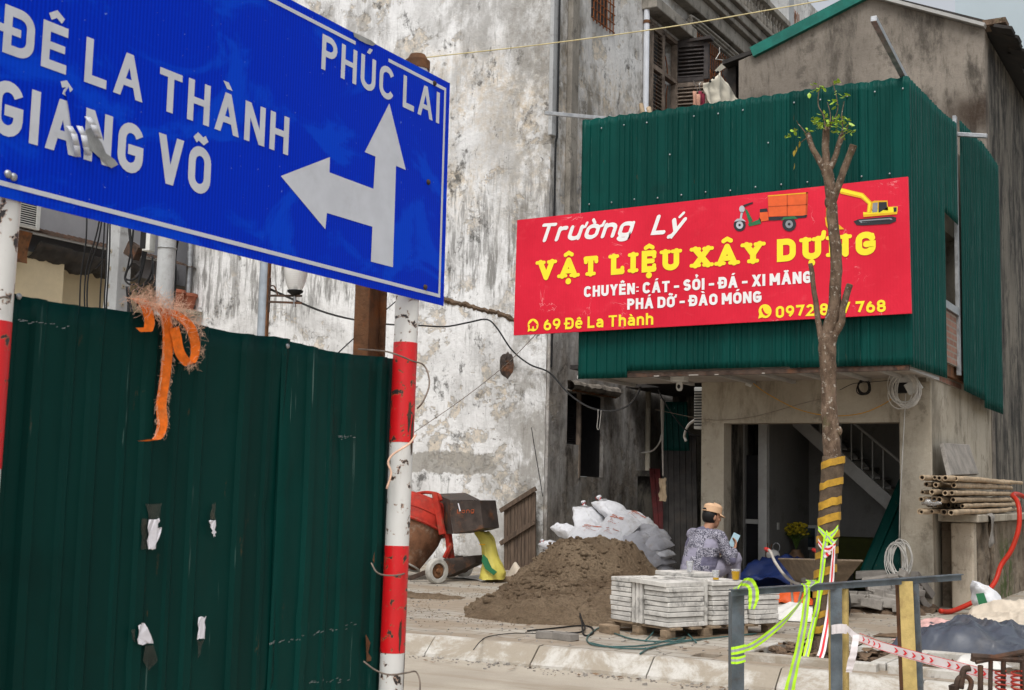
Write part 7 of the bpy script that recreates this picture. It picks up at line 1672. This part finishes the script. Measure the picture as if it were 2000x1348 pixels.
for k, (u, v) in enumerate([(1387,159),(1394,152),(1402,141)]): b = MB(); b.ball(K_(u, v, KX+.03), .028, 8, 6); b.build('peg', M['black'], t)
for lb, cx_, cy_, tilt in [('wire coat hanger hanging highest before the rusty grille', 1406, 110, .25), ('wire coat hanger hanging low left of the cream cloth', 1364, 172, -.5)]:
    c = K_(cx_, cy_, KX-.1); y_ = V((0,1,0))*cos(tilt)+V((0,0,1))*sin(tilt); z_ = V((1,0,0)).cross(y_); b = MB()
    b.tube([c+y_*.26-z_*.07, c+z_*.07, c-y_*.26-z_*.07], .008, 5, closed=True); b.tube([c+z_*.07, c+z_*.13, c+z_*.17+y_*.03, c+z_*.15+y_*.06], .008, 5); tag(b.build('coat_hanger', M['grey_cable'], origin=c), lb, 'coat hanger')
for lb, mt, u0, u1 in [('peach coloured clothes hanging before the balcony grille', 'cloth_pink', 1353, 1364), ('dark red garment hanging next to the cream cloth', 'cloth_wine', 1364, 1373)]:
    a, c_ = K_(u0, 178, KX-.05), K_(u1, 178, KX-.05); b = MB(); b.grid(10, 8, lambda i, j: (a.x+.05*sin(i*9+j), a.y+(c_.y-a.y)*i, a.z-.9*j)); tag(b.build('garment', M[mt], origin=a, smooth=True, solid=.01), lb, 'clothes')
for lb, u, v in [('short bamboo stick end poking above the cladding by the white pipe', 1252, 204), ('second bamboo stick end poking above the cladding by the shutter', 1267, 211)]:
    a, c_ = on(u, v, 1, 13.9), on(u+8, v+40, 1, 13.8); b = MB(); b.tube([a, c_], .030, 10); tag(b.build('bamboo_stick', M['bamboo'], origin=c_, smooth=40), lb, 'stick')
# ------------------------------------------------------------------ right side: low wall, bamboo, hose, rubble, tarps
t = thing('low_wall', 'crumbling mossy low boundary wall with concrete coping beside the shop', 'wall', (-2.8, 17, .15))
b = MB()
b.grid(60, 14, lambda i, j: (-2.80+.03*fbm(i*24, j*6, 2), 15.62+4.4*i, .14+.98*j)); b.add([(-2.82,15.62,.14),(-3.16,15.62,.14),(-3.16,15.62,1.12),(-2.82,15.62,1.12)], [(0,1,2,3)]); b.add([(-2.8,15.62,1.12),(-3.16,15.62,1.12),(-3.16,20.02,1.12),(-2.8,20.02,1.12)], [(0,1,2,3)])
b.build('wall_face', M['low_wall'], t)
b = MB(); b.box(-3.02, -2.77, 15.42, 15.62, .15, 1.13); b.build('end_pier', M['pier_cream'], t, bevel=.02)
b = MB(); b.box(-2.81, -2.74, 16.6, 16.85, .15, 1.12); b.build('pier', M['low_wall'], t, bevel=.03)
for y0, y1 in [(15.36, 16.0), (16.15, 18.1), (18.12, 20.0)]: b = MB(); b.box(-3.15, -2.70, y0, y1, 1.135, 1.225); b.build('coping', M['concrete_shop'], t, bevel=.012)
b = MB(); c = V((-2.72, 16.0, 1.2)); b.grid(6, 8, lambda i, j: (c.x+.04+.02*sin(j*4+i*3)-.05*(j < .1), c.y-.05+(.42-.18*j)*i+.02*sin(j*5), 1.245-.42*j*(1-.25*abs(i-.4)))); tag(b.build('rag', M['rubble'], origin=c, smooth=True, solid=.006), 'grey rag hanging over the coping of the low wall', 'rag')
# bamboo poles: stacked rows lying along the coping, near ends sticking out
rows = [('bottom', 1.255, 8), ('second', 1.325, 5), ('third', 1.385, 6), ('fourth', 1.46, 6), ('fifth', 1.545, 4), ('top', 1.615, 7)]
bam = None
for rn, z0, n_ in rows:
    for k in range(n_):
        x = -3.08 + .36*(k+.5)/n_ + RND.uniform(-.015,.015); r = RND.uniform(.022,.036); y0 = 13.95+RND.uniform(-.15,.45) + (.35 if rn in ('second','fifth') else 0) + (.25*k/n_); L = RND.uniform(3.6, 4.6)
        b = MB(); P = []; Rr = []; K = 26; wob = RND.uniform(-1,1)
        for q_ in range(K+1):
            f = q_/K; node = 1.13 if q_ % 4 == 2 else 1.0; P.append(V((x+.03*wob*sin(f*3)+.010*fbm(f*4, k, z0), y0+L*f, z0+.012*fbm(f*3, k*2, z0)+.02*f))); Rr.append(r*node*(1-.18*f))
        b.tube(P, Rr, 10, cap=False); b.tube([P[0], P[1]], [r*.70, r*.70], 10, cap=False); b.add([P[0]+V((rq*cos(a), 0, rq*sin(a))) for rq in (r, r*.7) for a in [2*pi*m/10 for m in range(10)]], [(m, (m+1) % 10, 10+(m+1) % 10, 10+m) for m in range(10)])
        b.k = 1; b.lathe([(r*.72, 0), (.001, 0)], P[0]+V((0,.05,0)), 10, Matrix.Rotation(-pi/2, 3, 'X'), cap=False)
        tag(b.build('bamboo_pole', [M['bamboo'], M['bamboo_in']], origin=P[0], smooth=50), f'dry bamboo pole in the {rn} row of the bundle on the low wall' if rn in ('top','bottom') else f'dry bamboo pole in the {rn} row from the bottom of the bundle', 'bamboo pole', 'bamboo poles stacked on the low wall')
b = MB(); c = V((-2.96, 14.15, 1.36)); b.tube([c+V((-.1,0,.0)), c+V((.04,0,-.01)), c+V((.06,0,-.01)), c+V((.10,.0,-.01))], [.035,.035,.02,.013], 12); tag(b.build('plastic_bottle', M['cup'], origin=c, smooth=40), 'clear plastic bottle with blue wrap stuck among the bamboo ends', 'bottle')
b = MB(); q_ = [on(1843,865,0,-3.05), on(1893,868,0,-3.05), on(1912,926,0,-2.92), on(1858,928,0,-2.92)]; b.prism(q_, (-.05,0,-.02)); tag(b.build('board', M['rubble'], origin=q_[3], bevel=.006), 'square dirty grey slab leaning on the side wall above the bamboo', 'slab')
b = MB(); hp = smooth_path([V((-2.96,14.5,.19)), on(1862,1193,1,14.7), on(1895,1165,1,15.0)+V((.12,0,0)), on(1925,1135,1,15.2)+V((.1,0,0)), on(1955,1105,1,15.3), on(1975,1075,1,15.35), on(1989,1035,1,15.4), on(1991,1000,1,15.45), on(1986,978,1,15.55), on(1978,968,1,15.75), on(1990,966,1,16.1), on(2030,985,1,16.5)], 8)
b.tube(hp, .027, 14); tag(b.build('hose', M['hose_red'], origin=hp[0], smooth=True), 'thick red hose curving down from the low wall to the ground', 'hose')
# rubble heap of broken paving beside the pier
g = 'broken paving blocks heaped by the right pier'
def chunk(u, v, sz, rot, label, Y=None, h=0):
    p = gp(u, v) if Y is None else on(u, v, 1, Y); b = MB(); b.obox((0,0,0), sz)
    b.v = [V((q.x*(1+RND.uniform(-.12,.06)), q.y*(1+RND.uniform(-.12,.06)), q.z*(1+RND.uniform(-.1,.05)))) for q in b.v]
    o = b.build('paving_block', M['rubble'], bevel=.008); o.location = p+V((0,0,sz[2]/2+h)); o.rotation_euler = rot; return tag(o, label, 'block', g)
gen = 'broken grey paving block lying in the heap by the right pier'
chunk(1795,1192,(.26,.17,.08),(.1,.1,-.5),'pale paving block lying in front at the right end of the rubble heap')
chunk(1702,1128,(.34,.15,.07),(.1,-.1,.25),'flat paving slab on the very top left of the rubble heap',14.75)
chunk(1725,1136,(.46,.18,.07),(.15,-.15,.2),'longest flat slab resting near the top of the rubble heap',14.7)
chunk(1785,1160,(.10,.60,.08),(-.75,.1,-.5),'long narrow block leaning steeply on the right of the rubble heap',14.7)
chunk(1802,1152,(.10,.40,.09),(-.7,0,-.4),'short dark block leaning against the foot of the right pier',14.85)
for _ in range(34):
    u, v = RND.uniform(1668, 1785), RND.uniform(1145, 1193); Y = 14.9-(v-1140)/55*.85+RND.uniform(-.05,.05); z = on(u, v, 1, Y).z
    chunk(u, v, (RND.uniform(.20,.36), RND.uniform(.12,.19), RND.uniform(.07,.11)), (RND.uniform(-.16,.16), RND.uniform(-.16,.16), RND.choice((.2,.35,-.3,1.3))+RND.uniform(-.25,.25)), gen, Y, -.02)
b = MB(); b.grid(40, 24, lambda i, j: (-4.15+1.1*i, 14.0+.95*j, .148+max(-.03, .20*sin(pi*min(1,.2+i*.75))*sin(pi*min(1, j*.6))*.7+.06*fbm(i*7, j*6, 3)-.03*(1-j))))  # heap coloured dark so the gaps between blocks look shaded
tag(b.build('rubble_heap', M['soil'], origin=(-3.6,14.5,.15)), 'debris coloured dark for shaded gaps between the broken paving blocks by the right pier', 'rubble')
# sheets and sacks heaped at the far right
def crumple(name, label, cat, mat, x0, x1, y0, y1, hf, seed, n=110, amp=.07, origin=None, base=.155):
    b = MB()
    def f(i, j):
        x, y = x0+(x1-x0)*i, y0+(y1-y0)*j; e = min(1, 7*i, 7*(1-i), 7*j, 7*(1-j)); rg = 0
        ca, sa_ = cos(seed), sin(seed); wx = x+.16*nz(x*2.2, y*2.2, seed+9); wy = y+.16*nz(x*2.2, y*2.2, seed+4)
        for s_, a, th in ((1.1, 1.0, 0), (2.3, .65, .7), (4.8, .16, -.5)): qx, qy = wx*cos(seed+th)+wy*sin(seed+th), -wx*sin(seed+th)+wy*cos(seed+th); rg += a*((1-min(1, 2.0*abs(noise.noise(V((qx*s_*1.7, qy*s_*.45, seed*1.7))))))**2*1.6-.35)
        return (x+.05*nz(y*4, x*3, seed), y+.06*nz(x*4, y*3, seed+5), base+max(0, hf(i, j)+amp*rg*(.3+.7*e))*min(1, e*1.4)+.004)
    b.grid(n, n, f); return tag(b.build(name, M[mat], origin=origin or ((x0+x1)/2, (y0+y1)/2, base), smooth=True, solid=.004), label, cat)
bump_ = lambda h: (lambda i, j: h*sin(pi*i)**.7*sin(pi*j)**.7)
crumple('tarpaulin', 'crumpled slate grey tarpaulin heaped at the right of the pavement', 'tarpaulin', 'tarp_dark', -2.66, -1.35, 10.75, 12.2, bump_(.13), 3, amp=.075)
crumple('woven_sheeting', 'cream woven sheeting spread on top of the grey tarpaulin heap', 'sheeting', 'tarp_cream', -2.45, -1.35, 12.0, 13.5, lambda i, j: .16*sin(pi*min(1,.15+i*.7))**.6*sin(pi*j)**.6+.10*i, 7, amp=.06)
crumple('woven_sack', 'pink striped empty sack lying right of the cream sheeting', 'sack', 'tarp_pink', -1.75, -.95, 11.5, 12.9, bump_(.17), 11, amp=.05)
crumple('woven_sack', 'pinkish grey empty sack at the left tip of the tarpaulin heap', 'sack', 'tarp_pink', -2.78, -2.3, 11.6, 12.9, bump_(.10), 13, n=50, amp=.035)
crumple('plastic_sheet', 'dirty white plastic sheet lying on the pavement behind the tree', 'sheet', 'tarp_white', -4.35, -3.75, 12.6, 13.3, bump_(.03), 17, n=60, amp=.06)
crumple('plastic_sheet', 'crumpled white plastic scrap beside the right hand tree pit', 'sheet', 'tarp_white', -1.9, -1.55, 9.75, 10.0, bump_(.06), 19, n=24, amp=.03, base=.20)
crumple('cardboard_piece', 'thin brown cardboard piece lying behind the barrier posts', 'cardboard', 'dead_leaf', -3.0, -2.45, 11.8, 12.05, bump_(.03), 23, n=20, amp=.015)
c = V((-2.42, 14.3, -.10)); b = sack_mesh(.62, .44, .26, 4.4, False); b.v = [c + Matrix.Rotation(.3, 3, 'Z') @ Matrix.Rotation(1.15, 3, 'Y') @ p_ + V((0,0,.36)) for p_ in b.v]; o = tag(b.build('woven_sack', M['bag'], origin=c, smooth=True), 'upright white sack with green print beside the red hose', 'sack')
b = MB(); q_ = [on(u, v, 1, 13.98) for u, v in [(1906,1160),(1921,1158),(1931,1186),(1914,1190)]]; b.prism(q_, (0,.02,0)); b.build('green_print', M['ink_green'], o)
# rusty steel frame with coil springs in the road, bottom right corner
t = thing('rusty_rack', 'rusty dark steel frame with red coil springs in the lower right corner', 'steel frame', dp(1950, 1345, 5.6)); E5 = lambda u, v, d=5.6: dp(u, v, d)
for a, c_, r in [((1898,1282),(2040,1292),.014),((1905,1292),(2060,1262),.013),((1903,1280),(1900,1292),.012),((1915,1300),(1915,1420),.012),((1935,1290),(1933,1420),.010),((1960,1285),(1958,1420),.011),((1998,1280),(2000,1420),.014)]:
    b = MB(); b.tube([E5(*a), E5(*c_)], r, 8); b.build('frame_tube', M['rust_dark'], t, smooth=40)
b = MB(); b.tube(smooth_path([E5(1866,1345), E5(1872,1325), E5(1888,1322), E5(1897,1335), E5(1890,1360)], 6), .011, 8); b.tube(smooth_path([E5(1876,1345), E5(1882,1310), E5(1895,1305)], 5), .014, 8); b.build('hook', M['rust_dark'], t, smooth=True)
b = MB(); b.bar(E5(1862,1338), E5(1875,1420), .03, .03); b.build('frame_tube', M['rust_dark'], t)
for u in (1954, 1985):
    b = MB(); c = E5(u, 1310); b.tube([c+V((.022*cos(k*.5), .022*sin(k*.5), -.0016*k)) for k in range(150)], .004, 5); b.build('coil_spring', M['spring_red'], t, smooth=True)
